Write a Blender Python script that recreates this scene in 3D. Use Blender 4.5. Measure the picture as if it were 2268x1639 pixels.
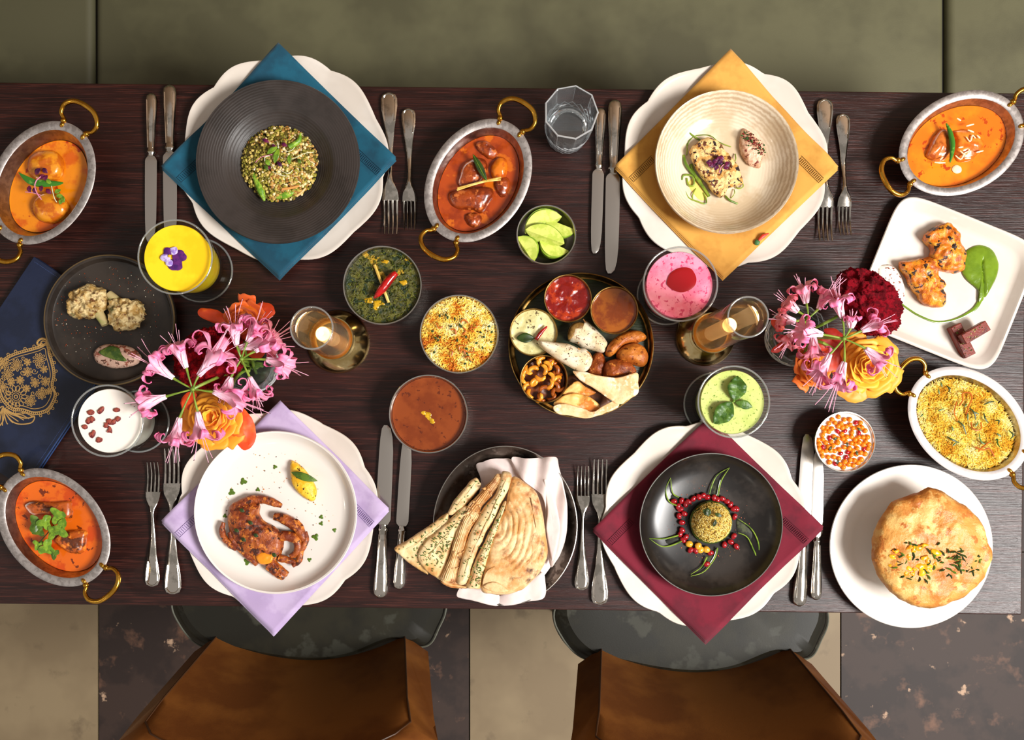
import bpy, bmesh, math, random
from mathutils import Vector, Matrix, Euler, noise
random.seed(7)
for _o in list(bpy.data.objects):
    bpy.data.objects.remove(_o, do_unlink=True)
SC = bpy.context.scene
COL = SC.collection
PI = math.pi
# ---------------------------------------------------------------- camera, world, lights, exposure
TZ = 0.75                       # table top height
D = 1.40                        # camera height over the table
K = 0.00067                     # metres per photo pixel on the table top
CX, CY = 1112.0, 950.0          # photo pixel straight below the camera
cam = bpy.data.cameras.new('camera')
cam_o = bpy.data.objects.new('camera', cam)
COL.objects.link(cam_o)
cam_o.location = (0, 0, TZ + D)
cam.sensor_fit = 'HORIZONTAL'
cam.sensor_width = 36.0
cam.lens = 36.0 * (D / K) / 2268.0
cam.shift_x = (1134.0 - CX) / 2268.0
cam.shift_y = (CY - 819.5) / 2268.0
cam.clip_start = 0.05
SC.camera = cam_o

SC.cycles.transparent_max_bounces = 24
SC.view_settings.view_transform = 'Standard'
SC.view_settings.look = 'None'
SC.view_settings.gamma = 1.0
SC.view_settings.use_curve_mapping = False
SC.view_settings.exposure = 0.16

def lin(c):
    r = []
    for v in c[:3]:
        v = v / 255.0
        r.append(v / 12.92 if v <= 0.04045 else ((v + 0.055) / 1.055) ** 2.4)
    return (r[0], r[1], r[2], 1.0)

world = bpy.data.worlds.new('world')
SC.world = world
world.use_nodes = True
_bg = world.node_tree.nodes['Background']
_bg.inputs[0].default_value = (1.0, 0.93, 0.86, 1)
_bg.inputs[1].default_value = 0.34

def area(name, loc, target, size, power, col, size_y=None):
    l = bpy.data.lights.new(name, 'AREA')
    l.energy = power
    l.color = col
    l.size = size
    if size_y:
        l.shape = 'RECTANGLE'
        l.size_y = size_y
    o = bpy.data.objects.new(name, l)
    COL.objects.link(o)
    o.location = loc
    o.rotation_euler = (Vector(target) - Vector(loc)).to_track_quat('-Z', 'Y').to_euler()
    return o
area('window_light', (2.42, -0.90, TZ + 2.95), (0.10, 0.0, TZ), 1.15, 235, (1.0, 0.975, 0.94))
area('fill_light', (-2.1, 1.7, TZ + 1.9), (-0.3, 0.0, TZ), 0.9, 46, (1.0, 0.82, 0.62))  # unseen lamp added as soft warm fill from the upper left
def sparkle_light(x, y, h, power):  # small unseen lamps added for sparkles in glass and metal
    l = bpy.data.lights.new('sparkle_light', 'POINT'); l.energy = power; l.color = (1.0, 0.88, 0.74); l.shadow_soft_size = 0.045
    o = bpy.data.objects.new('sparkle_light', l); COL.objects.link(o); o.location = (x, y, TZ + h)
for q in ((-2.3, -0.5), (-0.7, 2.3), (1.3, 2.2), (-0.9, -2.6), (3.0, 1.4)):
    sparkle_light(q[0], q[1], 2.1, 9.0)

# ---------------------------------------------------------------- helpers
def W(px, py, h=0.0):
    """photo pixel -> world x, y on the level h above the table top"""
    s = K * (D - h) / D
    return ((px - CX) * s, (CY - py) * s)
def S(h=0.0):
    return K * (D - h) / D
def Z(x0, y0, s):
    def f(*pts):
        return [(x0 + x / s, y0 + y / s) for x, y in pts]
    return f

class MB:
    def __init__(self):
        self.v, self.f, self.c = [], [], []
    def add(self, vf, m=None, col=None):
        v, f = vf[0], vf[1]
        n = len(self.v)
        if m is not None:
            v = [m @ Vector(p) for p in v]
        self.v.extend([tuple(p) for p in v])
        self.f.extend([tuple(i + n for i in q) for q in f])
        if len(vf) > 2 and col is None:
            self.c.extend(vf[2])
        else:
            self.c.extend([col or (1, 1, 1)] * len(v))
        return self

def mesh(name, mb, mat, sharp=0.7):
    me = bpy.data.meshes.new(name)
    me.from_pydata(mb.v, [], mb.f)
    if any(c != (1, 1, 1) for c in mb.c):
        a = me.color_attributes.new('Col', 'FLOAT_COLOR', 'POINT')
        flat = []
        for c in mb.c:
            flat.extend((c[0], c[1], c[2], 1.0))
        a.data.foreach_set('color', flat)
    me.materials.append(mat)
    me.shade_smooth()
    if sharp:
        me.set_sharp_from_angle(angle=sharp)
    me.update()
    return me

def ob(name, mb, mat, parent=None, sharp=0.7, solid=None, sub=0, bev=None, loc=None, kind=None, label=None):
    me = mb if isinstance(mb, bpy.types.Mesh) else mesh(name, mb, mat, sharp)
    o = bpy.data.objects.new(name, me)
    COL.objects.link(o)
    if parent is not None:
        o.parent = parent.o if isinstance(parent, Thing) else parent
    if loc is not None:
        o.location = loc
    if solid:
        md = o.modifiers.new('solid', 'SOLIDIFY'); md.thickness = solid; md.offset = 0
    if bev:
        md = o.modifiers.new('bevel', 'BEVEL'); md.width = bev; md.segments = 3; md.limit_method = 'ANGLE'
    if sub:
        md = o.modifiers.new('sub', 'SUBSURF'); md.levels = sub; md.render_levels = sub
    if kind: o['kind'] = kind
    if label: o['label'] = label
    return o

class Thing:
    """an Empty at the thing's base; px,py is read off the photo on the level hm, the base stands on the level hb"""
    def __init__(s, name, label, cat, px, py, hm=0.0, hb=0.0, group=None):
        o = bpy.data.objects.new(name, None)
        o.empty_display_size = 0.02
        COL.objects.link(o)
        s.x, s.y = W(px, py, hm)
        s.hb = hb
        o.location = (s.x, s.y, TZ + hb)
        o['label'] = label; o['category'] = cat
        if group: o['group'] = group
        s.o = o
    def p(s, px, py, h):
        x, y = W(px, py, h)
        return (x - s.x, y - s.y, h - s.hb)
    def ps(s, pts, h):
        return [s.p(a, b, h)[:2] for a, b in pts]

def copy_thing(root, loc, rz=0.0, label=None):
    r = root.copy(); COL.objects.link(r)
    r.location = loc; r.rotation_euler = (0, 0, rz)
    if label: r['label'] = label
    for ch in [c for c in bpy.data.objects if c.parent == root]:
        c = ch.copy(); COL.objects.link(c); c.parent = r
        for g in [c2 for c2 in bpy.data.objects if c2.parent == ch]:
            d = g.copy(); COL.objects.link(d); d.parent = c
    return r

def piece(name, me, label, cat, group, px, py, h, rz=0.0, sc=1.0, rx=0.0, ry=0.0):
    """a small thing that is one mesh"""
    o = bpy.data.objects.new(name, me); COL.objects.link(o)
    x, y = W(px, py, h)
    o.location = (x, y, TZ + h)
    o.rotation_euler = (rx, ry, rz)
    o.scale = (sc, sc, sc) if not isinstance(sc, tuple) else sc
    o['label'] = label; o['category'] = cat
    if group: o['group'] = group
    return o

# ---- shapes
def lathe(prof, n=64, fx=1.0, fy=1.0, mod=None, ph=0.0):
    v, f, rings = [], [], []
    for (r, z) in prof:
        if r < 1e-6:
            v.append((0, 0, z)); rings.append([len(v) - 1])
        else:
            ring = []
            for i in range(n):
                a = ph + 2 * PI * i / n
                rr, zz = (r, z) if mod is None else mod(a, r, z)
                v.append((rr * math.cos(a) * fx, rr * math.sin(a) * fy, zz)); ring.append(len(v) - 1)
            rings.append(ring)
    for A, B in zip(rings, rings[1:]):
        if len(A) == 1 and len(B) == 1: continue
        for i in range(n):
            j = (i + 1) % n
            if len(A) == 1: f.append((A[0], B[j], B[i]))
            elif len(B) == 1: f.append((A[i], A[j], B[0]))
            else: f.append((A[i], A[j], B[j], B[i]))
    return v, f

def cr(pts, n=48, closed=True):
    """Catmull-Rom resample"""
    P = [Vector(p) for p in pts]; m = len(P); out = []
    segs = m if closed else m - 1
    for k in range(n if closed else n + 1):
        u = k / n * segs
        i = min(int(u), segs - 1); t = u - i
        if closed:
            a, b, c, d = P[(i - 1) % m], P[i % m], P[(i + 1) % m], P[(i + 2) % m]
        else:
            a, b, c, d = P[max(i - 1, 0)], P[i], P[min(i + 1, m - 1)], P[min(i + 2, m - 1)]
        out.append(0.5 * ((2 * b) + (c - a) * t + (2 * a - 5 * b + 4 * c - d) * t * t + (3 * b - a - 3 * c + d) * t ** 3))
    return out

def area_centroid(pts):
    A = cx = cy = 0
    for (x0, y0), (x1, y1) in zip(pts, pts[1:] + pts[:1]):
        w = x0 * y1 - x1 * y0; A += w; cx += (x0 + x1) * w; cy += (y0 + y1) * w
    if abs(A) < 1e-12:
        return (sum(p[0] for p in pts) / len(pts), sum(p[1] for p in pts) / len(pts), 0)
    return cx / (3 * A), cy / (3 * A), A / 2

def nearest_on(spine, p):
    best = None
    for a, b in zip(spine, spine[1:]):
        ab = b - a; t = max(0, min(1, (p - a).dot(ab) / max(ab.length_squared, 1e-12)))
        q = a + ab * t; d = (p - q).length
        if best is None or d < best[0]: best = (d, q)
    return best[1]

def pillow(pts, h, z0=0.0, n=56, rings=9, p=2.0, amp=0.0, nsc=80.0, seed=0.0, spine=None, zf=None, under=0.35, oct=3, closed=True):
    """closed solid with the given outline and a domed top; zf(x,y,s)->extra height"""
    o2 = [(q[0], q[1]) for q in cr([(a, b, 0) for a, b in pts], n)]
    cx, cy, A = area_centroid(o2)
    if A < 0: o2.reverse()
    sp = [Vector((a, b, 0)) for a, b in spine] if spine else None
    c0 = Vector((cx, cy, 0))
    v, f, R = [], [], []
    def nz(x, y, z):
        q = Vector((x * nsc + seed, y * nsc - seed * 0.7, z * nsc + seed * 1.3))
        return noise.fractal(q, 1.0, 2.0, oct)
    levels = []
    for k in range(3):                      # the rounded lower side
        t = k / 3.0
        levels.append((1 - 0.10 * (1 - t) ** 2, under * h * t * 0.9))
    for k in range(rings):
        s = 1 - k / rings
        levels.append((s, h * (under * 0.9 + (1 - under * 0.9) * (max(0, 1 - s ** p)) ** (1 / p))))
    for s, z in levels:
        ring = []
        for (x, y) in o2:
            q = Vector((x, y, 0)); t = nearest_on(sp, q) if sp else c0
            w = t + (q - t) * s
            zz = z
            if amp:
                g = nz(w.x, w.y, zz) * amp
                zz = max(0.0, zz + g * (1.0 if s < 1 else 0.3))
                if s > 0.5 and (q - t).length > 1e-6:
                    w = w + (q - t).normalized() * nz(w.y, w.x, zz + 3) * amp * 0.7
            if zf: zz += zf(w.x, w.y, s)
            v.append((w.x, w.y, z0 + zz)); ring.append(len(v) - 1)
        R.append(ring)
    for Aa, B in zip(R, R[1:]):
        for i in range(n):
            j = (i + 1) % n
            f.append((Aa[i], Aa[j], B[j], B[i]))
    f.append(tuple(reversed(R[0])))
    if sp:
        last = R[-1]
        for i in range(n // 2):
            a, b, c, d = last[i], last[(i + 1) % n], last[(n - 2 - i) % n], last[(n - 1 - i) % n]
            if len({a, b, c, d}) == 4: f.append((a, b, c, d))
    else:
        zc = h + (nz(cx, cy, h) * amp if amp else 0) + (zf(cx, cy, 0) if zf else 0)
        v.append((cx, cy, z0 + zc))
        for i in range(n):
            f.append((R[-1][i], R[-1][(i + 1) % n], len(v) - 1))
    return v, f

def tube(path, rad, n=8, caps=True, flat=1.0):
    P = [Vector(p) for p in path]; m = len(P)
    if not isinstance(rad, (list, tuple)): rad = [rad] * m
    elif len(rad) != m:
        rad = [rad[int(i / (m - 1) * (len(rad) - 1))] * (1 - (i / (m - 1) * (len(rad) - 1)) % 1) + rad[min(len(rad) - 1, int(i / (m - 1) * (len(rad) - 1)) + 1)] * ((i / (m - 1) * (len(rad) - 1)) % 1) for i in range(m)]
    v, f = [], []
    T = []
    for i in range(m):
        t = P[min(i + 1, m - 1)] - P[max(i - 1, 0)]
        T.append(t.normalized() if t.length > 1e-9 else Vector((0, 0, 1)))
    up = Vector((0, 0, 1)) if abs(T[0].z) < 0.9 else Vector((1, 0, 0))
    N = (up - T[0] * up.dot(T[0])).normalized()
    for i in range(m):
        N = (N - T[i] * N.dot(T[i]))
        N = N.normalized() if N.length > 1e-6 else Vector((1, 0, 0))
        B = T[i].cross(N)
        for k in range(n):
            a = 2 * PI * k / n
            v.append(tuple(P[i] + (N * math.cos(a) * flat + B * math.sin(a)) * rad[i]))
    for i in range(m - 1):
        for k in range(n):
            j = (k + 1) % n
            f.append((i * n + k, i * n + j, (i + 1) * n + j, (i + 1) * n + k))
    if caps:
        f.append(tuple(reversed(range(n)))); f.append(tuple(range((m - 1) * n, m * n)))
    return v, f

def ball(r=1.0, seg=8, rings=6, sx=1, sy=1, sz=1):
    prof = [(0 if i in (0, rings) else r * math.sin(PI * i / rings), -r * math.cos(PI * i / rings)) for i in range(rings + 1)]
    v, f = lathe(prof, seg)
    return [(a * sx, b * sy, c * sz) for a, b, c in v], f

def ico(r, sub, fn=None):
    bm = bmesh.new(); bmesh.ops.create_icosphere(bm, subdivisions=sub, radius=1.0)
    v = []
    for q in bm.verts:
        d = q.co.normalized(); k = fn(d) if fn else 1.0
        v.append(tuple(d * r * k))
    bm.verts.index_update()
    f = [tuple(x.index for x in q.verts) for q in bm.faces]
    bm.free()
    return v, f

def box(sx, sy, sz, c=(0, 0, 0)):
    v = [(c[0] + a * sx / 2, c[1] + b * sy / 2, c[2] + d * sz / 2) for d in (-1, 1) for a, b in ((-1, -1), (1, -1), (1, 1), (-1, 1))]
    return v, [(3, 2, 1, 0), (4, 5, 6, 7), (0, 1, 5, 4), (1, 2, 6, 5), (2, 3, 7, 6), (3, 0, 4, 7)]

def grid(nu, nv, fn, closed=False):
    v = [fn(i / nu, j / nv) for i in range(nu + 1) for j in range(nv + 1)]
    f = [(i * (nv + 1) + j, (i + 1) * (nv + 1) + j, (i + 1) * (nv + 1) + j + 1, i * (nv + 1) + j + 1) for i in range(nu) for j in range(nv)]
    return v, f

def leaf(L, Wd, bend=0.2, nu=8, curl=0.15, point=1.0, twist=0.0, wav=0.0):
    """leaf blade along +x, centred crease"""
    def fn(u, v):
        w = Wd * (math.sin(PI * min(1, u ** point)) ** 0.8) * 0.5 if 0 < u < 1 else 0.0
        s = (v - 0.5) * 2
        x = u * L
        y = s * w + twist * math.sin(u * PI) * L
        z = bend * L * math.sin(u * PI) + curl * abs(s) * w + wav * math.sin(u * 22) * abs(s) * w
        return (x, y, z)
    return grid(nu, 4, fn)

def lobed(r, n=5, depth=0.35, seed=0):
    """outline of a lobed herb leaf"""
    rr = random.Random(seed); out = []
    m = n * 6
    for i in range(m):
        a = 2 * PI * i / m
        k = 1 - depth * (0.5 - 0.5 * math.cos(a * n)) + rr.uniform(-0.07, 0.07)
        out.append((r * k * math.cos(a), r * k * math.sin(a)))
    return out

def TRS(loc=(0, 0, 0), rot=(0, 0, 0), sc=(1, 1, 1)):
    if not isinstance(sc, tuple): sc = (sc, sc, sc)
    return Matrix.LocRotScale(Vector(loc), Euler(rot), Vector(sc))
def one(vf, col=None):
    return MB().add(vf, None, col)

# ---------------------------------------------------------------- materials
def mat(name, base, rough=0.5, metal=0.0, c2=None, sc=20.0, lo=0.4, hi=0.6, c3=None, sc3=60.0, lo3=0.55, hi3=0.62,
        c4=None, sc4=150.0, lo4=0.6, hi4=0.65, bump=0.0, bsc=200.0, bdist=0.001, coat=0.0, trans=0.0, ior=1.45, sss=0.0, vc=False, st=(1, 1, 1),
        sheen=0.0, spec=0.5, emis=None, det=4.0, rvar=0.0, alpha=1.0, vor=False, voff=0.0):
    m = bpy.data.materials.new(name); m.use_nodes = True
    nt = m.node_tree; N = nt.nodes; L = nt.links
    b = N['Principled BSDF']
    b.inputs['Roughness'].default_value = rough
    b.inputs['Metallic'].default_value = metal
    b.inputs['IOR'].default_value = ior
    b.inputs['Coat Weight'].default_value = coat
    b.inputs['Coat Roughness'].default_value = 0.12
    b.inputs['Transmission Weight'].default_value = trans
    b.inputs['Specular IOR Level'].default_value = spec
    if sss:
        b.inputs['Subsurface Weight'].default_value = sss
        b.inputs['Subsurface Radius'].default_value = (0.004, 0.002, 0.001)
        b.inputs['Subsurface Scale'].default_value = 0.5
    if sheen: b.inputs['Sheen Weight'].default_value = sheen
    if emis:
        b.inputs['Emission Color'].default_value = lin(emis[0]); b.inputs['Emission Strength'].default_value = emis[1]
    tc = N.new('ShaderNodeTexCoord'); mp = N.new('ShaderNodeMapping'); mp.inputs['Scale'].default_value = st
    L.new(tc.outputs['Object'], mp.inputs['Vector'])
    def nz(scale, d=det, off=0.0):
        t = N.new('ShaderNodeTexNoise'); t.inputs['Scale'].default_value = scale; t.inputs['Detail'].default_value = d
        t.inputs['Roughness'].default_value = 0.6
        if off:
            m2 = N.new('ShaderNodeMapping'); m2.inputs['Location'].default_value = (off, off * 0.7, off * 1.3)
            L.new(mp.outputs[0], m2.inputs[0]); L.new(m2.outputs[0], t.inputs['Vector'])
        else: L.new(mp.outputs[0], t.inputs['Vector'])
        return t
    if vc:
        at = N.new('ShaderNodeAttribute'); at.attribute_name = 'Col'; col = at.outputs['Color']
    else:
        rgb = N.new('ShaderNodeRGB'); rgb.outputs[0].default_value = lin(base); col = rgb.outputs[0]
    k = 0
    for cc, s_, l_, h_ in ((c2, sc, lo, hi), (c3, sc3, lo3, hi3), (c4, sc4, lo4, hi4)):
        k += 1
        if cc is None: continue
        t = nz(s_, off=3.1 * k + voff); r = N.new('ShaderNodeMapRange')
        r.inputs['From Min'].default_value = .5 + (l_ - .5) * .62; r.inputs['From Max'].default_value = .5 + (h_ - .5) * .62; r.clamp = True
        L.new(t.outputs[0], r.inputs['Value'])
        mx = N.new('ShaderNodeMix'); mx.data_type = 'RGBA'
        L.new(r.outputs[0], mx.inputs[0]); L.new(col, mx.inputs[6]); mx.inputs[7].default_value = lin(cc)
        col = mx.outputs[2]
    L.new(col, b.inputs['Base Color'])
    if rvar:
        t = nz(30.0, off=9.0); r = N.new('ShaderNodeMapRange'); L.new(t.outputs[0], r.inputs['Value'])
        r.inputs['From Min'].default_value = 0.3; r.inputs['From Max'].default_value = 0.7
        r.inputs['To Min'].default_value = max(0.02, rough - rvar); r.inputs['To Max'].default_value = rough + rvar
        L.new(r.outputs[0], b.inputs['Roughness'])
    if bump:
        if vor:
            t = N.new('ShaderNodeTexVoronoi'); t.inputs['Scale'].default_value = bsc; L.new(mp.outputs[0], t.inputs['Vector'])
        else: t = nz(bsc, 5.0)
        bp = N.new('ShaderNodeBump'); bp.inputs['Strength'].default_value = bump; bp.inputs['Distance'].default_value = bdist
        L.new(t.outputs[0], bp.inputs['Height']); L.new(bp.outputs[0], b.inputs['Normal'])
    return m

def clear_glass(name, tint, ior=1.5, extra=0.03, rough=0.0, milk=0.0, edge=.55):
    """thin clear glass: light passes straight through, the surface mirrors by Fresnel"""
    m = bpy.data.materials.new(name); m.use_nodes = True
    nt = m.node_tree; N = nt.nodes; L = nt.links; N.remove(N['Principled BSDF']); out = N['Material Output']
    tr = N.new('ShaderNodeBsdfTransparent'); tr.inputs[0].default_value = lin(tint)
    gl = N.new('ShaderNodeBsdfGlossy'); gl.inputs['Roughness'].default_value = rough
    fr = N.new('ShaderNodeLayerWeight'); fr.inputs['Blend'].default_value = .5
    pw = N.new('ShaderNodeMath'); pw.operation = 'POWER'; pw.inputs[1].default_value = 6.0; L.new(fr.outputs['Facing'], pw.inputs[0])
    ad = N.new('ShaderNodeMath'); ad.operation = 'MULTIPLY_ADD'; ad.inputs[1].default_value = edge; ad.inputs[2].default_value = .04 + extra
    if milk:
        df = N.new('ShaderNodeBsdfDiffuse'); df.inputs[0].default_value = lin((250, 250, 250)); m2 = N.new('ShaderNodeMixShader'); m2.inputs[0].default_value = milk
        L.new(tr.outputs[0], m2.inputs[1]); L.new(df.outputs[0], m2.inputs[2]); tr = m2
    mx = N.new('ShaderNodeMixShader')
    L.new(pw.outputs[0], ad.inputs[0]); L.new(ad.outputs[0], mx.inputs[0]); L.new(tr.outputs[0], mx.inputs[1]); L.new(gl.outputs[0], mx.inputs[2])
    L.new(mx.outputs[0], out.inputs['Surface'])
    return m
def c3(r, g, b):
    return lin((r, g, b))[:3]
# ---------------------------------------------------------------- shared materials
M = {}
M['wood'] = mat('dark stained oak', (45, 19, 15), 0.33, c2=(29, 12, 10), sc=9, lo=.36, hi=.68, c3=(64, 30, 24), sc3=30, lo3=.56, hi3=.72,
                bump=0.5, bsc=34, bdist=0.0012, st=(0.5, 14, 14), spec=0.45)
M['edge'] = mat('table edge highlight', (96, 60, 34), 0.5, c2=(50, 24, 18), sc=60, lo=.4, hi=.55)  # lighter brown paints the highlight line along the table edge
M['green_leather'] = mat('olive leather', (96, 93, 68), 0.5, c2=(80, 77, 56), sc=5, lo=.35, hi=.65, bump=0.25, bsc=420, bdist=0.0006)
M['seam_dark'] = mat('dark seam', (26, 24, 16), 0.6)
M['tan_leather'] = mat('tan leather', (136, 82, 34), 0.42, c2=(108, 60, 24), sc=7, lo=.35, hi=.65, bump=0.3, bsc=380, bdist=0.0006)
M['black_leather'] = mat('black leather', (38, 35, 24), 0.5, spec=.3, c2=(28, 26, 19), sc=8, lo=.4, hi=.6, c3=(54, 53, 44), sc3=14, lo3=.62, hi3=.7, bump=0.2, bsc=420, bdist=0.0004)
M['thread_grey'] = mat('grey piping', (84, 84, 72), 0.6)
M['cream_tile'] = mat('cream marble', (136, 118, 90), 0.6, c2=(124, 106, 80), sc=4, lo=.35, hi=.6, c3=(104, 88, 66), sc3=16, lo3=.66, hi3=.95)
M['brown_tile'] = mat('brown marble', (50, 34, 27), 0.62, c2=(36, 22, 17), sc=9, lo=.4, hi=.55, c3=(104, 72, 54), sc3=15, lo3=.62, hi3=.84, c4=(176, 144, 118), sc4=19, lo4=.76, hi4=.84)
M['grout'] = mat('floor grout', (60, 52, 42), 0.8)
M['ceramic'] = mat('white glazed ceramic', (222, 213, 203), 0.12, coat=0.3, c2=(214, 203, 191), sc=9, lo=.4, hi=.65)
M['white_china'] = mat('white china', (226, 219, 211), 0.12, coat=0.3)
M['silver'] = mat('polished silver', (214, 206, 196), 0.12, 1.0, c2=(180, 174, 164), sc=60, lo=.45, hi=.6, rvar=0.05)
M['steel'] = mat('brushed steel', (190, 184, 176), 0.26, 1.0)
M['tin'] = mat('hammered tin', (176, 168, 160), 0.30, 1.0, c2=(150, 142, 136), sc=120, lo=.4, hi=.6, bump=0.35, bsc=260, bdist=0.0006)
M['tin_rim'] = mat('matt tin rim', (150, 142, 138), 0.50, 0.75, c2=(176, 168, 164), sc=160, lo=.4, hi=.6, bump=0.3, bsc=500, bdist=0.0004)
M['white_rim'] = mat('pale enamel rim', (214, 208, 204), 0.35, 0.2, c2=(190, 184, 184), sc=30, lo=.45, hi=.7)
M['brass'] = mat('polished brass', (214, 160, 62), 0.20, 1.0, c2=(190, 134, 44), sc=50, lo=.4, hi=.6)
M['brass_pale'] = mat('pale brass', (222, 198, 144), 0.13, 1.0, c2=(200, 172, 112), sc=30, lo=.4, hi=.6)
M['brass_old'] = mat('dull brass', (168, 136, 78), 0.34, 1.0, c2=(132, 100, 50), sc=60, lo=.4, hi=.6)
M['glass'] = clear_glass('clear glass', (244, 246, 244), 1.4, .02)
M['glass_cut'] = clear_glass('cut glass', (246, 248, 246), 1.45, -.02, .05, milk=.0, edge=.35)
M['glass_rim'] = clear_glass('thick glass rim', (226, 230, 228), 1.5, .12, .06, milk=.14, edge=.8)
M['crystal'] = clear_glass('crystal', (236, 240, 242), 1.7, .06, .08, milk=.05, edge=.95)
M['black_stone'] = mat('matt black stoneware', (54, 48, 45), 0.42, c2=(44, 39, 36), sc=20, lo=.4, hi=.6, bump=0.2, bsc=300, bdist=0.0005)
M['black_plate'] = mat('satin black plate', (30, 27, 25), 0.22, c2=(54, 46, 40), sc=14, lo=.5, hi=.7)
M['iron'] = mat('dark iron', (120, 112, 104), 0.34, 1.0, c2=(84, 76, 70), sc=26, lo=.4, hi=.6, c3=(150, 144, 136), sc3=50, lo3=.6, hi3=.7)
GR = {}

# ---------------------------------------------------------------- room
def struct(name, mb, m, sharp=0.7):
    o = ob(name, mb, m, sharp=sharp); o['kind'] = 'structure'; return o
tl = 822 * K * (D + TZ) / D
fx0 = W(218, 0, -TZ)[0]
floor = struct('floor', one(box(8 * tl, 7 * tl, 0.06, (fx0, 0, -0.036))), M['grout'])
tile_me = {}
for key in ('cream_tile', 'brown_tile'):
    tile_me[key] = mesh('tile', one(box(tl - 0.003, tl - 0.003, 0.012)), M[key])
fy0 = W(0, 1339, -TZ)[1] + 0.12
for i in range(-3, 4):
    for j in range(-2, 3):
        t = ob('tile', tile_me['brown_tile' if i % 2 == 0 else 'cream_tile'], None, floor,
               loc=(fx0 + (i + 0.5) * tl, fy0 + (j - 0.5) * tl, -0.006 + 0.0004 * ((i * 7 + j * 3) % 3)))
        t.rotation_euler = (0, 0, PI / 2 * ((i * 3 + j) % 4))
wy = W(0, 0, 0.2)[1] + 0.42
struct('wall_back', one(box(8 * tl, 0.1, 3.2, (fx0, wy + 0.30, 1.6))), mat('warm plaster', (120, 96, 72), 0.8))

# banquette: olive cushions
bq = Thing('banquette', 'long olive green leather bench running behind the table', 'bench', 1134, 90, -0.28, -TZ)
def rbox(x0, x1, y0, y1, z0, z1, r, n=6):
    """soft block, domed a little on top"""
    def fn(a):
        return a
    mb = MB(); nx, ny = 26, 16
    def prof(u):
        return u
    cx, cy, hx, hy = (x0 + x1) / 2, (y0 + y1) / 2, (x1 - x0) / 2, (y1 - y0) / 2
    v, f, R = [], [], []
    outl = []
    for k in range(4):
        sx, sy = ((1, 1), (-1, 1), (-1, -1), (1, -1))[k]
        for i in range(n + 1):
            a = PI / 2 * (k + i / n)
            outl.append((cx + sx * (hx - r) + r * math.cos(a), cy + sy * (hy - r) + r * math.sin(a), sx, sy))
    lv = [(0, z0 + r), (0, z1 - r)]
    for i in range(1, 6):
        a = PI / 2 * i / 5
        lv.append((r * (1 - math.cos(a)), z1 - r + r * math.sin(a)))
    lv = [(r * 0.6, z0), (0, z0 + r * 0.6)] + lv[1:]
    for ins, z in lv:
        ring = []
        for (x, y, sx, sy) in outl:
            v.append((x - sx * ins * abs(math.cos(math.atan2(y - cy - sy * (hy - r), x - cx - sx * (hx - r)))) if r > 0 else x,
                      y - sy * ins * abs(math.sin(math.atan2(y - cy - sy * (hy - r), x - cx - sx * (hx - r)))), z))
            ring.append(len(v) - 1)
        R.append(ring)
    m = len(outl)
    for A, B in zip(R, R[1:]):
        for i in range(m):
            f.append((A[i], A[(i + 1) % m], B[(i + 1) % m], B[i]))
    f.append(tuple(reversed(R[0])))
    # domed top
    for k in range(1, 5):
        s = 1 - k / 5
        ring = []
        for i in R[len(lv) - 1]:
            x, y, z = v[i]; q = 1 - s * s
            v.append((cx + (x - cx) * s, cy + (y - cy) * s, z1 + 0.006 * q)); ring.append(len(v) - 1)
        for i in range(m):
            P = R[-1]; f.append((P[i], P[(i + 1) % m], ring[(i + 1) % m], ring[i]))
        R.append(ring)
    v.append((cx, cy, z1 + 0.007)); c = len(v) - 1
    for i in range(m): f.append((R[-1][i], R[-1][(i + 1) % m], c))
    return v, f
by0, by1 = W(0, 300, -0.28)[1], wy + 0.05
def bx(px): return W(px, 0, -0.28)[0] - bq.x
for a, b in ((-1690, 205), (210, 2093), (2099, 3990)):
    ob('seat_cushion', one(rbox(bx(a), bx(b), by0 - bq.y, by1 - bq.y, 0.30, 0.47, 0.014)), M['green_leather'], bq)
    ob('back_cushion', one(box(bx(b) - bx(a), 0.14, 0.44, ((bx(a) + bx(b)) / 2, wy + 0.13 - bq.y, 0.70))), M['green_leather'], bq, bev=0.02)
ob('base', one(box(bx(3990) - bx(-1690), by1 - by0 - 0.04, 0.29, ((bx(3990) + bx(-1690)) / 2, (by0 + by1) / 2 - bq.y, 0.15))), M['seam_dark'], bq)
for a, b in ((202, 212), (2091, 2101)):
    ob('seam_piping', one(box((bx(b) - bx(a)) * .6, by1 - by0 - 0.03, 0.006, ((bx(a) + bx(b)) / 2, (by0 + by1) / 2 - bq.y, 0.452))), M['seam_dark'], bq)

# table
TH = -0.0107
tb = Thing('dining_table', 'dark stained oak dining table covered with dishes', 'table', 1134, 772, 0, -TZ)
tb.o.rotation_euler = (0, 0, TH)
xr = (2269 - 1134) * K / math.cos(TH); xl = -1.55
hw = 1155 * K / 2
ob('tabletop', one(box(xr - xl, 2 * hw, 0.036, ((xr + xl) / 2, 0, TZ - 0.018))), M['wood'], tb, bev=0.0016)
ob('edge_band', one(box(xr - xl + 0.0016, 2 * hw + 0.0024, 0.02, ((xr + xl) / 2, 0, TZ - 0.045))), M['edge'], tb)
for sx in (xl + 0.10, xr - 0.10):
    ob('leg', one(box(0.09, 0.09, TZ - 0.055, (sx, 0, (TZ - 0.055) / 2))), M['wood'], tb, bev=0.004)
    ob('foot', one(box(0.07, 0.52, 0.03, (sx, 0, 0.015))), M['wood'], tb, bev=0.004)

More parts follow.
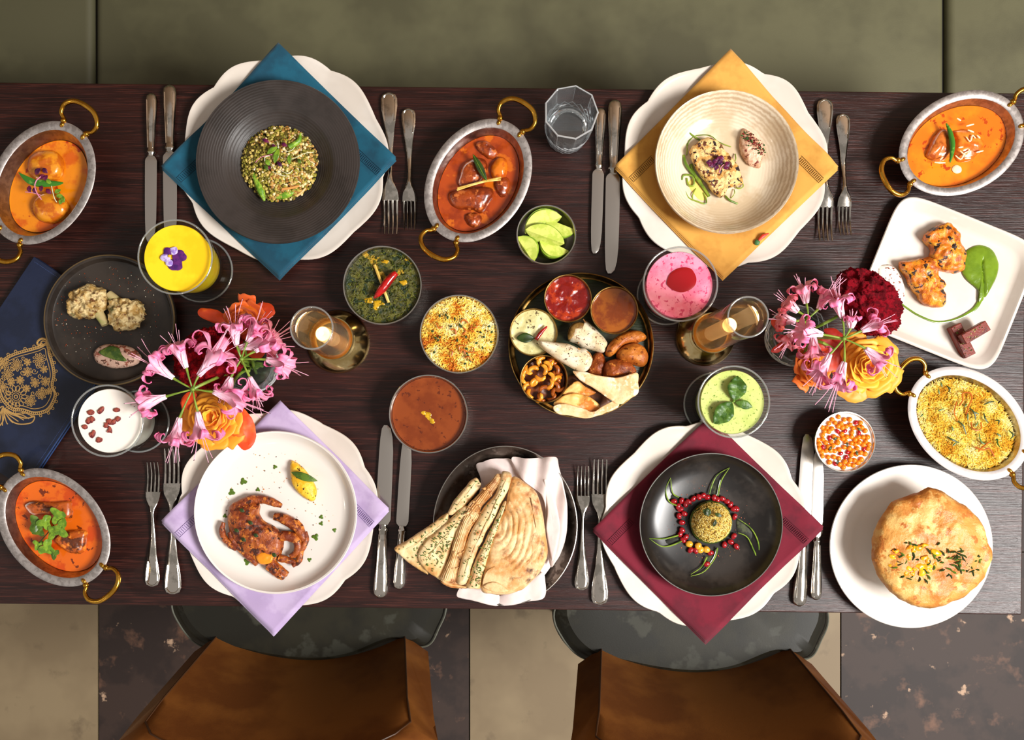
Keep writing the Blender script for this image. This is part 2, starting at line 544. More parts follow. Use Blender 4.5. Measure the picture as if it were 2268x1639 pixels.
# chairs
def make_chair(label):
    T = Thing('dining_chair', label, 'chair', 698, 1400, -0.28, -TZ, 'chairs along the front of the table')
    seat = [T.p(x, y, -0.28)[:2] for x, y in ((402, 1250), (368, 1330), (385, 1392), (436, 1440), (520, 1462), (600, 1478), (690, 1486), (780, 1474), (880, 1436), (945, 1440), (972, 1400), (990, 1340), (955, 1250), (900, 980), (460, 980))]
    ob('seat', one(pillow(seat, 0.07, 0.40, n=80, rings=10, p=5, under=0.6, zf=lambda x, y, s: -0.012 * (1 - s * s))), M['black_leather'], T)
    pip = [T.p(x, y, -0.28)[:2] + (0.448,) for x, y in ((420, 1240), (372, 1330), (389, 1390), (436, 1437), (520, 1450))]
    ob('seat_piping', one(tube(cr(pip, 30, False), 0.0016, 6)), M['thread_grey'], T)
    pip = [T.p(x, y, -0.28)[:2] + (0.448,) for x, y in ((880, 1436), (943, 1437), (969, 1400), (986, 1340), (950, 1240))]
    ob('seat_piping', one(tube(cr(pip, 30, False), 0.0016, 6)), M['thread_grey'], T)
    # shell back: grid over u (across) and t (up), inner and outer faces
    cxx = -0.343 - T.x; y_b, y_t = -0.371 - T.y, -0.449 - T.y
    def face(u, t, off):
        # u -1..1
        w = 0.168 + (0.203 - 0.168) * t
        sag = 0.044
        x = cxx + u * (w + off * 1.0)
        y = y_b + (y_t - y_b) * t - sag * (1 - u * u) - off * (0.7 + 0.3 * (1 - u * u))
        z = 0.455 + 0.285 * t
        # rounded upper corners
        cr_ = max(0.0, abs(u) - 0.82) / 0.18
        z -= 0.035 * cr_ ** 2.2 * max(0, (t - 0.7) / 0.3)
        z += 0.012 * (1 - u * u) * t
        return (x, y, z)
    mb = MB(); nu, nt = 36, 16
    rings = []
    # cross sections across u: loop inner bottom->top, over the rim, outer top->bottom
    for i in range(nu + 1):
        u = -1 + 2 * i / nu
        ring = []
        for j in range(nt + 1): ring.append(face(u, j / nt, 0.0))
        for k in range(1, 6):
            a = PI * k / 6; p0 = Vector(face(u, 1, 0)); p1 = Vector(face(u, 1, 0.042))
            m_ = (p0 + p1) / 2; h_ = (p0 - p1) / 2
            ring.append(tuple(m_ + h_ * math.cos(a) + Vector((0, 0, 0.016 * math.sin(a)))))
        for j in range(nt, -1, -1): ring.append(face(u, j / nt, 0.042))
        rings.append(ring)
    v = [p for r in rings for p in r]; m = len(rings[0]); f = []
    for i in range(nu):
        for j in range(m):
            f.append((i * m + j, (i + 1) * m + j, (i + 1) * m + (j + 1) % m, i * m + (j + 1) % m))
    f.append(tuple(range(m))); f.append(tuple(reversed(range(nu * m, (nu + 1) * m))))
    ob('backrest', MB().add((v, f)), M['tan_leather'], T, sharp=0.9)
    path = [Vector(face(-1, t / 10, 0.0)) for t in range(11)] + [Vector(face(-1 + 2 * i / 20, 1, 0)) for i in range(1, 20)] + [Vector(face(1, 1 - t / 10, 0)) for t in range(11)]
    ob('seam', one(tube([p + Vector((0, 0.0006, 0.0006)) for p in path], 0.0016, 6)), mat('dark tan piping', (70, 42, 20), 0.5), T)
    for sx, sy in ((-1, 1), (1, 1), (-1, -1), (1, -1)):
        x0, y0 = cxx + sx * 0.15, (y_b + 0.19) + sy * 0.15
        ob('leg', one(tube([(x0, y0, 0.405), (x0 + sx * 0.07, y0 + sy * 0.06, 0.0)], [0.017, 0.011], 10)), M['wood'], T)
    return T
ch = make_chair('tan leather chair with a black seat, in front of the lilac napkin setting')
copy_thing(ch.o, (ch.o.location.x + 0.6895, ch.o.location.y - 0.022, 0), 0, 'tan leather chair with a black seat, in front of the burgundy napkin setting')
# ---------------------------------------------------------------- chargers, napkins, plates of the four settings
def charger_mesh(R, seed):
    rr = random.Random(seed)
    N8 = 10; off = rr.random() * 6
    amp = [rr.uniform(0.8, 1.2) for _ in range(N8)]
    def lobe(a):
        q = ((a + off) / (2 * PI) * N8) % 1.0; k = int(((a + off) / (2 * PI) * N8) % N8)
        l = 0.6 * math.sin(PI * q) ** 0.9 + 0.4 * (0.5 - 0.5 * math.cos(2 * PI * q)) + 0.08
        bias = 0.35 * math.sin(2 * PI * q) * (1 if k % 2 else -1)
        return (l - 0.55) * amp[k] * 1.0 + bias * 0.5
    def mod(a, r, z):
        k = max(0, (r / R - 0.62) / 0.38)
        return r * (1 + 0.040 * lobe(a) * k), z + 0.0035 * lobe(a) * k * k * (1 if z > 0.004 else 0)
    prof = [(0, 0.0), (0.52 * R, 0.0), (0.56 * R, 0.001), (0.62 * R, 0.004), (0.8 * R, 0.0085), (0.97 * R, 0.0125), (0.995 * R, 0.014), (R, 0.0155),
            (0.995 * R, 0.017), (0.985 * R, 0.0172), (0.96 * R, 0.0158), (0.92 * R, 0.0140), (0.86 * R, 0.0128), (0.76 * R, 0.0110), (0.70 * R, 0.0092), (0.66 * R, 0.006), (0.62 * R, 0.0038), (0.3 * R, 0.003), (0, 0.003)]
    return one(lathe(prof, 180, mod=mod))
def charger_top(r):      # r relative to R
    pts = [(0, .003), (.62, .0038), (.66, .006), (.70, .0092), (.76, .011), (.86, .0128), (.96, .0158), (1.0, .0172), (1.04, .0172), (1.15, .0150), (1.4, .012)]
    for (a, b), (c, d) in zip(pts, pts[1:]):
        if r <= c: return b + (d - b) * (r - a) / (c - a)
    return pts[-1][1]
def setting(px, py, R, napkin, ncols, corners, labels, seed):
    s = S(0.016)
    C = Thing('charger_plate', labels[0], 'plate', px, py, 0.016, 0.0, 'scalloped white charger plates')
    ob('plate', charger_mesh(R * s, seed), M['ceramic'], C)
    # napkin
    NP = Thing('napkin', labels[1], 'napkin', px, py, 0.016, 0.0075, 'folded linen napkins')
    cs = [Vector(NP.p(x, y, 0.018)[:2]) for x, y in corners]     # top, right, bottom, left
    rr = random.Random(seed)
    Rm = R * s
    def sheet(off, ext, wav, sh=0.0):
        def fn(u, v):
            q = cs[0] * (1 - u) * (1 - v) + cs[1] * u * (1 - v) + cs[2] * u * v + cs[3] * (1 - u) * v
            q = q * ext + Vector((0, -sh))
            bow = 0.010 * math.sin(PI * u) * 0
            x, y = q.x, q.y
            # edges bow inwards a little
            eb = 0.004
            for t, e in ((v, 1), (1 - v, 1)):
                pass
            r = math.hypot(x, y) / Rm
            z = charger_top(r) + 0.0012 + off
            z += wav * (noise.noise(Vector((x * 28 + seed, y * 28, off * 99))) + 0.5) * max(0, r - 0.55)
            if r > 1.06: z += 0.010 * (r - 1.06)
            return (x, y, z - NP.hb)
        return grid(44, 44, fn)
    m = napkin
    ob('cloth', one(sheet(0.0034, 1.0, 0.005)), m, NP, solid=0.0012, sharp=None)
    ob('folded_layer', one(sheet(0.0021, 1.0, 0.005, .0022)), m, NP, solid=0.0010, sharp=None)
    ob('folded_layer', one(sheet(0.0007, 1.002, 0.0045, .0046)), m, NP, solid=0.0010, sharp=None)
    # drawn-thread hems near the left and right corners, and stitched hem lines
    mb = MB()
    def at(u, v, lift=0.0006):
        q = cs[0] * (1 - u) * (1 - v) + cs[1] * u * (1 - v) + cs[2] * u * v + cs[3] * (1 - u) * v
        r = math.hypot(q.x, q.y) / Rm
        z = charger_top(r) + 0.0012 + 0.0034 + 0.005 * (noise.noise(Vector((q.x * 28 + seed, q.y * 28, 0.0034 * 99))) + 0.5) * max(0, r - 0.55)
        if r > 1.06: z += 0.010 * (r - 1.06)
        return Vector((q.x, q.y, z - NP.hb + 0.0006 + lift))
    for (ax, fx) in (((0.86, 0.0), 'r'), ((0.0, 0.86), 'l')):
        for i in range(16):
            t = 0.012 + i * 0.0125
            if fx == 'r': a, b = at(0.985 - 0.0 - t * 0, 0.13 + 0 * t), None
            if fx == 'r':
                a, b = at(1 - t, 0.125), at(1 - t, 0.152)
            else:
                a, b = at(0.125, 1 - t), at(0.152, 1 - t)
            mb.add(tube([a, b], 0.00042, 5))
        for q in (0.118, 0.158):
            if fx == 'r': pa = [at(1 - 0.008 - 0.2 * i / 10, q) for i in range(11)]
            else: pa = [at(q, 1 - 0.008 - 0.2 * i / 10) for i in range(11)]
            mb.add(tube(pa, 0.0003, 5))
    ob('drawn_thread_hem', mb, ncols, NP, kind='stuff')
    return C, NP
def linen(nm, c, c2):
    return mat(nm, c, 0.85, c2=c2, sc=18, lo=.4, hi=.62, bump=0.35, bsc=900, bdist=0.0004, sheen=0.15)
setting(628, 353, 228, linen('teal linen', (10, 84, 108), (6, 66, 88)), mat('teal thread', (8, 44, 66), 0.8),
        ((618, 97), (878, 350), (620, 614), (360, 370)),
        ('white scalloped charger plate under the teal napkin', 'teal linen napkin folded into a diamond under the black bowl'), 1)
setting(1604, 366, 226, linen('mustard linen', (216, 160, 72), (196, 140, 58)), mat('brown thread', (88, 60, 24), 0.8),
        ((1617, 110), (1855, 370), (1600, 615), (1362, 368)),
        ('white scalloped charger plate under the mustard napkin', 'mustard yellow linen napkin folded into a diamond under the cream bowl'), 2)
setting(614, 1130, 220, linen('lilac linen', (188, 168, 202), (172, 150, 188)), mat('violet thread', (110, 88, 140), 0.8),
        ((622, 887), (862, 1125), (607, 1402), (360, 1152)),
        ('white scalloped charger plate under the lilac napkin', 'lilac linen napkin folded into a diamond under the white plate of fried crab'), 3)
setting(1558, 1160, 224, linen('burgundy linen', (112, 9, 36), (92, 6, 30)), mat('wine thread', (70, 6, 26), 0.8),
        ((1570, 922), (1821, 1165), (1562, 1420), (1313, 1170)),
        ('white scalloped charger plate under the burgundy napkin', 'burgundy linen napkin folded into a diamond under the black plate'), 4)
# chilli embroidered on the mustard napkin
em = Thing('embroidered_chilli_motif', 'small red and green chilli embroidered on the mustard napkin', 'garnish', 1687, 530, 0.016, 0.0195)
ob('red_chilli', one(tube(cr([em.p(x, y, 0.022) for x, y in ((1680, 533), (1690, 523), (1703, 517))], 8, False), [0.0015, 0.003, 0.0006], 8)), mat('embroidery red', (214, 60, 40), 0.5), em)
ob('green_leaf', one(pillow([em.p(x, y, 0.02)[:2] for x, y in ((1671, 534), (1677, 530), (1683, 534), (1680, 543), (1672, 542))], 0.003, 0.0005, n=14, rings=3)), mat('embroidery green', (60, 110, 60), 0.5), em)

NB = 0.0132       # top of the napkins, where the plates stand
def plate(name, label, px, py, hr, prof, m, n=96, cat='plate', group=None, base=NB, part='plate'):
    """prof in (pixels at rim height, metres)"""
    T = Thing(name, label, cat, px, py, base + hr, base, group)
    s = S(base + hr)
    ob(part, one(lathe([(r * s, z) for r, z in prof], n)), m, T, sharp=0.6)
    return T
# black wide-rim bowl
ring_b = mat('ribbed black stoneware', (56, 49, 46), 0.45, c2=(46, 40, 37), sc=14, lo=.4, hi=.6)
def add_rings(m, scale, strength, dist=0.0005, off=(0, 0, 0)):
    nt = m.node_tree; N = nt.nodes; L = nt.links
    w = N.new('ShaderNodeTexWave'); w.wave_type = 'RINGS'; w.rings_direction = 'Z'; w.inputs['Scale'].default_value = scale
    w.inputs['Distortion'].default_value = 1.2; w.inputs['Detail'].default_value = 3; w.inputs['Detail Scale'].default_value = 2
    tc = N.new('ShaderNodeTexCoord'); L.new(tc.outputs['Object'], w.inputs['Vector'])
    bp = N.new('ShaderNodeBump'); bp.inputs['Strength'].default_value = strength; bp.inputs['Distance'].default_value = dist
    L.new(w.outputs[0], bp.inputs['Height']); L.new(bp.outputs[0], N['Principled BSDF'].inputs['Normal'])
    return w
add_rings(ring_b, 90, 0.4)
pb = [(0, 0), (55, 0), (62, 0.001), (100, 0.010), (122, 0.022), (150, 0.026), (178, 0.031), (182, 0.0325), (180.5, 0.0345), (175, 0.0345), (150, 0.0305), (128, 0.0275),
      (122, 0.0262), (117, 0.0235), (100, 0.013), (78, 0.006), (50, 0.0038), (0, 0.0034)]
bowl1 = plate('wide_rim_bowl', 'matt black wide-rimmed bowl on the teal napkin', 615, 358, 0.0335, pb, ring_b, 128, 'bowl')
# cream reactive bowl
cream = mat('cream stoneware', (228, 212, 186), 0.16, c2=(204, 182, 150), sc=16, lo=.45, hi=.66, coat=0.3)
def add_ring_colour(m, c, scale, r0, r1):
    nt = m.node_tree; N = nt.nodes; L = nt.links; b = N['Principled BSDF']
    src = b.inputs['Base Color'].links[0].from_socket
    w = add_rings(m, scale, 0.10, 0.0002); w.inputs['Distortion'].default_value = 3.0
    tc = N.new('ShaderNodeTexCoord'); ln = N.new('ShaderNodeVectorMath'); ln.operation = 'LENGTH'
    L.new(tc.outputs['Object'], ln.inputs[0])
    r = N.new('ShaderNodeMapRange'); r.inputs['From Min'].default_value = r0; r.inputs['From Max'].default_value = r1; L.new(ln.outputs['Value'], r.inputs['Value'])
    mu = N.new('ShaderNodeMath'); mu.operation = 'MULTIPLY'; L.new(w.outputs[0], mu.inputs[0]); L.new(r.outputs[0], mu.inputs[1])
    m2 = N.new('ShaderNodeMath'); m2.operation = 'MULTIPLY'; L.new(mu.outputs[0], m2.inputs[0]); m2.inputs[1].default_value = 0.75
    mx = N.new('ShaderNodeMix'); mx.data_type = 'RGBA'; L.new(m2.outputs[0], mx.inputs[0]); L.new(src, mx.inputs[6]); mx.inputs[7].default_value = lin(c)
    L.new(mx.outputs[2], b.inputs['Base Color'])
add_ring_colour(cream, (176, 146, 112), 75, 0.055, 0.10)
pc = [(0, 0), (70, 0), (76, 0.001), (110, 0.008), (138, 0.02), (156, 0.036), (160, 0.0405), (158.5, 0.0425), (155, 0.0415), (148, 0.0345), (134, 0.0215), (115, 0.012), (90, 0.0065), (50, 0.0044), (0, 0.004)]
bowl2 = plate('cream_bowl', 'cream stoneware coupe bowl with sandy rings on the mustard napkin', 1610, 358, 0.0415, pc, cream, 128, 'bowl')
pw = [(0, 0), (120, 0), (128, 0.001), (160, 0.007), (176, 0.016), (181, 0.0235), (179.5, 0.0255), (176, 0.0245), (169, 0.0150), (158, 0.0085), (146, 0.0052), (80, 0.0042), (0, 0.004)]
plate3 = plate('dinner_plate', 'round white plate with raised rim on the lilac napkin', 610, 1135, 0.0245, pw, M['white_china'], 128)
pk = [(0, 0), (90, 0), (98, 0.001), (130, 0.007), (152, 0.018), (157.5, 0.0255), (158.5, 0.027), (156.8, 0.0275), (150, 0.020), (134, 0.0115), (110, 0.0062), (60, 0.0042), (0, 0.004)]
blk = mat('glossy black glaze', (26, 22, 20), 0.26, c2=(50, 44, 40), sc=16, lo=.48, hi=.7, c3=(66, 44, 26), sc3=34, lo3=.70, hi3=.95)
plate4 = plate('black_coupe_plate', 'dark glazed coupe plate on the burgundy napkin', 1575, 1162, 0.027, pk, blk, 128)
s = S(NB + .027)
ob('rim_line', one(lathe([(157.2 * s, 0.0268), (158.9 * s, 0.0272), (158.2 * s, 0.0283), (156.8 * s, 0.0278), (157.2 * s, 0.0268)], 128)), mat('worn grey rim', (120, 120, 116), 0.35), plate4)

# ---------------------------------------------------------------- cutlery
def handle_outline(kind, Lh, w):
    # half widths along the handle from the free end (0) to the neck (1)
    return [(0.0, 0.30), (0.02, 0.72), (0.06, 0.95), (0.13, 1.0), (0.25, 0.92), (0.5, 0.68), (0.75, 0.46), (0.9, 0.36), (1.0, 0.34)]
def strip(samples, z0, thick, m=10, dome=0.5):
    """closed bar from (x, halfwidth, z, t) samples along x with an oval section"""
    v, f = [], []
    for (x, hw_, z, t) in samples:
        for k in range(m):
            a = 2 * PI * k / m
            v.append((x, hw_ * math.cos(a), z + t * math.sin(a) * 0.5))
    n = len(samples)
    for i in range(n - 1):
        for k in range(m):
            j = (k + 1) % m
            f.append((i * m + k, (i + 1) * m + k, (i + 1) * m + j, i * m + j))
    f.append(tuple(range(m))); f.append(tuple(reversed(range((n - 1) * m, n * m))))
    return v, f
def fork(label, p_handle, p_tine, Wt=17, group='silver forks'):
    hx, hy = W(*p_handle, 0.004); tx, ty = W(*p_tine, 0.004)
    T = Thing('fork', label, 'fork', p_handle[0], p_handle[1], 0.004, 0.0, group)
    L_ = math.hypot(tx - hx, ty - hy); T.o.rotation_euler = (0, 0, math.atan2(ty - hy, tx - hx))
    k = L_ / 0.21; w = 0.0118 * k
    hs = [(0, .35), (.012, .8), (.04, 1), (.09, 1.02), (.16, .86), (.26, .60), (.38, .40), (.5, .30), (.58, .27), (.625, .40), (.66, .66), (.69, .90), (.72, 1.0), (.76, 1.04)]
    sm = []
    for t, a in hs:
        z = 0.003 + 0.012 * k * math.exp(-((t - 0.62) / 0.13) ** 2) * 0.6 + (0.003 if t < 0.3 else 0.0)
        sm.append((t * L_, a * w, z, 0.0026 if t > .6 else 0.0036))
    ob('handle', one(strip(sm, 0, 0)), M['silver'], T, sharp=0.9)
    # raised thread border on the handle end
    rim = []
    for i in range(25):
        a = -PI * 0.5 - PI * i / 24
        rim.append((0.055 * L_ + 0.048 * L_ * math.cos(a) * 0.98, 0.80 * w * math.sin(a), 0.0079))
    rim = [(0.2 * L_, -0.58 * w, 0.0076), (0.11 * L_, -0.76 * w, 0.0078)] + rim + [(0.11 * L_, 0.76 * w, 0.0078), (0.2 * L_, 0.58 * w, 0.0076)]
    ob('thread_border', one(tube(rim, 0.0007 * k, 6)), M['silver'], T)
    for i in range(4):
        y = (-0.75 + 0.5 * i) * w * 1.08
        path = [(0.755 * L_, y, 0.0052), (0.82 * L_, y, 0.0036), (0.9 * L_, y * 0.98, 0.0042), (0.97 * L_, y * 0.95, 0.0075), (L_, y * 0.93, 0.0095)]
        ob('tine', one(tube(cr(path, 10, False), [0.0022 * k, 0.0018 * k, 0.0014 * k, 0.0007], 8)), M['silver'], T)
    return T
def knife(label, p_handle, p_tip, wide=1.0, group='silver knives', side=1):
    hx, hy = W(*p_handle, 0.004); tx, ty = W(*p_tip, 0.004)
    T = Thing('knife', label, 'knife', p_handle[0], p_handle[1], 0.004, 0.0, group)
    L_ = math.hypot(tx - hx, ty - hy); T.o.rotation_euler = (0, 0, math.atan2(ty - hy, tx - hx))
    w = 0.0098 * wide * (L_ / 0.25) ** 0.5
    hs = [(0, .25), (.008, .62), (.022, .92), (.05, 1.05), (.12, 1.0), (.22, .84), (.32, .70), (.385, .64), (.392, .78), (.402, .78), (.41, .6), (.425, .62)]
    lh = 0.425
    sm = [(t * L_, a * w, 0.0062, 0.0115 * min(1, a + .1)) for t, a in hs]
    ob('handle', one(strip(sm, 0, 0, 14)), M['silver'], T, sharp=0.9)
    for sd in (-1, 1):
        ob('thread_border', one(tube([(0.05 * L_, sd * .66 * w, 0.0112), (0.2 * L_, sd * .56 * w, 0.0112), (0.37 * L_, sd * .44 * w, 0.0102)], 0.0007, 6)), M['silver'], T)
    # blade
    up = [(.425, .62), (.44, .85), (.455, 1.0), (.5, 1.0), (.7, 1.0), (.85, .96), (.93, .80), (.98, .5), (1.0, .05)]
    lo = [(.425, -.62), (.44, -.95), (.455, -1.05), (.5, -1.05), (.7, -1.02), (.85, -.95), (.93, -.86), (.98, -.72), (1.0, -.45)]
    v, f = [], []
    for (t, a), (t2, b) in zip(up, lo):
        z = 0.0052
        v += [(t * L_, side * a * w, z - .0006), (t * L_, side * a * w, z + .0002), (t * L_, 0, z + .0012), (t2 * L_, side * b * w, z + .0008), (t2 * L_, side * b * w, z - .0012)]
    for i in range(len(up) - 1):
        for k_ in range(5):
            j = (k_ + 1) % 5
            q = (i * 5 + k_, (i + 1) * 5 + k_, (i + 1) * 5 + j, i * 5 + j)
            f.append(q if side > 0 else tuple(reversed(q)))
    f.append((0, 1, 2, 3, 4)); f.append(tuple(reversed(range(len(v) - 5, len(v)))))
    ob('blade', MB().add((v, f)), M['steel_blade'], T, sharp=0.5)
    return T
M['steel_blade'] = mat('satin knife blade', (206, 198, 190), 0.22, 1.0)
knife('silver knife left of the teal napkin, the shorter one nearer the oval dish', (337, 208), (334, 536), 0.92)
knife('silver knife beside the teal napkin, its blade tucked under the napkin corner', (377, 190), (378, 540), 1.05)
fork('large silver fork right of the teal napkin', (862, 207), (866, 520))
fork('small silver fork right of the teal napkin, nearer the oval dish', (905, 242), (908, 511))
knife('short silver knife beside the water tumbler', (1330, 240), (1319, 562), 0.92)
knife('long silver knife left of the mustard napkin', (1362, 222), (1353, 606), 1.05)
fork('large silver fork partly under the mustard napkin and charger', (1826, 221), (1827, 535))
fork('small silver fork right of the mustard napkin', (1866, 254), (1871, 523))
fork('small silver fork left of the lilac napkin, nearer the oval dish', (338, 1298), (340, 1023))
fork('large silver fork left of the lilac napkin, nearer the charger', (384, 1315), (381, 993))
knife('large silver knife right of the lilac napkin, tip beside the lentil bowl', (842, 1324), (858, 942), 1.08, side=-1)
knife('silver knife between the lentil bowl and the flatbread', (883, 1305), (902, 975), 0.95, side=-1)
fork('small silver fork left of the burgundy napkin, nearer the bread bowl', (1288, 1306), (1291, 1032))
fork('large silver fork left of the burgundy napkin, its neck under the napkin', (1328, 1338), (1329, 1017))
knife('large silver knife right of the burgundy napkin, partly under the charger', (1769, 1342), (1790, 962), 1.05, side=-1)
knife('silver knife between the burgundy napkin and the bread plate', (1806, 1328), (1812, 1000), 0.92, side=-1)
# ---------------------------------------------------------------- oval handled dishes and what is in them
def oval(label, px, py, ang, a=145, b=108, rimmat=None, hr=0.047):
    T = Thing('oval_dish', label, 'dish', px, py, hr, 0.0, 'oval dishes with two brass handles')
    s = S(hr); A = a * s; q = b / a
    ph = math.radians(ang)
    T.o.rotation_euler = (0, 0, ph)
    pr_out = [(0, 0.0), (.50, 0.0), (.54, 0.003), (.62, 0.010), (.74, 0.022), (.84, 0.036), (.90, 0.044), (.975, 0.0455), (1.0, 0.0465)]
    pr_rim = [(1.0, 0.0465), (1.005, 0.0478), (.985, 0.049), (.93, 0.0488), (.885, 0.0482), (.868, 0.0470)]
    pr_in = [(.868, 0.0470), (.845, 0.042), (.80, 0.031), (.70, 0.018), (.60, 0.008), (.5, 0.004), (0, 0.0035)]
    def el(n_):
        # keep the rim an even width all round
        v, f = lathe([(r * A, z) for r, z in n_], 96)
        out = []
        for x, y, z in v:
            r = math.hypot(x, y); k = r / A
            if r > 1e-9:
                d = (1 - k)
                bx_ = A * q
                # offset ellipse: shrink both half axes by the same amount near the rim
                if k > 0.8: ea, eb = A - d * A, bx_ - d * A * 0.92
                else: ea, eb = A * k, (bx_ - 0.2 * A * 0.92) * (k / 0.8)
                out.append((x / r * ea, y / r * eb, z))
            else: out.append((x, y, z))
        return out, f
    ob('outer_wall', one(el(pr_out)), M['tin'], T)
    ob('rim', one(el(pr_rim)), rimmat or M['tin_rim'], T)
    ob('inner_wall', one(el(pr_in)), M['tin'], T)
    for sg in (-1, 1):
        e = A * 0.965
        path = [(e - .004, -.0175, .0462), (e + .004, -.0195, .048), (e + .010, -.0265, .050), (e + .022, -.0275, .0525), (e + .033, -.017, .055), (e + .036, 0, .056),
                (e + .033, .017, .055), (e + .022, .0275, .0525), (e + .010, .0265, .050), (e + .004, .0195, .048), (e - .004, .0175, .0462)]
        p2 = [(sg * x, sg * y, z) for x, y, z in path]
        h = ob('handle', one(tube(cr(p2, 48, False), [.0026, .0028, .0030, .0034, .0038, .0040, .0038, .0034, .0030, .0028, .0026], 10)), M['brass'], T)
        for t in (-1, 1):
            mb = MB().add(ball(.0046, 10, 7), TRS((sg * (e + .0022), sg * t * .0190, .0478)))
            mb.add(ball(.0030, 8, 6), TRS((sg * (e - .004), sg * t * .0172, .0490), (0, 0, 0), (1.6, 1, .8)))
            ob('knob', mb, M['brass'], h, kind='stuff')
    T.A, T.q, T.ph = A, q, ph
    return T
def fill_ellipse(T, z):
    """half axes of the inside of the dish at height z"""
    pr = [(.0035, .0), (.004, .5), (.008, .60), (.018, .70), (.031, .80), (.042, .845), (.047, .868)]
    for (z0, k0), (z1, k1) in zip(pr, pr[1:]):
        if z <= z1:
            k = k0 + (k1 - k0) * (z - z0) / (z1 - z0); break
    bx_ = T.A * T.q
    if k > .8: return T.A * k, bx_ - (1 - k) * T.A * .92
    return T.A * k, (bx_ - .2 * T.A * .92) * k / .8
def curry(Td, name, label, z, m, amp=0.0004, seed=0):
    """the gravy as an own thing, unrotated root on the axis of the dish"""
    x, y = Td.x, Td.y
    G = Thing.__new__(Thing)
    o = bpy.data.objects.new(name, None); COL.objects.link(o)
    G.x, G.y, G.hb, G.o = x, y, z - 0.012, o
    o.location = (x, y, TZ + G.hb); o['label'] = label; o['category'] = 'curry' if 'curry' in name else 'food'
    a, b = fill_ellipse(Td, z); a0, b0 = fill_ellipse(Td, z - 0.010)
    n = 80; v, f, R = [], [], []
    ph = Td.ph
    def pt(k, ea, eb, t, zz):
        x_, y_ = k * ea * math.cos(t), k * eb * math.sin(t)
        X, Y = x_ * math.cos(ph) - y_ * math.sin(ph), x_ * math.sin(ph) + y_ * math.cos(ph)
        return (X, Y, zz + (amp * noise.fractal(Vector((X * 90 + seed, Y * 90, 0)), 1, 2, 3) if zz > 0.011 else 0))
    for k, ea, eb, zz in [(.97, a0, b0, 0.003)] + [(.995, a, b, .0125), (.985, a, b, .0117)] + [(1 - i / 16, a, b, .0115) for i in range(1, 16)]:
        R.append(list(range(len(v), len(v) + n)))
        v += [pt(k, ea, eb, 2 * PI * i / n, zz) for i in range(n)]
    for A_, B_ in zip(R, R[1:]):
        for i in range(n): f.append((A_[i], A_[(i + 1) % n], B_[(i + 1) % n], B_[i]))
    v.append((0, 0, .0115)); c = len(v) - 1
    for i in range(n): f.append((R[-1][i], R[-1][(i + 1) % n], c))
    f.append(tuple(reversed(R[0])))
    ob('gravy', MB().add((v, f)), m, G)
    return G
def chunk(G, name, pts, h, z, m, amp=0.0015, nsc=140, seed=1, p=2.2, sink=0.004, n=44, rings=8, label=None, spine=None):
    """lump with the outline pts (photo pixels) whose foot lies on level z"""
    pl = G.ps(pts, z + h * 0.4)
    if spine: spine = G.ps(spine, z + h * 0.4)
    return ob(name, one(pillow(pl, h + sink, z - sink - G.hb, n=n, rings=rings, p=p, amp=amp, nsc=nsc, seed=seed, spine=spine)), m, G, sharp=1.2, label=label)
def circ(cx, cy, rx, ry=None, n=12, rot=0, jit=0, seed=0):
    rr = random.Random(seed); ry = ry or rx; out = []
    for i in range(n):
        a = 2 * PI * i / n; k = 1 + rr.uniform(-jit, jit)
        x, y = rx * k * math.cos(a), ry * k * math.sin(a)
        out.append((cx + x * math.cos(rot) - y * math.sin(rot), cy + x * math.sin(rot) + y * math.cos(rot)))
    return out
def strand(G, name, pts, z, r, m, n=16, label=None, lift=0.0, flat=1.0, zs=None, sides=7):
    P = []
    for i, (x, y) in enumerate(pts):
        zz = z + (zs[i] if zs else lift * math.sin(PI * i / max(1, len(pts) - 1)))
        P.append(G.p(x, y, zz))
    return ob(name, one(tube(cr(P, n, False), r, sides, flat=flat)), m, G, label=label)
def leafpx(G, name, a, b, z, wpx, m, bend=0.12, curl=0.2, label=None, nu=10, thick=0.0005, point=1.0, wav=0.0, z2=None):
    p0, p1 = Vector(G.p(*a, z)), Vector(G.p(*b, z if z2 is None else z2))
    L_ = (p1 - p0).length
    vf = leaf(L_, wpx * S(z), bend, nu, curl, point, wav=wav)
    d = (p1 - p0); yaw = math.atan2(d.y, d.x); pit = -math.atan2(d.z, math.hypot(d.x, d.y))
    mb = MB().add(vf, Matrix.Translation(p0) @ Matrix.Rotation(yaw, 4, 'Z') @ Matrix.Rotation(pit, 4, 'Y'))
    return ob(name, mb, m, G, solid=thick, label=label)
M['herb'] = mat('fresh herb leaf', (84, 112, 28), 0.38, c2=(60, 86, 20), sc=90, lo=.4, hi=.6, bump=0.4, bsc=500, bdist=0.0004)
M['herb_bright'] = mat('bright herb leaf', (122, 156, 40), 0.36, c2=(88, 124, 30), sc=120, lo=.4, hi=.6, bump=0.4, bsc=400, bdist=0.0004)
M['herb_dark'] = mat('dark herb leaf', (48, 68, 18), 0.42, c2=(34, 48, 12), sc=90, lo=.4, hi=.6)
M['chilli_green'] = mat('green chilli', (56, 116, 32), 0.22, c2=(120, 170, 70), sc=60, lo=.6, hi=.7)
M['purple_cress'] = mat('purple cress', (104, 20, 62), 0.4, c2=(60, 14, 54), sc=120, lo=.4, hi=.6)
M['pink_stem'] = mat('pink stem', (214, 130, 160), 0.35)
M['pale_stem'] = mat('pale sprout stem', (214, 216, 180), 0.35)
M['ginger'] = mat('ginger strip', (232, 206, 120), 0.35, c2=(214, 176, 84), sc=80, lo=.4, hi=.6)

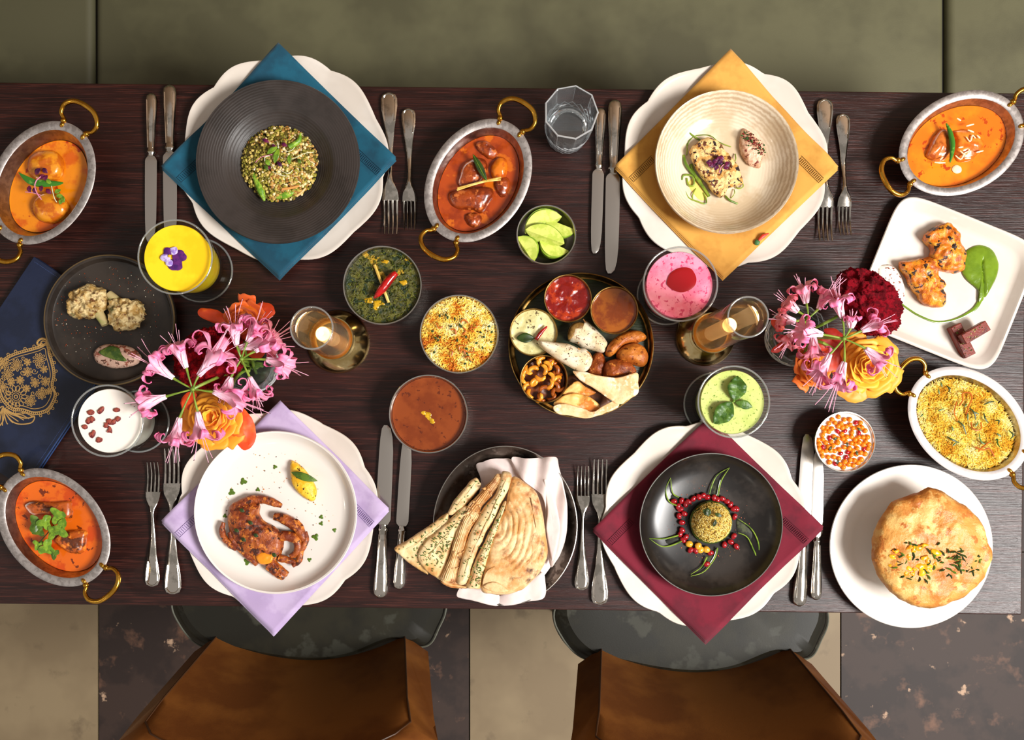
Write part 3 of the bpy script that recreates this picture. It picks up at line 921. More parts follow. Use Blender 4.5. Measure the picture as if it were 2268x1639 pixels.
# top left: koftas in yellow-orange gravy
o1 = oval('oval tin dish of orange curry with two dumplings, upper left corner', 93, 405, 59)
g1 = mat('saffron gravy', (226, 132, 14), 0.16, c2=(206, 92, 8), sc=22, lo=.50, hi=.62, c3=(172, 52, 8), sc3=34, lo3=.62, hi3=.68, coat=.3)
G = curry(o1, 'dumpling_curry', 'orange gravy with two round dumplings and purple cress', 0.027, g1, seed=1)
kof = mat('sauced dumpling', (220, 138, 28), 0.22, c2=(186, 92, 14), sc=60, lo=.42, hi=.6, bump=.4, bsc=180, bdist=.0012, coat=.3)
chunk(G, 'dumpling', circ(99, 367, 41, 37, jit=.04, seed=1), .017, .027, kof, amp=.0012, nsc=90)
chunk(G, 'dumpling', circ(110, 459, 40, 35, jit=.04, seed=2), .017, .027, kof, amp=.0012, nsc=90, seed=4)
ob('chilli_slice', one(pillow([G.p(x, y, .048)[:2] for x, y in ((40, 381), (52, 390), (75, 397), (105, 399), (140, 404), (128, 411), (100, 414), (75, 412), (56, 402))], .003, .047 - G.hb, n=36, rings=4)), M['chilli_green'], G)
strand(G, 'cress_stem', [(92, 442), (82, 428), (77, 412), (82, 398), (96, 388)], .05, .0008, M['pink_stem'], lift=.003)
strand(G, 'cress_stem', [(56, 425), (72, 427), (90, 432)], .049, .0006, M['pink_stem'], lift=.002)
strand(G, 'cress_stem', [(114, 412), (117, 426), (121, 440), (126, 448)], .049, .0006, M['pale_stem'], lift=.002)
for i, (x, y, w) in enumerate([(84, 380, 9), (100, 378, 8), (94, 392, 8), (66, 419, 8), (78, 422, 8), (108, 424, 8), (92, 418, 7), (102, 394, 7)]):
    rr = random.Random(i); a = rr.uniform(0, 6.28)
    leafpx(G, 'cress_leaf', (x - w * math.cos(a), y - w * math.sin(a)), (x + w * math.cos(a), y + w * math.sin(a)), .050, w * 1.3, M['purple_cress'], thick=.0004)
for i, (x, y) in enumerate([(132, 434), (140, 441), (128, 424), (108, 402), (136, 446)]):
    a = i * 1.3
    leafpx(G, 'herb_leaf', (x - 8 * math.cos(a), y - 8 * math.sin(a)), (x + 8 * math.cos(a), y + 8 * math.sin(a)), .049, 10, M['herb_bright'], thick=.0004)

# middle: goat curry
o2 = oval('oval tin dish of red-brown meat curry beside the cutlery and the water tumbler', 1059, 400, 59)
g2 = mat('rust gravy', (166, 64, 12), 0.15, c2=(138, 46, 8), sc=24, lo=.45, hi=.62, c3=(196, 96, 16), sc3=40, lo3=.58, hi3=.68, coat=.4, bump=.2, bsc=160, bdist=.0006)
G = curry(o2, 'meat_curry', 'red-brown gravy with braised meat, a green leaf and ginger strips', 0.031, g2, amp=.0008, seed=5)
meat = mat('braised meat', (156, 66, 22), 0.20, c2=(112, 40, 14), sc=50, lo=.42, hi=.58, c3=(196, 106, 50), sc3=70, lo3=.6, hi3=.68, bump=.6, bsc=170, bdist=.0016, coat=.3)
zz = Z(880, 180, 3.725)
chunk(G, 'meat_piece', zz((510, 780), (540, 690), (620, 630), (720, 640), (740, 720), (700, 800), (640, 860), (560, 880), (500, 850)), .012, .031, meat, seed=2)
chunk(G, 'meat_piece', zz((420, 920), (520, 890), (640, 870), (760, 870), (800, 920), (760, 1000), (700, 1080), (620, 1060), (520, 1050), (440, 1010)), .012, .031, meat, seed=3)
chunk(G, 'meat_piece', zz((640, 520), (720, 480), (800, 540), (830, 600), (780, 640), (700, 600)), .009, .031, meat, seed=4)
chunk(G, 'meat_piece', zz((560, 1100), (650, 1080), (700, 1130), (660, 1200), (580, 1180)), .007, .031, meat, seed=6)
chunk(G, 'meat_piece', zz((800, 830), (880, 780), (930, 830), (900, 940), (840, 940)), .007, .031, meat, seed=7)
chunk(G, 'potato_piece', zz((770, 700), (840, 620), (900, 640), (910, 720), (880, 800), (790, 800)), .011, .031, mat('sauced potato', (214, 112, 20), .2, c2=(180, 78, 14), sc=60, lo=.45, hi=.6, coat=.3), amp=.0006, seed=5)
leafpx(G, 'herb_leaf', (1047, 341), (1079, 403), .046, 15, M['herb_dark'], bend=.04)
ob('herb_vein', one(tube([G.p(1048, 343, .0475), G.p(1063, 372, .0495), G.p(1078, 401, .0475)], .0004, 5)), M['herb_bright'], G)
for a, b in (((1013, 417), (1110, 393)), ((1012, 421), (1078, 401)), ((1060, 405), (1109, 398))):
    ob('ginger_strip', one(tube([G.p(*a, .0455), G.p((a[0] + b[0]) / 2, (a[1] + b[1]) / 2 - 1, .0468), G.p(*b, .0462)], .0013, 6)), M['ginger'], G)

# top right: butter chicken
o3 = oval('oval tin dish of bright orange curry in the upper right corner', 2129, 317, 27)
g3 = mat('tomato butter gravy', (226, 108, 16), 0.15, c2=(232, 132, 20), sc=12, lo=.42, hi=.62, c3=(176, 62, 8), sc3=90, lo3=.66, hi3=.70, coat=.35)
G = curry(o3, 'butter_curry', 'bright orange gravy with chicken, cream and one green chilli', 0.033, g3, seed=9)
zz = Z(1880, 180, 5.845)
chm = mat('sauced chicken', (206, 112, 44), .2, c2=(168, 74, 22), sc=60, lo=.45, hi=.6, bump=.5, bsc=200, bdist=.001, coat=.3)
chunk(G, 'chicken_piece', zz((1010, 950), (1060, 820), (1120, 700), (1200, 610), (1290, 620), (1340, 760), (1330, 920), (1260, 1010), (1130, 1020), (1050, 1000)), .012, .033, chm, seed=2)
chunk(G, 'chicken_piece', zz((1360, 640), (1460, 620), (1600, 620), (1700, 700), (1760, 800), (1720, 920), (1580, 1020), (1420, 1030), (1370, 900), (1400, 760)), .009, .033, mat('sauced chicken bright', (232, 130, 40), .2, c2=(208, 96, 20), sc=40, lo=.45, hi=.6, bump=.5, bsc=170, bdist=.0014, coat=.3), seed=8)
cream_m = mat('pouring cream', (250, 226, 184), .2)
for i, pts in enumerate([((1520, 720), (1570, 780), (1600, 700), (1640, 740)), ((1380, 960), (1450, 1010), (1500, 930), (1570, 900)), ((1540, 630), (1620, 660)), ((1110, 1050), (1180, 1055), (1250, 1055)), ((1400, 480), (1450, 510)), ((1650, 920), (1740, 900)), ((1500, 1000), (1580, 995)), ((1420, 860), (1480, 850)), ((1180, 1020), (1220, 980)), ((1520, 580), (1620, 555)), ((1440, 900), (1520, 960), (1560, 880)), ((1660, 700), (1700, 740))]):
    strand(G, 'cream_swirl', zz(*pts), .0440, [.0007, .0013, .0007], cream_m, n=10)
ob('cream_drop', one(pillow(G.ps(zz((1350, 1110), (1400, 1080), (1460, 1110), (1460, 1170), (1400, 1190), (1350, 1160)), .035), .003, .0325 - G.hb, n=20, rings=4)), cream_m, G)
strand(G, 'green_chilli', zz((1262, 545), (1310, 660), (1340, 800), (1335, 920), (1310, 1050)), .0485, [.0008, .0034, .0040, .0032, .0009], M['chilli_green'], n=16, sides=10)

# bottom left: fish curry
o4 = oval('oval tin dish of orange-red curry with coriander, lower left corner', 119, 1168, -49)
g4 = mat('chilli gravy', (216, 98, 18), 0.17, c2=(196, 70, 10), sc=30, lo=.48, hi=.62, c3=(110, 40, 12), sc3=70, lo3=.66, hi3=.70, coat=.3)
G = curry(o4, 'coriander_curry', 'orange-red gravy with two browned pieces under coriander leaves', 0.031, g4, seed=13)
zz = Z(0, 990, 4.682)
gm = mat('browned fish', (176, 82, 26), .25, c2=(88, 40, 16), sc=70, lo=.45, hi=.58, c3=(224, 128, 44), sc3=60, lo3=.58, hi3=.66, bump=.6, bsc=200, bdist=.0014, coat=.2)
chunk(G, 'fish_piece', zz((240, 600), (320, 560), (430, 565), (560, 570), (720, 560), (740, 620), (735, 740), (650, 720), (540, 700), (420, 700), (330, 710), (270, 660)), .009, .031, gm, seed=2, p=3)
chunk(G, 'fish_piece', zz((560, 940), (700, 870), (880, 870), (890, 960), (860, 1090), (740, 1110), (640, 1050), (570, 990)), .010, .031, gm, seed=5, p=3)
def lobeleaf(G, cx, cy, r, z, m, n=3, seed=0, rot=0.0, name='herb_leaf', tilt=(0, 0)):
    c = Vector(G.p(cx, cy, z)); s_ = S(z)
    outl = [(x * math.cos(rot) - y * math.sin(rot), x * math.sin(rot) + y * math.cos(rot)) for x, y in lobed(r * s_, n, .5, seed)]
    vf = pillow(outl, .0012, 0, n=40, rings=4, p=3, amp=.0009, nsc=300, seed=seed, under=.6)
    v = [(x, y, z_ + math.hypot(x, y) ** 2 * 9 * math.cos(3 * math.atan2(y, x))) for x, y, z_ in vf[0]]
    mb = MB().add((v, vf[1]), Matrix.Translation(c) @ Euler((tilt[0], tilt[1], 0)).to_matrix().to_4x4())
    return ob(name, mb, m, G, sharp=1.2)
for i, (x, y, r, m_, tz) in enumerate([(82, 1160, 22, M['herb'], .046), (100, 1158, 20, M['herb_bright'], .049), (128, 1142, 21, M['herb_bright'], .052), (134, 1172, 24, M['herb_bright'], .053),
                                      (118, 1180, 18, M['herb_bright'], .051), (86, 1176, 16, M['herb'], .045), (84, 1206, 13, M['herb_bright'], .045), (104, 1214, 22, M['herb_bright'], .047), (120, 1226, 14, M['herb'], .045)]):
    lobeleaf(G, x, y, r, tz, m_, 3, i, i * 1.1, tilt=(.15 * math.sin(i), .15 * math.cos(i)))
strand(G, 'herb_stem', [(80, 1212), (92, 1196), (106, 1180), (116, 1166)], .044, .0008, M['herb_dark'], lift=.003)

# ---- rice
def grains(N, place, L_=.007, r=.0007, seed=0, cols=((235, 200, 70),), bend=.25, tilt=.35, pat=True):
    rr = random.Random(seed); mb = MB()
    for i in range(N):
        x, y, z = place(rr)
        a = rr.uniform(0, 2 * PI); l = L_ * rr.uniform(.7, 1.15); t = rr.uniform(-tilt, tilt); bd = rr.uniform(-bend, bend) * l
        dx, dy, dz = math.cos(a) * math.cos(t), math.sin(a) * math.cos(t), math.sin(t)
        P = [(x - dx * l / 2, y - dy * l / 2, z - dz * l / 2), (x - dy * bd, y + dx * bd, z + abs(bd) * .3), (x + dx * l / 2, y + dy * l / 2, z + dz * l / 2)]
        c = lin(rr.choice(cols))[:3]
        if pat:
            q = noise.noise(Vector((x * 42 + seed, y * 42, seed))) * .5 + .5 + rr.uniform(-.16, .16)
            c = lin(cols[min(len(cols) - 1, max(0, int((q - .15) / .7 * len(cols))))])[:3]
        mb.add(tube(P, [r * .5, r, r * .5], 4), None, c)
    return mb
M['rice'] = mat('cooked rice', (240, 210, 90), .42, vc=True)
YR = ((196, 130, 24), (214, 158, 40), (224, 182, 62), (232, 202, 92), (238, 216, 128), (240, 226, 160))
o5 = oval('oval dish of yellow rice with a pale rim, right edge', 2145, 938, -38, a=147, b=110, rimmat=M['white_rim'])
def mound_e(Td, z0, dome, a, b):
    def pl(rr):
        t = rr.uniform(0, 2 * PI); k = math.sqrt(rr.random()) * .965
        x, y = a * k * math.cos(t), b * k * math.sin(t)
        X, Y = x * math.cos(Td.ph) - y * math.sin(Td.ph), x * math.sin(Td.ph) + y * math.cos(Td.ph)
        return X, Y, z0 + dome * (1 - k * k) + .0026 * noise.noise(Vector((X * 70, Y * 70, 1))) + rr.uniform(-.001, .0016)
    return pl
G = curry(o5, 'yellow_rice', 'yellow long-grain rice with green herb shreds in the pale-rimmed oval dish', .036, mat('rice bed', (206, 150, 30), .6, c2=(176, 118, 16), sc=80, lo=.4, hi=.6), amp=.001)
G.o['category'] = 'rice'
a_, b_ = fill_ellipse(o5, .038)
place = mound_e(o5, .0125, .006, a_, b_)
ob('rice_grains', grains(5200, place, .0100, .00085, 3, YR), M['rice'], G, kind='stuff')
fr = mat('fried onion', (208, 112, 30), .35, c2=(170, 80, 20), sc=90, lo=.4, hi=.6)
zz = Z(1880, 790, 5.652)
strand(G, 'fried_onion', zz((1380, 620), (1430, 540), (1420, 480), (1450, 450), (1520, 460), (1540, 530), (1500, 620), (1470, 720)), .0475, .0011, fr, n=24, lift=.003)
strand(G, 'fried_onion', zz((1530, 820), (1540, 880), (1590, 920), (1660, 900), (1650, 820)), .0475, .0010, fr, n=18, lift=.002)
strand(G, 'fried_onion', zz((1580, 1130), (1680, 1170), (1760, 1150), (1820, 1250)), .0475, .0011, fr, n=18, lift=.002)
strand(G, 'fried_onion', zz((1620, 1190), (1700, 1110), (1780, 1060)), .0475, .0010, fr, n=14, lift=.002)
strand(G, 'fried_onion', zz((1350, 560), (1320, 700), (1360, 800)), .0475, .0009, fr, n=14, lift=.002)
for pts in [((1220, 360), (1260, 400), (1250, 440)), ((1120, 400), (1135, 470)), ((1120, 680), (1190, 650)), ((1360, 800), (1430, 860), (1470, 980)), ((1290, 870), (1310, 930)), ((1490, 700), (1490, 800)),
            ((1510, 640), (1570, 700), (1590, 790)), ((1560, 690), (1630, 720)), ((1690, 700), (1710, 780), (1750, 830)), ((1690, 600), (1760, 570), (1820, 560)), ((1830, 800), (1880, 800), (1870, 850)),
            ((1230, 1000), (1300, 1040), (1380, 1075)), ((1300, 1120), (1350, 1070)), ((1630, 960), (1650, 1050), (1700, 1090), (1780, 1080)), ((1850, 960), (1910, 1000)), ((1830, 1050), (1860, 1030), (1860, 1080), (1890, 1130)),
            ((2000, 920), (2060, 980), (2020, 1030)), ((1580, 880), (1620, 820)), ((900, 750), (930, 720)), ((1450, 630), (1480, 590)), ((1150, 320), (1170, 380))]:
    strand(G, 'herb_shred', zz(*pts), .0470, [.0006, .0014, .0006], M['herb_dark'] if len(pts) % 2 else M['herb'], n=8, lift=.002, flat=.5)

# ---------------------------------------------------------------- round steel bowls
def round_bowl(label, px, py, rpx, hr=.045, m=None, group='round steel serving bowls', name='serving_bowl', foot=.62, base=0.0, rp=.0016):
    T = Thing(name, label, 'bowl', px, py, base + hr, base, group)
    R = rpx * S(base + hr)
    pr = [(0, 0), (foot * R, 0), (foot * R * 1.06, .002), (.84 * R, hr * .35), (.95 * R, hr * .7), (R, hr - .001), (R + .0006, hr), (R, hr + .0008), (R - rp, hr + .0006), (R - rp - .0008, hr - .001),
          (.925 * R, hr * .7), (.80 * R, hr * .38), (.55 * R, .006), (0, .0045)]
    ob('bowl', one(lathe(pr, 72)), m or M['steel'], T)
    T.R, T.hr, T.ph, T.base = R, hr, 0.0, base
    return T
def bowl_r(T, z):
    z = z - T.base; hr = T.hr; R = T.R
    pr = [(.0045, 0), (.006, .55), (hr * .38, .80), (hr * .7, .925), (hr - .001, .965)]
    for (z0, k0), (z1, k1) in zip(pr, pr[1:]):
        if z <= z1: return R * (k0 + (k1 - k0) * (z - z0) / (z1 - z0))
    return R * .965
def content(Tb, name, label, cat, z, m, amp=0., nsc=90, dome=0.0, seed=0, part='sauce', n=64):
    G = Thing.__new__(Thing)
    o = bpy.data.objects.new(name, None); COL.objects.link(o)
    dz = min(.012, (z - Tb.base) * .5)
    G.x, G.y, G.hb, G.o = Tb.x, Tb.y, z - dz, o
    o.location = (G.x, G.y, TZ + G.hb); o['label'] = label; o['category'] = cat
    R0, R1 = bowl_r(Tb, z - dz) * .985, bowl_r(Tb, z) * .992
    v, f, R = [], [], []
    for k, rad, zz_ in [(1, R0, 0.0), (1, R1, dz + .0006)] + [(1 - i / 14, R1, dz) for i in range(1, 14)]:
        R.append(list(range(len(v), len(v) + n)))
        for i in range(n):
            a = 2 * PI * i / n; x, y = k * rad * math.cos(a), k * rad * math.sin(a)
            e = 0 if zz_ == 0 else dome * (1 - k * k) + amp * noise.fractal(Vector((x * nsc + seed, y * nsc, seed)), 1, 2, 3)
            v.append((x, y, zz_ + e))
    for A_, B_ in zip(R, R[1:]):
        for i in range(n): f.append((A_[i], A_[(i + 1) % n], B_[(i + 1) % n], B_[i]))
    v.append((0, 0, dz + dome)); c = len(v) - 1
    for i in range(n): f.append((R[-1][i], R[-1][(i + 1) % n], c))
    f.append(tuple(reversed(R[0])))
    ob(part, MB().add((v, f)), m, G)
    return G
# lime wedges
b1 = round_bowl('small steel bowl of lime wedges below the water tumbler', 1210, 520, 66, .040)
limeflesh = mat('lime flesh', (214, 222, 112), .25, c2=(188, 204, 84), sc=90, lo=.4, hi=.6, coat=.3, bump=.3, bsc=220, bdist=.0006, sss=.1)
limeskin = mat('lime rind', (120, 150, 40), .3, c2=(150, 176, 60), sc=60, lo=.4, hi=.6, bump=.2, bsc=500, bdist=.0003)
limepith = mat('lime pith', (232, 234, 176), .4)
def lime_wedge(label, a, b, z, roll, wpx=30):
    T = Thing('lime_wedge', label, 'lime', (a[0] + b[0]) / 2, (a[1] + b[1]) / 2, z, z - .006, 'lime wedges in the steel bowl')
    p0, p1 = Vector(T.p(*a, z)), Vector(T.p(*b, z)); L_ = (p1 - p0).length; r = wpx * S(z) * .62
    def sect(u, k, rr_):
        w = math.sin(PI * u) ** .6 if 0 < u < 1 else 0
        return w * rr_
    def surf(rr_, a0, a1, core):
        v, f = [], []; nu, na = 14, 8
        for i in range(nu + 1):
            u = i / nu; R_ = r * (math.sin(PI * min(max(u, .002), .998)) ** .62) * rr_
            v.append((u * L_ - L_ / 2, 0, core * r))
            for j in range(na + 1):
                t = a0 + (a1 - a0) * j / na
                v.append((u * L_ - L_ / 2, R_ * math.cos(t), core * r + R_ * math.sin(t)))
        m_ = na + 2
        for i in range(nu):
            for j in range(m_):
                f.append((i * m_ + j, (i + 1) * m_ + j, (i + 1) * m_ + (j + 1) % m_, i * m_ + (j + 1) % m_))
        f.append(tuple(range(m_))); f.append(tuple(reversed(range(nu * m_, (nu + 1) * m_))))
        return v, f
    Mx = Matrix.Rotation(math.atan2(p1.y - p0.y, p1.x - p0.x), 4, 'Z') @ Matrix.Rotation(roll, 4, 'X')
    lift = Matrix.Translation((0, 0, .006))
    ob('rind', MB().add(surf(1.0, -PI * .5 - .95, -PI * .5 + .95, .55), lift @ Mx), limeskin, T, sharp=.5)
    ob('flesh', MB().add(surf(.93, -PI * .5 - 1.02, -PI * .5 + 1.02, .60), lift @ Mx), limeflesh, T, sharp=.5)
    return T
zz = Z(880, 180, 3.725)
for i, (a, b, z_, ro, w, lb) in enumerate([((1030, 1215), (1330, 1080), .026, .8, 56, 'pale lime wedge at the top of the steel bowl, under the crossing one'), ((1068, 1205), (1385, 1320), .036, .55, 46, 'pale lime wedge lying on top across the other four'),
                                          ((1200, 1190), (1455, 1290), .026, -.9, 52, 'olive lime wedge at the right wall of the steel bowl'), ((1030, 1265), (1165, 1470), .024, .9, 50, 'bright green lime wedge at the lower left of the steel bowl'),
                                          ((1150, 1340), (1385, 1460), .024, -.9, 54, 'olive lime wedge at the bottom of the steel bowl')]):
    (ax, ay), (bx_, by_) = zz(a, b)
    lime_wedge(lb, (ax, ay), (bx_, by_), z_, ro, w)
# spinach
b2 = round_bowl('steel bowl of dark green spinach beside the candle', 847, 632, 87, .046)
spm = mat('chopped spinach', (60, 60, 8), .35, c2=(88, 86, 18), sc=110, lo=.45, hi=.6, c3=(24, 42, 12), sc3=70, lo3=.52, hi3=.62, c4=(178, 140, 24), sc4=26, lo4=.66, hi4=.70, bump=.9, bsc=300, bdist=.002)
G = content(b2, 'spinach', 'dark green chopped spinach topped with a dried red chilli', 'food', .039, spm, amp=.002, nsc=220, part='spinach_bed')
rr = random.Random(5)
mb = MB()
for i in range(420):
    t = rr.uniform(0, 6.28); k = math.sqrt(rr.random()) * .93 * b2.R
    a = rr.uniform(0, 6.28); l = rr.uniform(.002, .0055)
    x, y, z_ = k * math.cos(t), k * math.sin(t), .0125 + rr.uniform(0, .0014)
    c = lin(rr.choice(((66, 74, 18), (94, 102, 34), (42, 50, 14), (120, 122, 50), (34, 42, 12))))[:3]
    mb.add(tube([(x, y, z_), (x + l * math.cos(a) * .5 + .0006, y + l * math.sin(a) * .5, z_ + .0008), (x + l * math.cos(a), y + l * math.sin(a), z_)], [.0003, .0007, .0003], 4), None, c)
M['shred'] = mat('leaf shreds', (80, 110, 40), .35, vc=True)
ob('spinach_shreds', mb, M['shred'], G, kind='stuff')
but = mat('melted butter', (206, 160, 30), .2, c2=(170, 130, 20), sc=120, lo=.4, hi=.6, bump=.3, bsc=200)
for c_ in (circ(817, 665, 10, 7, jit=.2, seed=1), circ(838, 672, 11, 7, jit=.3, seed=2), circ(893, 626, 10, 6, jit=.25, seed=3), circ(855, 580, 10, 5, jit=.3, seed=4), circ(833, 676, 7, 9, jit=.3, seed=5)):
    ob('butter_pool', one(pillow(G.ps(c_, .04), .0022, .0115, n=22, rings=4, amp=.0004, nsc=300)), but, G)
ob('ginger_strip', one(tube([G.p(830, 587, .0435), G.p(846, 630, .0445), G.p(861, 670, .043)], .0022, 6)), M['ginger'], G)
redm = mat('red chilli skin', (176, 16, 14), .12, c2=(128, 8, 10), sc=80, lo=.45, hi=.6, coat=.6, bump=.5, bsc=120, bdist=.0014)
strand(G, 'red_chilli', [(828, 660), (838, 650), (851, 634), (866, 615), (878, 604)], .050, [.0012, .0042, .0062, .0066, .0058, .0036], redm, n=20, sides=12)
# saffron rice
b3 = round_bowl('steel bowl of saffron rice beside the spinach bowl and the thali tray', 1017, 740, 87, .046)
G = content(b3, 'saffron_rice', 'yellow and orange rice with green specks heaped in the round bowl', 'rice', .039, mat('rice bed dark', (206, 130, 26), .6), amp=.001)
def place_c(R, z0, dome):
    def pl(rr):
        t = rr.uniform(0, 6.28); k = math.sqrt(rr.random()) * .97
        x, y = R * k * math.cos(t), R * k * math.sin(t)
        return x, y, z0 + dome * (1 - k * k) + .0028 * noise.noise(Vector((x * 80, y * 80, 4))) + rr.uniform(-.001, .0016)
    return pl
OR = ((190, 98, 26), (216, 134, 36), (232, 182, 62), (240, 202, 90), (244, 218, 124), (246, 230, 160), (248, 238, 190))
ob('rice_grains', grains(2600, place_c(bowl_r(b3, .042), .013, .006), .0090, .0009, 8, OR), M['rice'], G, kind='stuff')
rr = random.Random(11)
for i in range(26):
    t = rr.uniform(0, 6.28); k = math.sqrt(rr.random()) * 70; x, y = 1017 + k * math.cos(t), 740 + k * math.sin(t); a = rr.uniform(0, 6.28)
    leafpx(G, 'herb_leaf', (x, y), (x + 8 * math.cos(a), y + 8 * math.sin(a)), .050, 5, M['herb_dark'], thick=.0004, nu=4)
for i in range(12):
    t = rr.uniform(0, 6.28); k = math.sqrt(rr.random()) * 60; x, y = 1010 + k * math.cos(t), 745 + k * math.sin(t); a = rr.uniform(0, 6.28)
    strand(G, 'fried_onion', [(x, y), (x + 9 * math.cos(a), y + 9 * math.sin(a)), (x + 16 * math.cos(a + .8), y + 16 * math.sin(a + .8))], .050, .0011, fr, n=8, lift=.001)
# dal
b4 = round_bowl('steel bowl of smooth brown lentils above the bread bowl', 949, 917, 87, .046)
G = content(b4, 'lentils', 'smooth brown lentil dal with a small knob of butter in the middle', 'food', .038, mat('brown dal', (132, 60, 20), .18, c2=(116, 48, 14), sc=24, lo=.42, hi=.62, c3=(92, 36, 14), sc3=110, lo3=.68, hi3=.72, coat=.3), amp=.0004)
rr = random.Random(2)
for i in range(7):
    x, y = 947 + rr.uniform(-11, 11), 924 + rr.uniform(-12, 12)
    ob('butter_crumb', one(pillow(G.ps(circ(x, y, 7, 5, n=8, jit=.3, seed=i), .04), .0018, .0108, n=16, rings=3)), but, G)
# boondi raita
b5 = round_bowl('small steel bowl of yoghurt with orange boondi balls beside the bread plate', 1872, 979, 67, .040)
G = content(b5, 'yoghurt', 'white yoghurt filling the small steel bowl', 'yoghurt', .0355, mat('yoghurt', (246, 240, 232), .25), amp=.0003, part='yoghurt_surface')
G.o.location.z += 0
boon = [mat('boondi', (236, 140, 24), .3, c2=(222, 112, 14), sc=90, lo=.4, hi=.6), mat('pomegranate seed', (190, 22, 30), .12, coat=.5, c2=(146, 8, 20), sc=120, lo=.4, hi=.6)]
me_b = mesh('boondi', one(ico(1, 2, lambda d: 1 + .09 * noise.noise(d * 2))), boon[0]); me_s = mesh('pomegranate_seed', one(ico(1, 2, lambda d: 1 + .12 * noise.noise(d * 1.6) - .12 * max(0, d.x))), boon[1])
pts = []; rr = random.Random(21); tries = 0
seeds_z = Z(1780, 890, 3.092)((232, 203), (280, 200), (358, 140), (378, 215), (176, 245), (130, 308), (412, 322), (252, 355), (290, 378), (215, 425), (300, 345))
pts = [(x, y, 1) for x, y in seeds_z]
cx_, cy_ = Vector(b5.p(1872, 979, .040)[:2]), 0
cB = (1112 + (1872 - 1112) * S(.040) / S(.037), 950 + (979 - 950) * S(.040) / S(.037))
while len(pts) < 118 and tries < 6000:
    tries += 1; t = rr.uniform(0, 6.28); k = math.sqrt(rr.random()) * 57; x, y = cB[0] - 2 + k * math.cos(t), cB[1] + k * math.sin(t)
    if all((x - a) ** 2 + (y - b) ** 2 > 8.9 ** 2 for a, b, _ in pts): pts.append((x, y, 0))
for x, y, kd in pts:
    if kd: piece('pomegranate_seed', me_s, 'red pomegranate seed floating among the orange boondi', 'seed', 'pomegranate seeds in the yoghurt', x, y, .0368, rr.uniform(0, 6), (.0043, .0029, .0026))
    else: piece('boondi_ball', me_b, 'small orange boondi ball floating on the white yoghurt', 'boondi', 'boondi balls on the yoghurt', x, y, .0366, rr.uniform(0, 6), rr.uniform(.0035, .0043))
for x, y in ((1839, 993), (1903, 951), (1898, 1004), (1855, 1023), (1850, 972), (1876, 985)):
    a = rr.uniform(0, 6)
    leafpx(G, 'herb_leaf', (x - 6 * math.cos(a), y - 6 * math.sin(a)), (x + 6 * math.cos(a), y + 6 * math.sin(a)), .0400, 5, M['herb_dark'], thick=.0004, nu=5)
# ---------------------------------------------------------------- lassi glasses, tumbler, candles
def lassi(label, rim, foot, m_liq, liq_label, seed=0, rpx=83, h=.112, fpx=70):
    """footed glass, upright on its foot; the photo's rim centre and foot centre fix the height"""
    T = Thing('footed_glass', label, 'glass', foot[0], foot[1], 0.0, 0.0, 'footed glasses of lassi')
    # stand so that the rim falls on its photo place for the height h
    x, y = W(rim[0], rim[1], h); T.x, T.y = x, y; T.o.location = (x, y, TZ)
    R = rpx * S(h); F = fpx * S(0)
    def cut(a, r, z):
        if .022 < z < .078: 
            k = min(1, (z - .022) / .01, (.078 - z) / .01)
            return r + .0009 * k * math.sin(a * 18 + z * 420) * math.sin(a * 18 - z * 420), z
        return r, z
    pr = [(0, 0.001), (F * .9, 0.0), (F, .0012), (F, .0026), (F * .8, .0044), (F * .35, .0075), (.011, .011), (.0095, .015), (.014, .019), (.72 * R, .024), (.82 * R, .032), (.88 * R, .055), (.94 * R, .085), (R, h - .001), (R - .0006, h + .0006), (R - .0016, h - .0005),
          (.94 * R - .002, .084), (.88 * R - .002, .055), (.82 * R - .002, .034), (.70 * R, .0285), (0, .0265)]
    ob('glass_body', one(lathe(pr, 96, mod=cut)), M['glass_cut'], T, sharp=0.9)
    rg = lambda rr_, zz_, t_: lathe([(rr_ + t_ * math.cos(2 * PI * i / 10), zz_ + t_ * math.sin(2 * PI * i / 10)) for i in range(11)], 96)
    ob('rim', one(rg(R - .0008, h, .0013)), M['glass_rim'], T)
    ob('foot_rim', one(rg(F - .0006, .0022, .0015)), M['glass_rim'], T)
    L_ = Thing('lassi', liq_label, 'drink', 0, 0, 0, 0.0295)
    L_.x, L_.y = x, y; L_.o.location = (x, y, TZ + .0295)
    pl = [(0, 0), (.66 * R, 0), (.81 * R - .0030, .0075), (.86 * R - .0030, .0255), (.92 * R - .0036, .0545), (.965 * R - .0036, .0735), (.95 * R - .0036, .0748), (.6 * R, .0741), (0, .0741)]
    ob('liquid', one(lathe(pl, 72)), m_liq, L_)
    L_.top = .0295 + .0743
    return T, L_
yel = mat('mango lassi', (252, 216, 34), .22, c2=(250, 200, 22), sc=20, lo=.45, hi=.65, sss=.1)
T, L1 = lassi('footed glass of yellow mango lassi with a purple pansy on top', (388, 569), (440, 600), yel, 'thick yellow mango lassi below the pansy')
ztop = L1.top + .001
pz = Thing('pansy', 'purple and white pansy floating on the yellow lassi', 'flower', 379, 568, ztop, ztop)
pv = mat('purple pansy petal', (66, 20, 96), .5, c2=(96, 30, 110), sc=150, lo=.4, hi=.6); pw_ = mat('white pansy petal', (206, 190, 232), .5, c2=(150, 120, 200), sc=160, lo=.45, hi=.6)
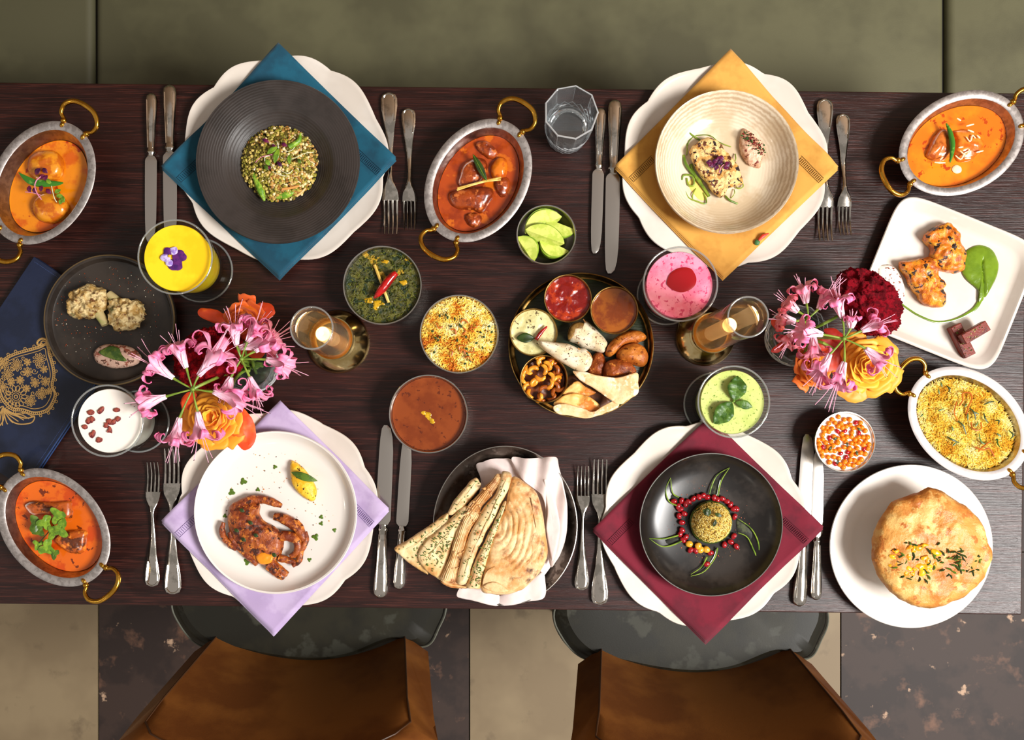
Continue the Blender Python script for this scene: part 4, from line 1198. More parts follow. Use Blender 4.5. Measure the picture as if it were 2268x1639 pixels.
for c_, m_, zz_ in ((circ(388, 586, 17, 14, jit=.12, seed=1), pv, .0010), (circ(398, 568, 15, 14, jit=.12, seed=2), pv, .0016), (circ(386, 556, 9, 9, jit=.12, seed=3), pw_, .0022), (circ(368, 572, 11, 9, jit=.12, seed=4), pw_, .0024), (circ(372, 558, 10, 9, jit=.12, seed=5), pv, .0018), (circ(376, 583, 8, 8, jit=.1, seed=6), pw_, .0026)):
    ob('petal', one(pillow(pz.ps(c_, ztop), .0012, zz_ - .001, n=26, rings=3, p=3, amp=.0006, nsc=160)), m_, pz)
ob('flower_centre', one(pillow(pz.ps(circ(377, 568, 3.5), ztop), .0015, .0030, n=12, rings=3)), mat('pansy eye', (236, 180, 40), .5), pz)
whi = mat('plain lassi', (246, 238, 228), .22, sss=.1)
T, L2 = lassi('footed glass of white lassi sprinkled with dried rose petals', (238, 932), (296, 930), whi, 'white lassi under the rose petals', rpx=80, fpx=68)
zt = L2.top
rp = mat('dried rose petal', (92, 16, 24), .6, c2=(150, 66, 50), sc=200, lo=.5, hi=.62)
zz = Z(0, 540, 3.279)
for i, (x, y, r) in enumerate(zz((658, 1225), (672, 1275), (735, 1205), (848, 1210), (622, 1330), (675, 1378), (718, 1425), (775, 1320), (800, 1350), (830, 1290), (800, 1290), (645, 1285), (855, 1272)) and [(a, b, 6 + (k * 5) % 5) for k, (a, b) in enumerate(zz((658, 1225), (672, 1275), (735, 1205), (848, 1210), (622, 1330), (675, 1378), (718, 1425), (775, 1320), (800, 1350), (830, 1290), (800, 1290), (645, 1285), (855, 1272)))]):
    q = Thing('rose_petal_flake', 'crumbled dark red rose petal floating on the white lassi', 'petal', x, y, zt, zt + .0006, 'rose petal flakes on the white lassi')
    ob('flake', one(pillow(q.ps(circ(x, y, r * 1.35, r, n=7, jit=.35, seed=i, rot=i), zt), .0022, 0, n=16, rings=3, amp=.001, nsc=300)), rp, q)
pin = mat('rose lassi', (238, 120, 150), .25, c2=(244, 150, 176), sc=30, lo=.4, hi=.6, c3=(206, 70, 110), sc3=150, lo3=.62, hi3=.67, bump=.4, bsc=220, bdist=.0008, sss=.1)
T, L3 = lassi('footed glass of frothy pink lassi overlapping the mustard napkin', (1507, 629), (1474, 644), pin, 'frothy pink lassi with a red syrup spot', rpx=83, fpx=65)
syr = Thing('syrup_drop', 'dark red syrup drop in the middle of the pink froth', 'syrup', 1510, 620, L3.top, L3.top + .0008)
ob('syrup', one(pillow(syr.ps(Z(1380, 520, 3.562)((345, 370), (370, 310), (440, 265), (520, 262), (560, 300), (578, 360), (550, 420), (470, 455), (400, 440), (350, 400)), L3.top), .0014, 0, n=36, rings=5, p=3)), mat('red syrup', (150, 10, 18), .15, coat=.3), syr)
gre = mat('mint lassi', (196, 206, 122), .25, c2=(182, 194, 104), sc=26, lo=.42, hi=.62, c3=(110, 140, 50), sc3=260, lo3=.68, hi3=.7, bump=.2, bsc=240, bdist=.0006, sss=.1)
T, L4 = lassi('footed glass of pale green lassi with three mint leaves', (1625, 890), (1580, 893), gre, 'pale green lassi under the mint leaves', rpx=80)
zt = L4.top
mi = Thing('mint_sprig', 'sprig of three dark mint leaves on the pale green lassi', 'mint', 1626, 885, zt, zt + .001)
mm = mat('mint leaf', (52, 88, 22), .4, c2=(80, 114, 38), sc=80, lo=.45, hi=.6, bump=.8, bsc=160, bdist=.0012)
zz = Z(1380, 520, 3.562)
(a, b, c_, d, e, f_) = zz((880, 1310), (900, 1112), (860, 1320), (715, 1490), (885, 1320), (1020, 1360))
leafpx(mi, 'mint_leaf', a, b, zt + .003, 42, mm, bend=.10, curl=.35, nu=24, wav=.12)
leafpx(mi, 'mint_leaf', c_, d, zt + .0025, 42, mm, bend=.10, curl=.35, nu=24, wav=.12)
leafpx(mi, 'mint_leaf', e, f_, zt + .003, 20, mm, bend=.10, curl=.2, nu=12, wav=.08)
ob('mint_bud', one(ball(.0022, 8, 6), None), M['herb_bright'], mi, loc=mi.p(*zz((872, 1312))[0], zt + .003))

# water tumbler
wt = Thing('water_tumbler', 'faceted clear glass water tumbler on the table edge near the bench', 'glass', 1252, 305, 0, 0)
x, y = W(1265, 249, .098); wt.x, wt.y = x, y; wt.o.location = (x, y, TZ)
def facets(v, f, lo_z, n=9):
    out = []
    for x, y, z in v:
        r = math.hypot(x, y)
        if r > 1e-6 and z > lo_z:
            a = math.atan2(y, x); q = (a % (2 * PI / n)) - PI / n
            k = math.cos(PI / n) / math.cos(q); t = min(1, (z - lo_z) / .01); g = 1 + (k - 1) * t
            x, y = x * g, y * g
        elif r > .02 and z > .004:
            a = math.atan2(y, x)
            d = .0019 * abs(math.sin(a * 9 + z * 260)) + .0019 * abs(math.sin(a * 9 - z * 260))
            if r > .033: x, y = x * (1 - d / r), y * (1 - d / r)
        out.append((x, y, z))
    return out, f
Rt = 61 * S(.098)
pr = [(0, .001), (.60 * Rt, 0), (.74 * Rt, .002)] + [(Rt * (.80 + .10 * (i / 14)), .005 + .035 * i / 14) for i in range(15)] + [(.93 * Rt, .048), (.96 * Rt, .07), (Rt, .0975), (Rt - .0008, .0985), (Rt - .0024, .0978),
      (.96 * Rt - .003, .07), (.90 * Rt - .0035, .045), (.80 * Rt - .003, .02), (.55 * Rt, .0135), (0, .0125)]
v, f = lathe(pr, 144)
ob('glass_body', MB().add(facets(v, f, .045)), M['crystal'], wt, sharp=.35)
def lattice(T, r_of_z, z0, z1, n, turns, rad, m):
    mb = MB()
    for sg in (-1, 1):
        for k in range(n):
            P = []
            for i in range(13):
                t = i / 12; z = z0 + (z1 - z0) * t; a = 2 * PI * k / n + sg * turns * 2 * PI / n * t; r = r_of_z(z)
                P.append((r * math.cos(a), r * math.sin(a), z))
            mb.add(tube(P, rad, 5))
    ob('cut_pattern', mb, m, T, kind='stuff')
M['cut_glint'] = clear_glass('cut edges with painted glints', (240, 242, 244), 1.6, .12, .12, milk=.30, edge=.9)  # milky white mixed in, painting the bright highlights of the cut glass
lattice(wt, lambda z: Rt * (.80 + .10 * (z - .005) / .035) - .0006, .004, .044, 18, 3, .0007, M['cut_glint'])
ob('rim_edge', MB().add(facets(*lathe([(Rt - .0014, .0980), (Rt + .0002, .0984), (Rt - .0006, .0994), (Rt - .0020, .0992), (Rt - .0014, .0980)], 144), .045)), M['cut_glint'], wt, sharp=.35)
mb = MB()
for k in range(9):
    a = 2 * PI * k / 9; mb.add(tube([(.935 * Rt * math.cos(a), .935 * Rt * math.sin(a), .050), (.965 * Rt * math.cos(a), .965 * Rt * math.sin(a), .072), (1.0 * Rt * math.cos(a), 1.0 * Rt * math.sin(a), .097)], .0006, 5))
ob('facet_edges', mb, M['cut_glint'], wt, kind='stuff')
wa = Thing('water', 'still water inside the clear tumbler', 'water', 1252, 305, 0, .014)
wa.x, wa.y = x, y; wa.o.location = (x, y, TZ + .0138)
ob('water_body', one(lathe([(0, 0), (.54 * Rt, .0006), (.78 * Rt - .003, .0075), (.86 * Rt - .0045, .026), (.84 * Rt - .0045, .0266), (0, .0262)], 64)), mat('water', (255, 255, 255), 0, trans=1, ior=1.33), wa)

# hurricane candles
def candle(label, base, top, h, rb, rt, hot):
    T = Thing('candle_holder', label, 'candle holder', base[0], base[1], 0, 0, 'glass hurricane candle holders on brass feet')
    Rb = rb * S(0); Rt = rt * S(h)
    tx, ty = W(top[0], top[1], h); 
    # the two centres agree to a few millimetres: stand in between
    bx_, by_ = T.x, T.y
    T.x, T.y = bx_ * .45 + tx * .55, by_ * .45 + ty * .55
    T.o.location = (T.x, T.y, TZ)
    pr = [(0, 0), (Rb * .98, 0), (Rb, .002), (Rb, .0036), (Rb * .94, .0075), (Rb * .80, .013), (Rb * .66, .019), (Rb * .60, .021), (Rb * .63, .023), (Rb * .63, .025), (Rb * .57, .027), (Rb * .54, .036), (Rb * .60, .042), (Rb * .66, .050), (Rb * .66, .053),
          (Rb * .63, .053), (Rb * .60, .049), (Rb * .5, .044), (0, .044)]
    ob('brass_base', one(lathe(pr, 80)), M['brass_pale'], T)
    Rg = Rb * .58
    def cutg(a, r, z):
        if .060 < z < .105:
            q = math.sin(a * 12); k = min(1, (z - .06) / .004, (.105 - z) / .004) * (1 if int((z - .06) / .0225) % 2 == 0 else .8)
            return r - .0007 * k * (1 if q > .2 else 0), z
        return r, z
    n_ = 24
    prg = [(Rg - .001, .046), (Rg, .0465), (Rg, .056)] + [(Rg * (1 + (.02) * i / n_), .058 + .05 * i / n_) for i in range(n_ + 1)] + [(Rg * .99, .13), (Rt * 1.0 * .96, h * .8), (Rt, h - .001), (Rt - .0008, h), (Rt - .0018, h - .001), (Rt * .96 - .0018, h * .8), (Rg * .99 - .0018, .13), (Rg - .002, .1), (Rg - .002, .047), (Rg - .001, .046)]
    ob('glass_chimney', one(lathe(prg, 120, mod=cutg)), clear_glass('smoky candle glass', (236, 226, 214), 1.5, .05, .04, milk=.03), T, sharp=.8)
    ob('glass_rim', one(lathe([(Rt - .0009 + .0012 * math.cos(2 * PI * i / 10), h + .0012 * math.sin(2 * PI * i / 10)) for i in range(11)], 90)), M['glass_rim'], T)
    Cn = Thing('candle', 'lit ivory candle inside the ' + hot, 'candle', base[0], base[1], 0, .045)
    Cn.x, Cn.y = T.x, T.y; Cn.o.location = (T.x, T.y, TZ + .0445)
    hc = h * .62 - .045
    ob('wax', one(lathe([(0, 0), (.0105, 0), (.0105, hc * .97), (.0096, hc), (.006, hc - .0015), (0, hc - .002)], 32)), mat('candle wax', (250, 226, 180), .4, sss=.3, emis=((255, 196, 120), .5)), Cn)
    ob('wick', one(tube([(0, 0, hc - .002), (.0004, 0, hc + .003), (.0012, 0, hc + .006)], .0006, 6)), mat('wick', (30, 22, 18), .8), Cn)
    ob('flame', one(lathe([(0, hc + .002), (.0024, hc + .006), (.0030, hc + .010), (.0020, hc + .017), (0, hc + .026)], 16)), mat('candle flame', (255, 210, 130), .5, emis=((255, 206, 130), 12)), Cn)
    lp = bpy.data.lights.new('flame_light', 'POINT'); lp.energy = .05; lp.color = (1, .7, .38); lp.shadow_soft_size = .006
    lo_ = bpy.data.objects.new('flame_light', lp); COL.objects.link(lo_); lo_.location = (T.x, T.y, TZ + .0445 + hc + .014)
    return T
candle('glass chimney candle holder on a brass foot beside the spinach bowl', (745, 764), (694, 720), .195, 70, 48, 'holder beside the spinach bowl')
candle('tall glass chimney candle holder on a brass foot beside the pink lassi', (1558, 750), (1660, 697), .245, 66, 46, 'holder beside the pink lassi')
# ---------------------------------------------------------------- plated food on the settings
def food(name, label, cat, px, py, z, group=None):
    return Thing(name, label, cat, px, py, z, z, group)
def lump(T, name, pts, h, m, z=None, amp=.001, nsc=140, seed=1, p=2.2, n=48, rings=9, spine=None, sharp=1.2, zf=None, under=.35):
    z = T.hb if z is None else z
    pl = T.ps(pts, z + h * .4)
    if spine: spine = T.ps(spine, z + h * .4)
    return ob(name, one(pillow(pl, h, z - T.hb, n=n, rings=rings, p=p, amp=amp, nsc=nsc, seed=seed, spine=spine, zf=zf, under=under)), m, T, sharp=sharp)
def specks(name, label, cat, m, N, cx, cy, rx, ry, z, r=.0007, seed=0, holes=(), cols=None, hole=0):
    rr = random.Random(seed); T = Thing(name, label, cat, cx, cy, z, z)
    mb = MB(); k = 0
    while k < N:
        t = rr.uniform(0, 6.28); q = math.sqrt(rr.random()); x, y = cx + rx * q * math.cos(t), cy + ry * q * math.sin(t)
        if any((x - a) ** 2 + (y - b) ** 2 < c * c for a, b, c in holes): k += .2; continue
        k += 1
        X, Y, _ = T.p(x, y, z); s_ = r * rr.uniform(.5, 1.6)
        c = lin(rr.choice(cols))[:3] if cols else None
        mb.add(ball(s_, 5, 4, 1, rr.uniform(.5, 1), .6), TRS((X, Y, s_ * .5), (0, 0, rr.uniform(0, 3))), c)
    o = ob('specks', mb, m, T, kind='stuff')
    return T
M['vc'] = mat('mixed seeds', (200, 180, 120), .35, vc=True)
# --- barley risotto in the black bowl
z0 = NB + .0036
R_ = food('barley_risotto', 'mound of green barley and mushroom risotto in the black bowl', 'food', 620, 363, z0 + .012)
R_.hb = z0; R_.o.location.z = TZ + z0
bedm = mat('dark risotto bed', (96, 84, 32), .4, c2=(58, 48, 20), sc=90, lo=.4, hi=.6, bump=.6, bsc=200, bdist=.002)
out = Z(500, 250, 7.125)((840, 230), (1060, 270), (1250, 380), (1380, 600), (1400, 820), (1310, 1120), (1150, 1260), (850, 1370), (600, 1330), (450, 1120), (370, 870), (290, 640), (380, 440), (620, 330))
lump(R_, 'grain_bed', out, .022, bedm, amp=.003, nsc=90, p=2, n=60)
rr = random.Random(4); mb = MB()
cols = ((150, 140, 50), (176, 160, 70), (120, 112, 36), (206, 180, 100), (96, 84, 28), (236, 214, 160), (160, 110, 50), (190, 150, 80))
for i in range(1500):
    t = rr.uniform(0, 6.28); q = math.sqrt(rr.random()) * 1.02
    x, y = 620 + 83 * q * math.cos(t), 363 + 81 * q * math.sin(t)
    hgt = .022 * math.sqrt(max(0, 1 - q * q * .93)) + rr.uniform(.0005, .004)
    X, Y, _ = R_.p(x, y, z0 + hgt); s_ = rr.uniform(.0019, .0031)
    mb.add(ball(s_, 6, 5, 1, rr.uniform(.75, 1), .8), TRS((X, Y, hgt), (rr.uniform(0, 3), 0, rr.uniform(0, 3))), lin(rr.choice(cols if x > 596 or y < 320 else cols[:5]))[:3])
for i in range(150):
    x, y = 620 + rr.gauss(12, 34), 363 + rr.gauss(18, 32)
    if math.hypot(x - 620, y - 363) > 78: continue
    q = math.hypot(x - 620, y - 363) / 80; hgt = .022 * math.sqrt(1 - q * q) + .003
    X, Y, _ = R_.p(x, y, z0 + hgt)
    mb.add(box(rr.uniform(.003, .006), rr.uniform(.002, .004), .001), TRS((X, Y, hgt), (rr.uniform(-.5, .5), rr.uniform(-.5, .5), rr.uniform(0, 3))), lin(rr.choice(((250, 236, 204), (240, 214, 160), (214, 160, 90))))[:3])
ob('barley_grains', mb, M['vc'], R_, kind='stuff')
asp = mat('asparagus tip', (96, 140, 36), .3, c2=(150, 180, 60), sc=110, lo=.45, hi=.6, bump=.7, bsc=140, bdist=.002)
zr = Z(500, 250, 7.125)
strand(R_, 'asparagus_tip', zr((430, 960), (500, 1100), (560, 1240), (610, 1390)), z0 + .016, [.003, .0048, .0058, .0014], asp, n=14, sides=10)
strand(R_, 'asparagus_tip', zr((800, 1340), (920, 1300), (1040, 1260), (1160, 1200)), z0 + .013, [.002, .0056, .0052, .003], asp, n=14, sides=10)
strand(R_, 'asparagus_tip', zr((1000, 540), (1090, 490), (1160, 430), (1180, 320)), z0 + .022, [.004, .004, .0034, .001], asp, n=12, sides=10)
strand(R_, 'mushroom_strip', zr((890, 1200), (1000, 1190), (1160, 1150)), z0 + .021, .0018, mat('mushroom strip', (214, 150, 80), .35), n=8)
strand(R_, 'mushroom_strip', zr((1120, 1310), (1200, 1250), (1260, 1190)), z0 + .012, .0018, mat('almond strip', (224, 176, 110), .35), n=8)
for a, b, w, m_ in (((820, 540), (650, 650), 12, 'herb_bright'), ((840, 560), (770, 800), 13, 'herb_bright'), ((1000, 660), (1010, 810), 9, 'herb_bright'), ((630, 740), (700, 830), 11, 'herb_bright'), ((600, 830), (680, 900), 8, 'herb'),
                    ((570, 410), (690, 470), 8, 'purple_cress'), ((730, 500), (790, 560), 8, 'purple_cress'), ((880, 480), (970, 530), 9, 'purple_cress'), ((810, 770), (890, 850), 8, 'purple_cress'), ((650, 890), (720, 850), 7, 'purple_cress'), ((1180, 800), (1150, 720), 8, 'herb')):
    (ax, ay), (bx_, by_) = zr(a, b)
    leafpx(R_, 'cress_leaf', (ax, ay), (bx_, by_), z0 + .029, w, M[m_], thick=.0004)
strand(R_, 'sprout_stem', zr((470, 780), (560, 700), (720, 660), (850, 640)), z0 + .028, .0005, M['pink_stem'], n=12, lift=.002)
for pts in (((830, 560), (820, 480), (800, 440)), ((620, 800), (620, 700), (690, 680)), ((940, 620), (1040, 590), (1090, 540)), ((1000, 740), (1120, 700), (1240, 640), (1390, 620)), ((860, 900), (980, 960), (1060, 900)), ((740, 930), (860, 980), (1000, 1000))):
    strand(R_, 'sprout_stem', zr(*pts), z0 + .028, .0005, M['pale_stem'], n=10, lift=.002)

# --- fish and quenelle in the cream bowl
z1 = NB + .0046
zf_ = Z(1490, 250, 7.452)
fm = mat('charred cauliflower crust', (236, 200, 132), .40, c2=(206, 150, 72), sc=90, lo=.46, hi=.58, c3=(96, 42, 16), sc3=120, lo3=.575, hi3=.62, c4=(34, 12, 14), sc4=110, lo4=.64, hi4=.67, bump=1.0, bsc=170, bdist=.003)
F_ = food('grilled_fillet', 'charred pale fillet on green shreds in the cream bowl', 'food', 1583, 372, z1 + .006); F_.hb = z1; F_.o.location.z = TZ + z1
fl = zf_((270, 640), (330, 570), (450, 470), (600, 430), (760, 520), (830, 600), (900, 700), (1020, 840), (1080, 940), (1140, 1130), (1130, 1190), (960, 1230), (900, 1260), (820, 1400), (740, 1390), (640, 1310), (560, 1170), (420, 1000), (340, 860), (280, 720))
lump(F_, 'fillet', fl, .020, fm, amp=.0026, nsc=170, p=4.5, n=80, rings=16, under=.8)
for i, (x, y) in enumerate(zf_((600, 820), (660, 860), (700, 800), (760, 760), (800, 750), (720, 900), (620, 860), (780, 820), (900, 850), (880, 900))):
    a = i * 1.7
    leafpx(F_, 'cress_leaf', (x - 7 * math.cos(a), y - 7 * math.sin(a)), (x + 7 * math.cos(a), y + 7 * math.sin(a)), z1 + .0255, 11, M['purple_cress'], thick=.0004)
strand(F_, 'cress_stem', zf_((770, 990), (790, 910), (840, 850)), z1 + .0255, .0007, M['pink_stem'], n=8, lift=.002)
Sh = food('scallion_shreds', 'curled green scallion shreds around the charred fillet', 'garnish', 1583, 372, z1); Sh.hb = z1 + .0002; Sh.o.location.z = TZ + z1 + .0002
sg_ = mat('scallion green', (142, 160, 54), .35, c2=(92, 120, 36), sc=40, lo=.4, hi=.6)
for pts, w in ((((210, 190), (260, 310), (340, 380), (480, 470)), .0014), (((330, 380), (600, 370), (760, 480), (960, 560)), .0007), (((150, 1110), (180, 1030), (300, 1030), (350, 1100), (340, 1200), (260, 1190), (230, 1080)), .0015),
               (((200, 1270), (260, 1400), (400, 1460), (540, 1500), (550, 1420), (500, 1320)), .0011), (((870, 1370), (940, 1440), (1070, 1500)), .0014), (((1150, 1150), (1160, 1220), (1080, 1250), (1040, 1210)), .0009),
               (((1030, 680), (1040, 760), (1010, 830)), .0009), (((230, 480), (240, 600), (230, 700)), .0009), (((330, 1430), (330, 1350), (380, 1250)), .0009), (((180, 700), (220, 850), (330, 1000), (480, 1150)), .0022),
               (((300, 850), (360, 1020), (520, 1250), (600, 1380)), .0024), (((1010, 1260), (1020, 1330), (960, 1410)), .0007), (((370, 1510), (390, 1580), (450, 1590)), .0008), (((340, 390), (270, 470), (240, 560)), .0008)):
    strand(Sh, 'scallion_shred', zf_(*pts), z1 + .002, w, sg_, n=18, lift=.003)
ob('yellow_puree', one(pillow(Sh.ps(zf_((230, 1130), (330, 1080), (420, 1160), (560, 1330), (560, 1460), (440, 1480), (330, 1350), (250, 1240)), z1 + .001), .002, 0, n=40, rings=5)), mat('yellow puree', (240, 206, 110), .3), Sh)
Q = food('pink_quenelle', 'pink speckled quenelle topped with chopped herbs in the cream bowl', 'food', 1665, 328, z1 + .005); Q.hb = z1; Q.o.location.z = TZ + z1
qm = mat('pink quenelle', (230, 190, 160), .4, c2=(202, 148, 116), sc=120, lo=.45, hi=.6, c3=(120, 50, 36), sc3=140, lo3=.64, hi3=.67, bump=.8, bsc=170, bdist=.002)
lump(Q, 'quenelle', zf_((1170, 250), (1290, 310), (1400, 430), (1480, 600), (1480, 760), (1440, 900), (1350, 890), (1250, 850), (1170, 740), (1110, 600), (1110, 420), (1140, 290)), .016, qm, amp=.0012, nsc=150)
rr = random.Random(9); mb = MB()
for i in range(120):
    t = rr.random(); x, y = zf_((1190 + 300 * t + rr.gauss(0, 40), 350 + 290 * t + rr.gauss(0, 45)))[0]
    X, Y, _ = Q.p(x, y, z1 + .016)
    mb.add(ico(rr.uniform(.0007, .0015), 1), TRS((X, Y, .0150 + rr.uniform(0, .003))), lin(rr.choice(((120, 24, 30), (150, 50, 40), (40, 80, 34), (60, 100, 44), (90, 20, 26))))[:3])
ob('chopped_topping', mb, M['vc'], Q, kind='stuff')

# --- fried crab on the white plate
z2 = NB + .0046
zc_ = Z(300, 870, 2.927)
crm = mat('fried soft shell', (158, 76, 24), .38, c2=(116, 44, 14), sc=80, lo=.44, hi=.58, c3=(202, 118, 40), sc3=110, lo3=.58, hi3=.66, c4=(66, 24, 10), sc4=90, lo4=.63, hi4=.68, bump=1.0, bsc=200, bdist=.002, coat=.15)
Cb = food('fried_crab', 'brown fried soft-shell crab on the white plate', 'crab', 585, 1196, z2 + .006); Cb.hb = z2; Cb.o.location.z = TZ + z2
lump(Cb, 'body', zc_((600, 760), (650, 710), (740, 700), (800, 720), (800, 780), (840, 840), (920, 880), (960, 960), (940, 1060), (880, 1130), (800, 1110), (710, 1040), (650, 980), (600, 880)), .020, crm, amp=.0028, nsc=110, n=64, rings=12)
def limb(T, name, pts, z, radii, m, amp=.0012, n=22, sides=10, seed=0, zs=None):
    P = [T.p(x, y, z + (zs[i] if zs else 0)) for i, (x, y) in enumerate(pts)]
    v, f = tube(cr(P, n, False), radii, sides)
    v = [(x + amp * noise.noise(Vector((x * 160 + seed, y * 160, z_ * 160))), y + amp * noise.noise(Vector((y * 160 + seed, x * 160, z_ * 160))), z_ + amp * noise.noise(Vector((x * 160, z_ * 160, y * 160 + seed)))) for x, y, z_ in v]
    return ob(name, MB().add((v, f)), m, T, sharp=1.2)
for i, (nm, pts, rad) in enumerate([('claw', ((640, 740), (730, 700), (820, 690), (890, 710), (950, 735)), [.006, .007, .0065, .006, .003]),
        ('claw', ((900, 800), (960, 815), (1020, 850), (1070, 900), (1095, 960)), [.005, .008, .008, .007, .004]), ('leg', ((930, 930), (1000, 930), (1050, 960), (1050, 1030), (1000, 1060)), [.007, .008, .007, .006, .003]),
        ('leg', ((1095, 900), (1105, 960), (1070, 1030), (1060, 1090), (1020, 1120)), [.004, .005, .005, .0045, .003]), ('leg', ((930, 1070), (990, 1085), (1040, 1100)), [.006, .005, .003]),
        ('leg', ((860, 1120), (900, 1150), (940, 1180), (970, 1195)), [.007, .007, .007, .004]), ('leg', ((570, 840), (562, 910), (600, 970), (660, 1010)), [.003, .005, .005, .005]),
        ('leg', ((610, 900), (650, 980), (720, 1050), (790, 1110)), [.004, .005, .005, .005]), ('leg', ((880, 1090), (930, 1140), (985, 1180)), [.006, .006, .004]), ('claw_tip', ((1040, 815), (1075, 860), (1105, 930)), [.001, .003, .002])]):
    limb(Cb, nm, zc_(*pts), z2 + .0085, rad, crm, seed=i * 3.1)
lump(Cb, 'orange_roe', zc_((780, 1060), (830, 1030), (890, 1050), (880, 1100), (810, 1110)), .005, mat('orange roe', (230, 140, 30), .3), z=z2 + .014, amp=.0008, n=24)
for i, (x, y) in enumerate(zc_((780, 922), (655, 890), (700, 950), (745, 840), (690, 760), (900, 1050))):
    q = leafpx(Cb, 'herb_leaf', (x - 5, y - 3), (x + 6, y + 4), z2 + .024, 9, M['herb_dark'], nu=5)
Q2 = food('yellow_quenelle', 'yellow quenelle with a dark leaf across it on the white plate', 'food', 672, 1065, z2 + .005); Q2.hb = z2; Q2.o.location.z = TZ + z2
lump(Q2, 'quenelle', zc_((1010, 440), (1075, 475), (1130, 540), (1172, 620), (1165, 690), (1130, 702), (1060, 655), (1015, 590), (1003, 510)), .015, mat('yellow relish', (226, 170, 26), .35, c2=(240, 196, 60), sc=90, lo=.45, hi=.6, c3=(70, 40, 16), sc3=160, lo3=.68, hi3=.7, bump=.7, bsc=200, bdist=.0016), amp=.0008)
(a, b) = zc_((1010, 515), (1182, 572))
leafpx(Q2, 'herb_leaf', a, b, z2 + .0175, 17, M['herb'], bend=.10, curl=.25, nu=12)
lf = leafpx
hm = mesh('herb_flake', one(pillow(lobed(.0042, 3, .4, 3), .0009, 0, n=22, rings=3, amp=.0006, nsc=400)), M['herb'])
for i, (x, y) in enumerate(zc_((905, 480), (700, 575), (625, 645), (795, 628), (1205, 805), (1205, 848), (1168, 935), (1290, 890), (1128, 1082), (725, 1095), (630, 1082), (665, 1140), (745, 1190), (985, 1218), (580, 798))):
    piece('herb_flake', hm, 'small dark green herb flake scattered on the white plate', 'herb', 'herb flakes on the white plate', x, y, z2 + .0003, i * 1.9, (1.35 if i in (1, 6, 9, 2) else .85))
specks('spice_crumbs', 'orange and brown spice crumbs scattered on the white plate', 'spice', M['vc'], 90, 610, 1120, 130, 125, z2 + .0002, .0007, 3, cols=((224, 150, 60), (206, 120, 40), (120, 90, 60), (230, 170, 90), (80, 60, 50)), holes=((585, 1200, 80), (672, 1065, 32)))

# --- chaat ball on the dark plate
z3 = NB + .0046
zb = Z(1240, 900, 3.035)
B_ = food('chaat_ball', 'ball covered in golden crisp noodles at the centre of the dark plate', 'food', 1578, 1158, z3 + .015); B_.hb = z3; B_.o.location.z = TZ + z3
rb_ = 49 * S(z3 + .015)
ob('green_base', one(pillow([(rb_ * .98 * math.cos(t * .4), rb_ * .98 * math.sin(t * .4)) for t in range(16)], .018, 0, n=40, rings=6, amp=.0014, nsc=120)), mat('green chutney base', (60, 84, 26), .35, c2=(40, 60, 18), sc=100, lo=.4, hi=.6), B_)
ob('ball', one(pillow([(rb_ * .84 * math.cos(t * .4), rb_ * .84 * math.sin(t * .4)) for t in range(16)], .0265, .002, n=40, rings=8, amp=.001, nsc=120)), mat('ball under noodles', (186, 150, 70), .5), B_)
rr = random.Random(8); mb = MB()
for i in range(1500):
    d = Vector((rr.gauss(0, 1), rr.gauss(0, 1), abs(rr.gauss(0, 1)) + .1)).normalized()
    c = Vector((d.x * rb_ * .90, d.y * rb_ * .90, .004 + d.z * .0285)); t = d.cross(Vector((rr.gauss(0, 1), rr.gauss(0, 1), rr.gauss(0, 1)))).normalized(); l = rr.uniform(.002, .0042)
    mb.add(tube([c - t * l / 2, c + d * .0007, c + t * l / 2], .00048, 4), None, lin(rr.choice(((232, 206, 116), (216, 184, 84), (244, 224, 150), (190, 150, 60))))[:3])
ob('crisp_noodles', mb, M['vc'], B_, kind='stuff')
for i, (a, b, w) in enumerate((((960, 700), (1010, 720), 16), ((990, 680), (1000, 740), 14), ((1040, 720), (1090, 740), 9), ((1030, 810), (1050, 760), 8))):
    a, b = zb(a, b); leafpx(B_, 'herb_leaf', a, b, z3 + .0345, w, M['herb_dark'], nu=6)
sd = mesh('ruby_seed', one(ico(1, 2, lambda d: 1 + .12 * noise.noise(d * 1.6) - .12 * max(0, d.x))), mat('ruby seed', (168, 14, 26), .10, coat=.6, c2=(120, 6, 16), sc=150, lo=.4, hi=.6))
sd2 = mesh('yellow_pea', one(ico(1, 2, lambda d: 1 + .1 * noise.noise(d * 1.6))), mat('yellow pea', (222, 160, 44), .2, coat=.4))
for i, (x, y) in enumerate(zb((768, 638), (818, 632), (862, 640), (896, 622), (935, 612), (992, 610), (1036, 612), (1090, 620), (1145, 662), (1188, 690), (812, 690), (800, 735), (818, 780), (808, 860), (830, 900), (880, 965), (912, 968), (1010, 985), (1105, 932), (1150, 912), (1170, 870), (1185, 940), (985, 1060), (845, 660), (1125, 640), (1175, 740), (820, 830), (960, 600), (1060, 628), (1170, 690), (795, 670), (835, 720), (845, 880))):
    piece('pomegranate_seed', sd, 'glossy red pomegranate seed in the ring around the noodle ball', 'seed', 'pomegranate seeds on the dark plate', x, y, z3 + .0035, i * 1.3, (.0056, .0040, .0034))
for i, (x, y) in enumerate(zb((870, 925), (930, 938), (985, 962), (945, 965))):
    piece('yellow_pea', sd2, 'yellow pea among the pomegranate seeds below the noodle ball', 'pea', 'yellow peas on the dark plate', x, y, z3 + .004, i * 1.3, (.0058, .0050, .0042))
okm = mat('okra slice edge', (130, 156, 52), .3, c2=(84, 112, 34), sc=60, lo=.45, hi=.6); okc = mat('dark okra inside', (40, 40, 34), .2, c2=(70, 74, 50), sc=90, lo=.5, hi=.65)
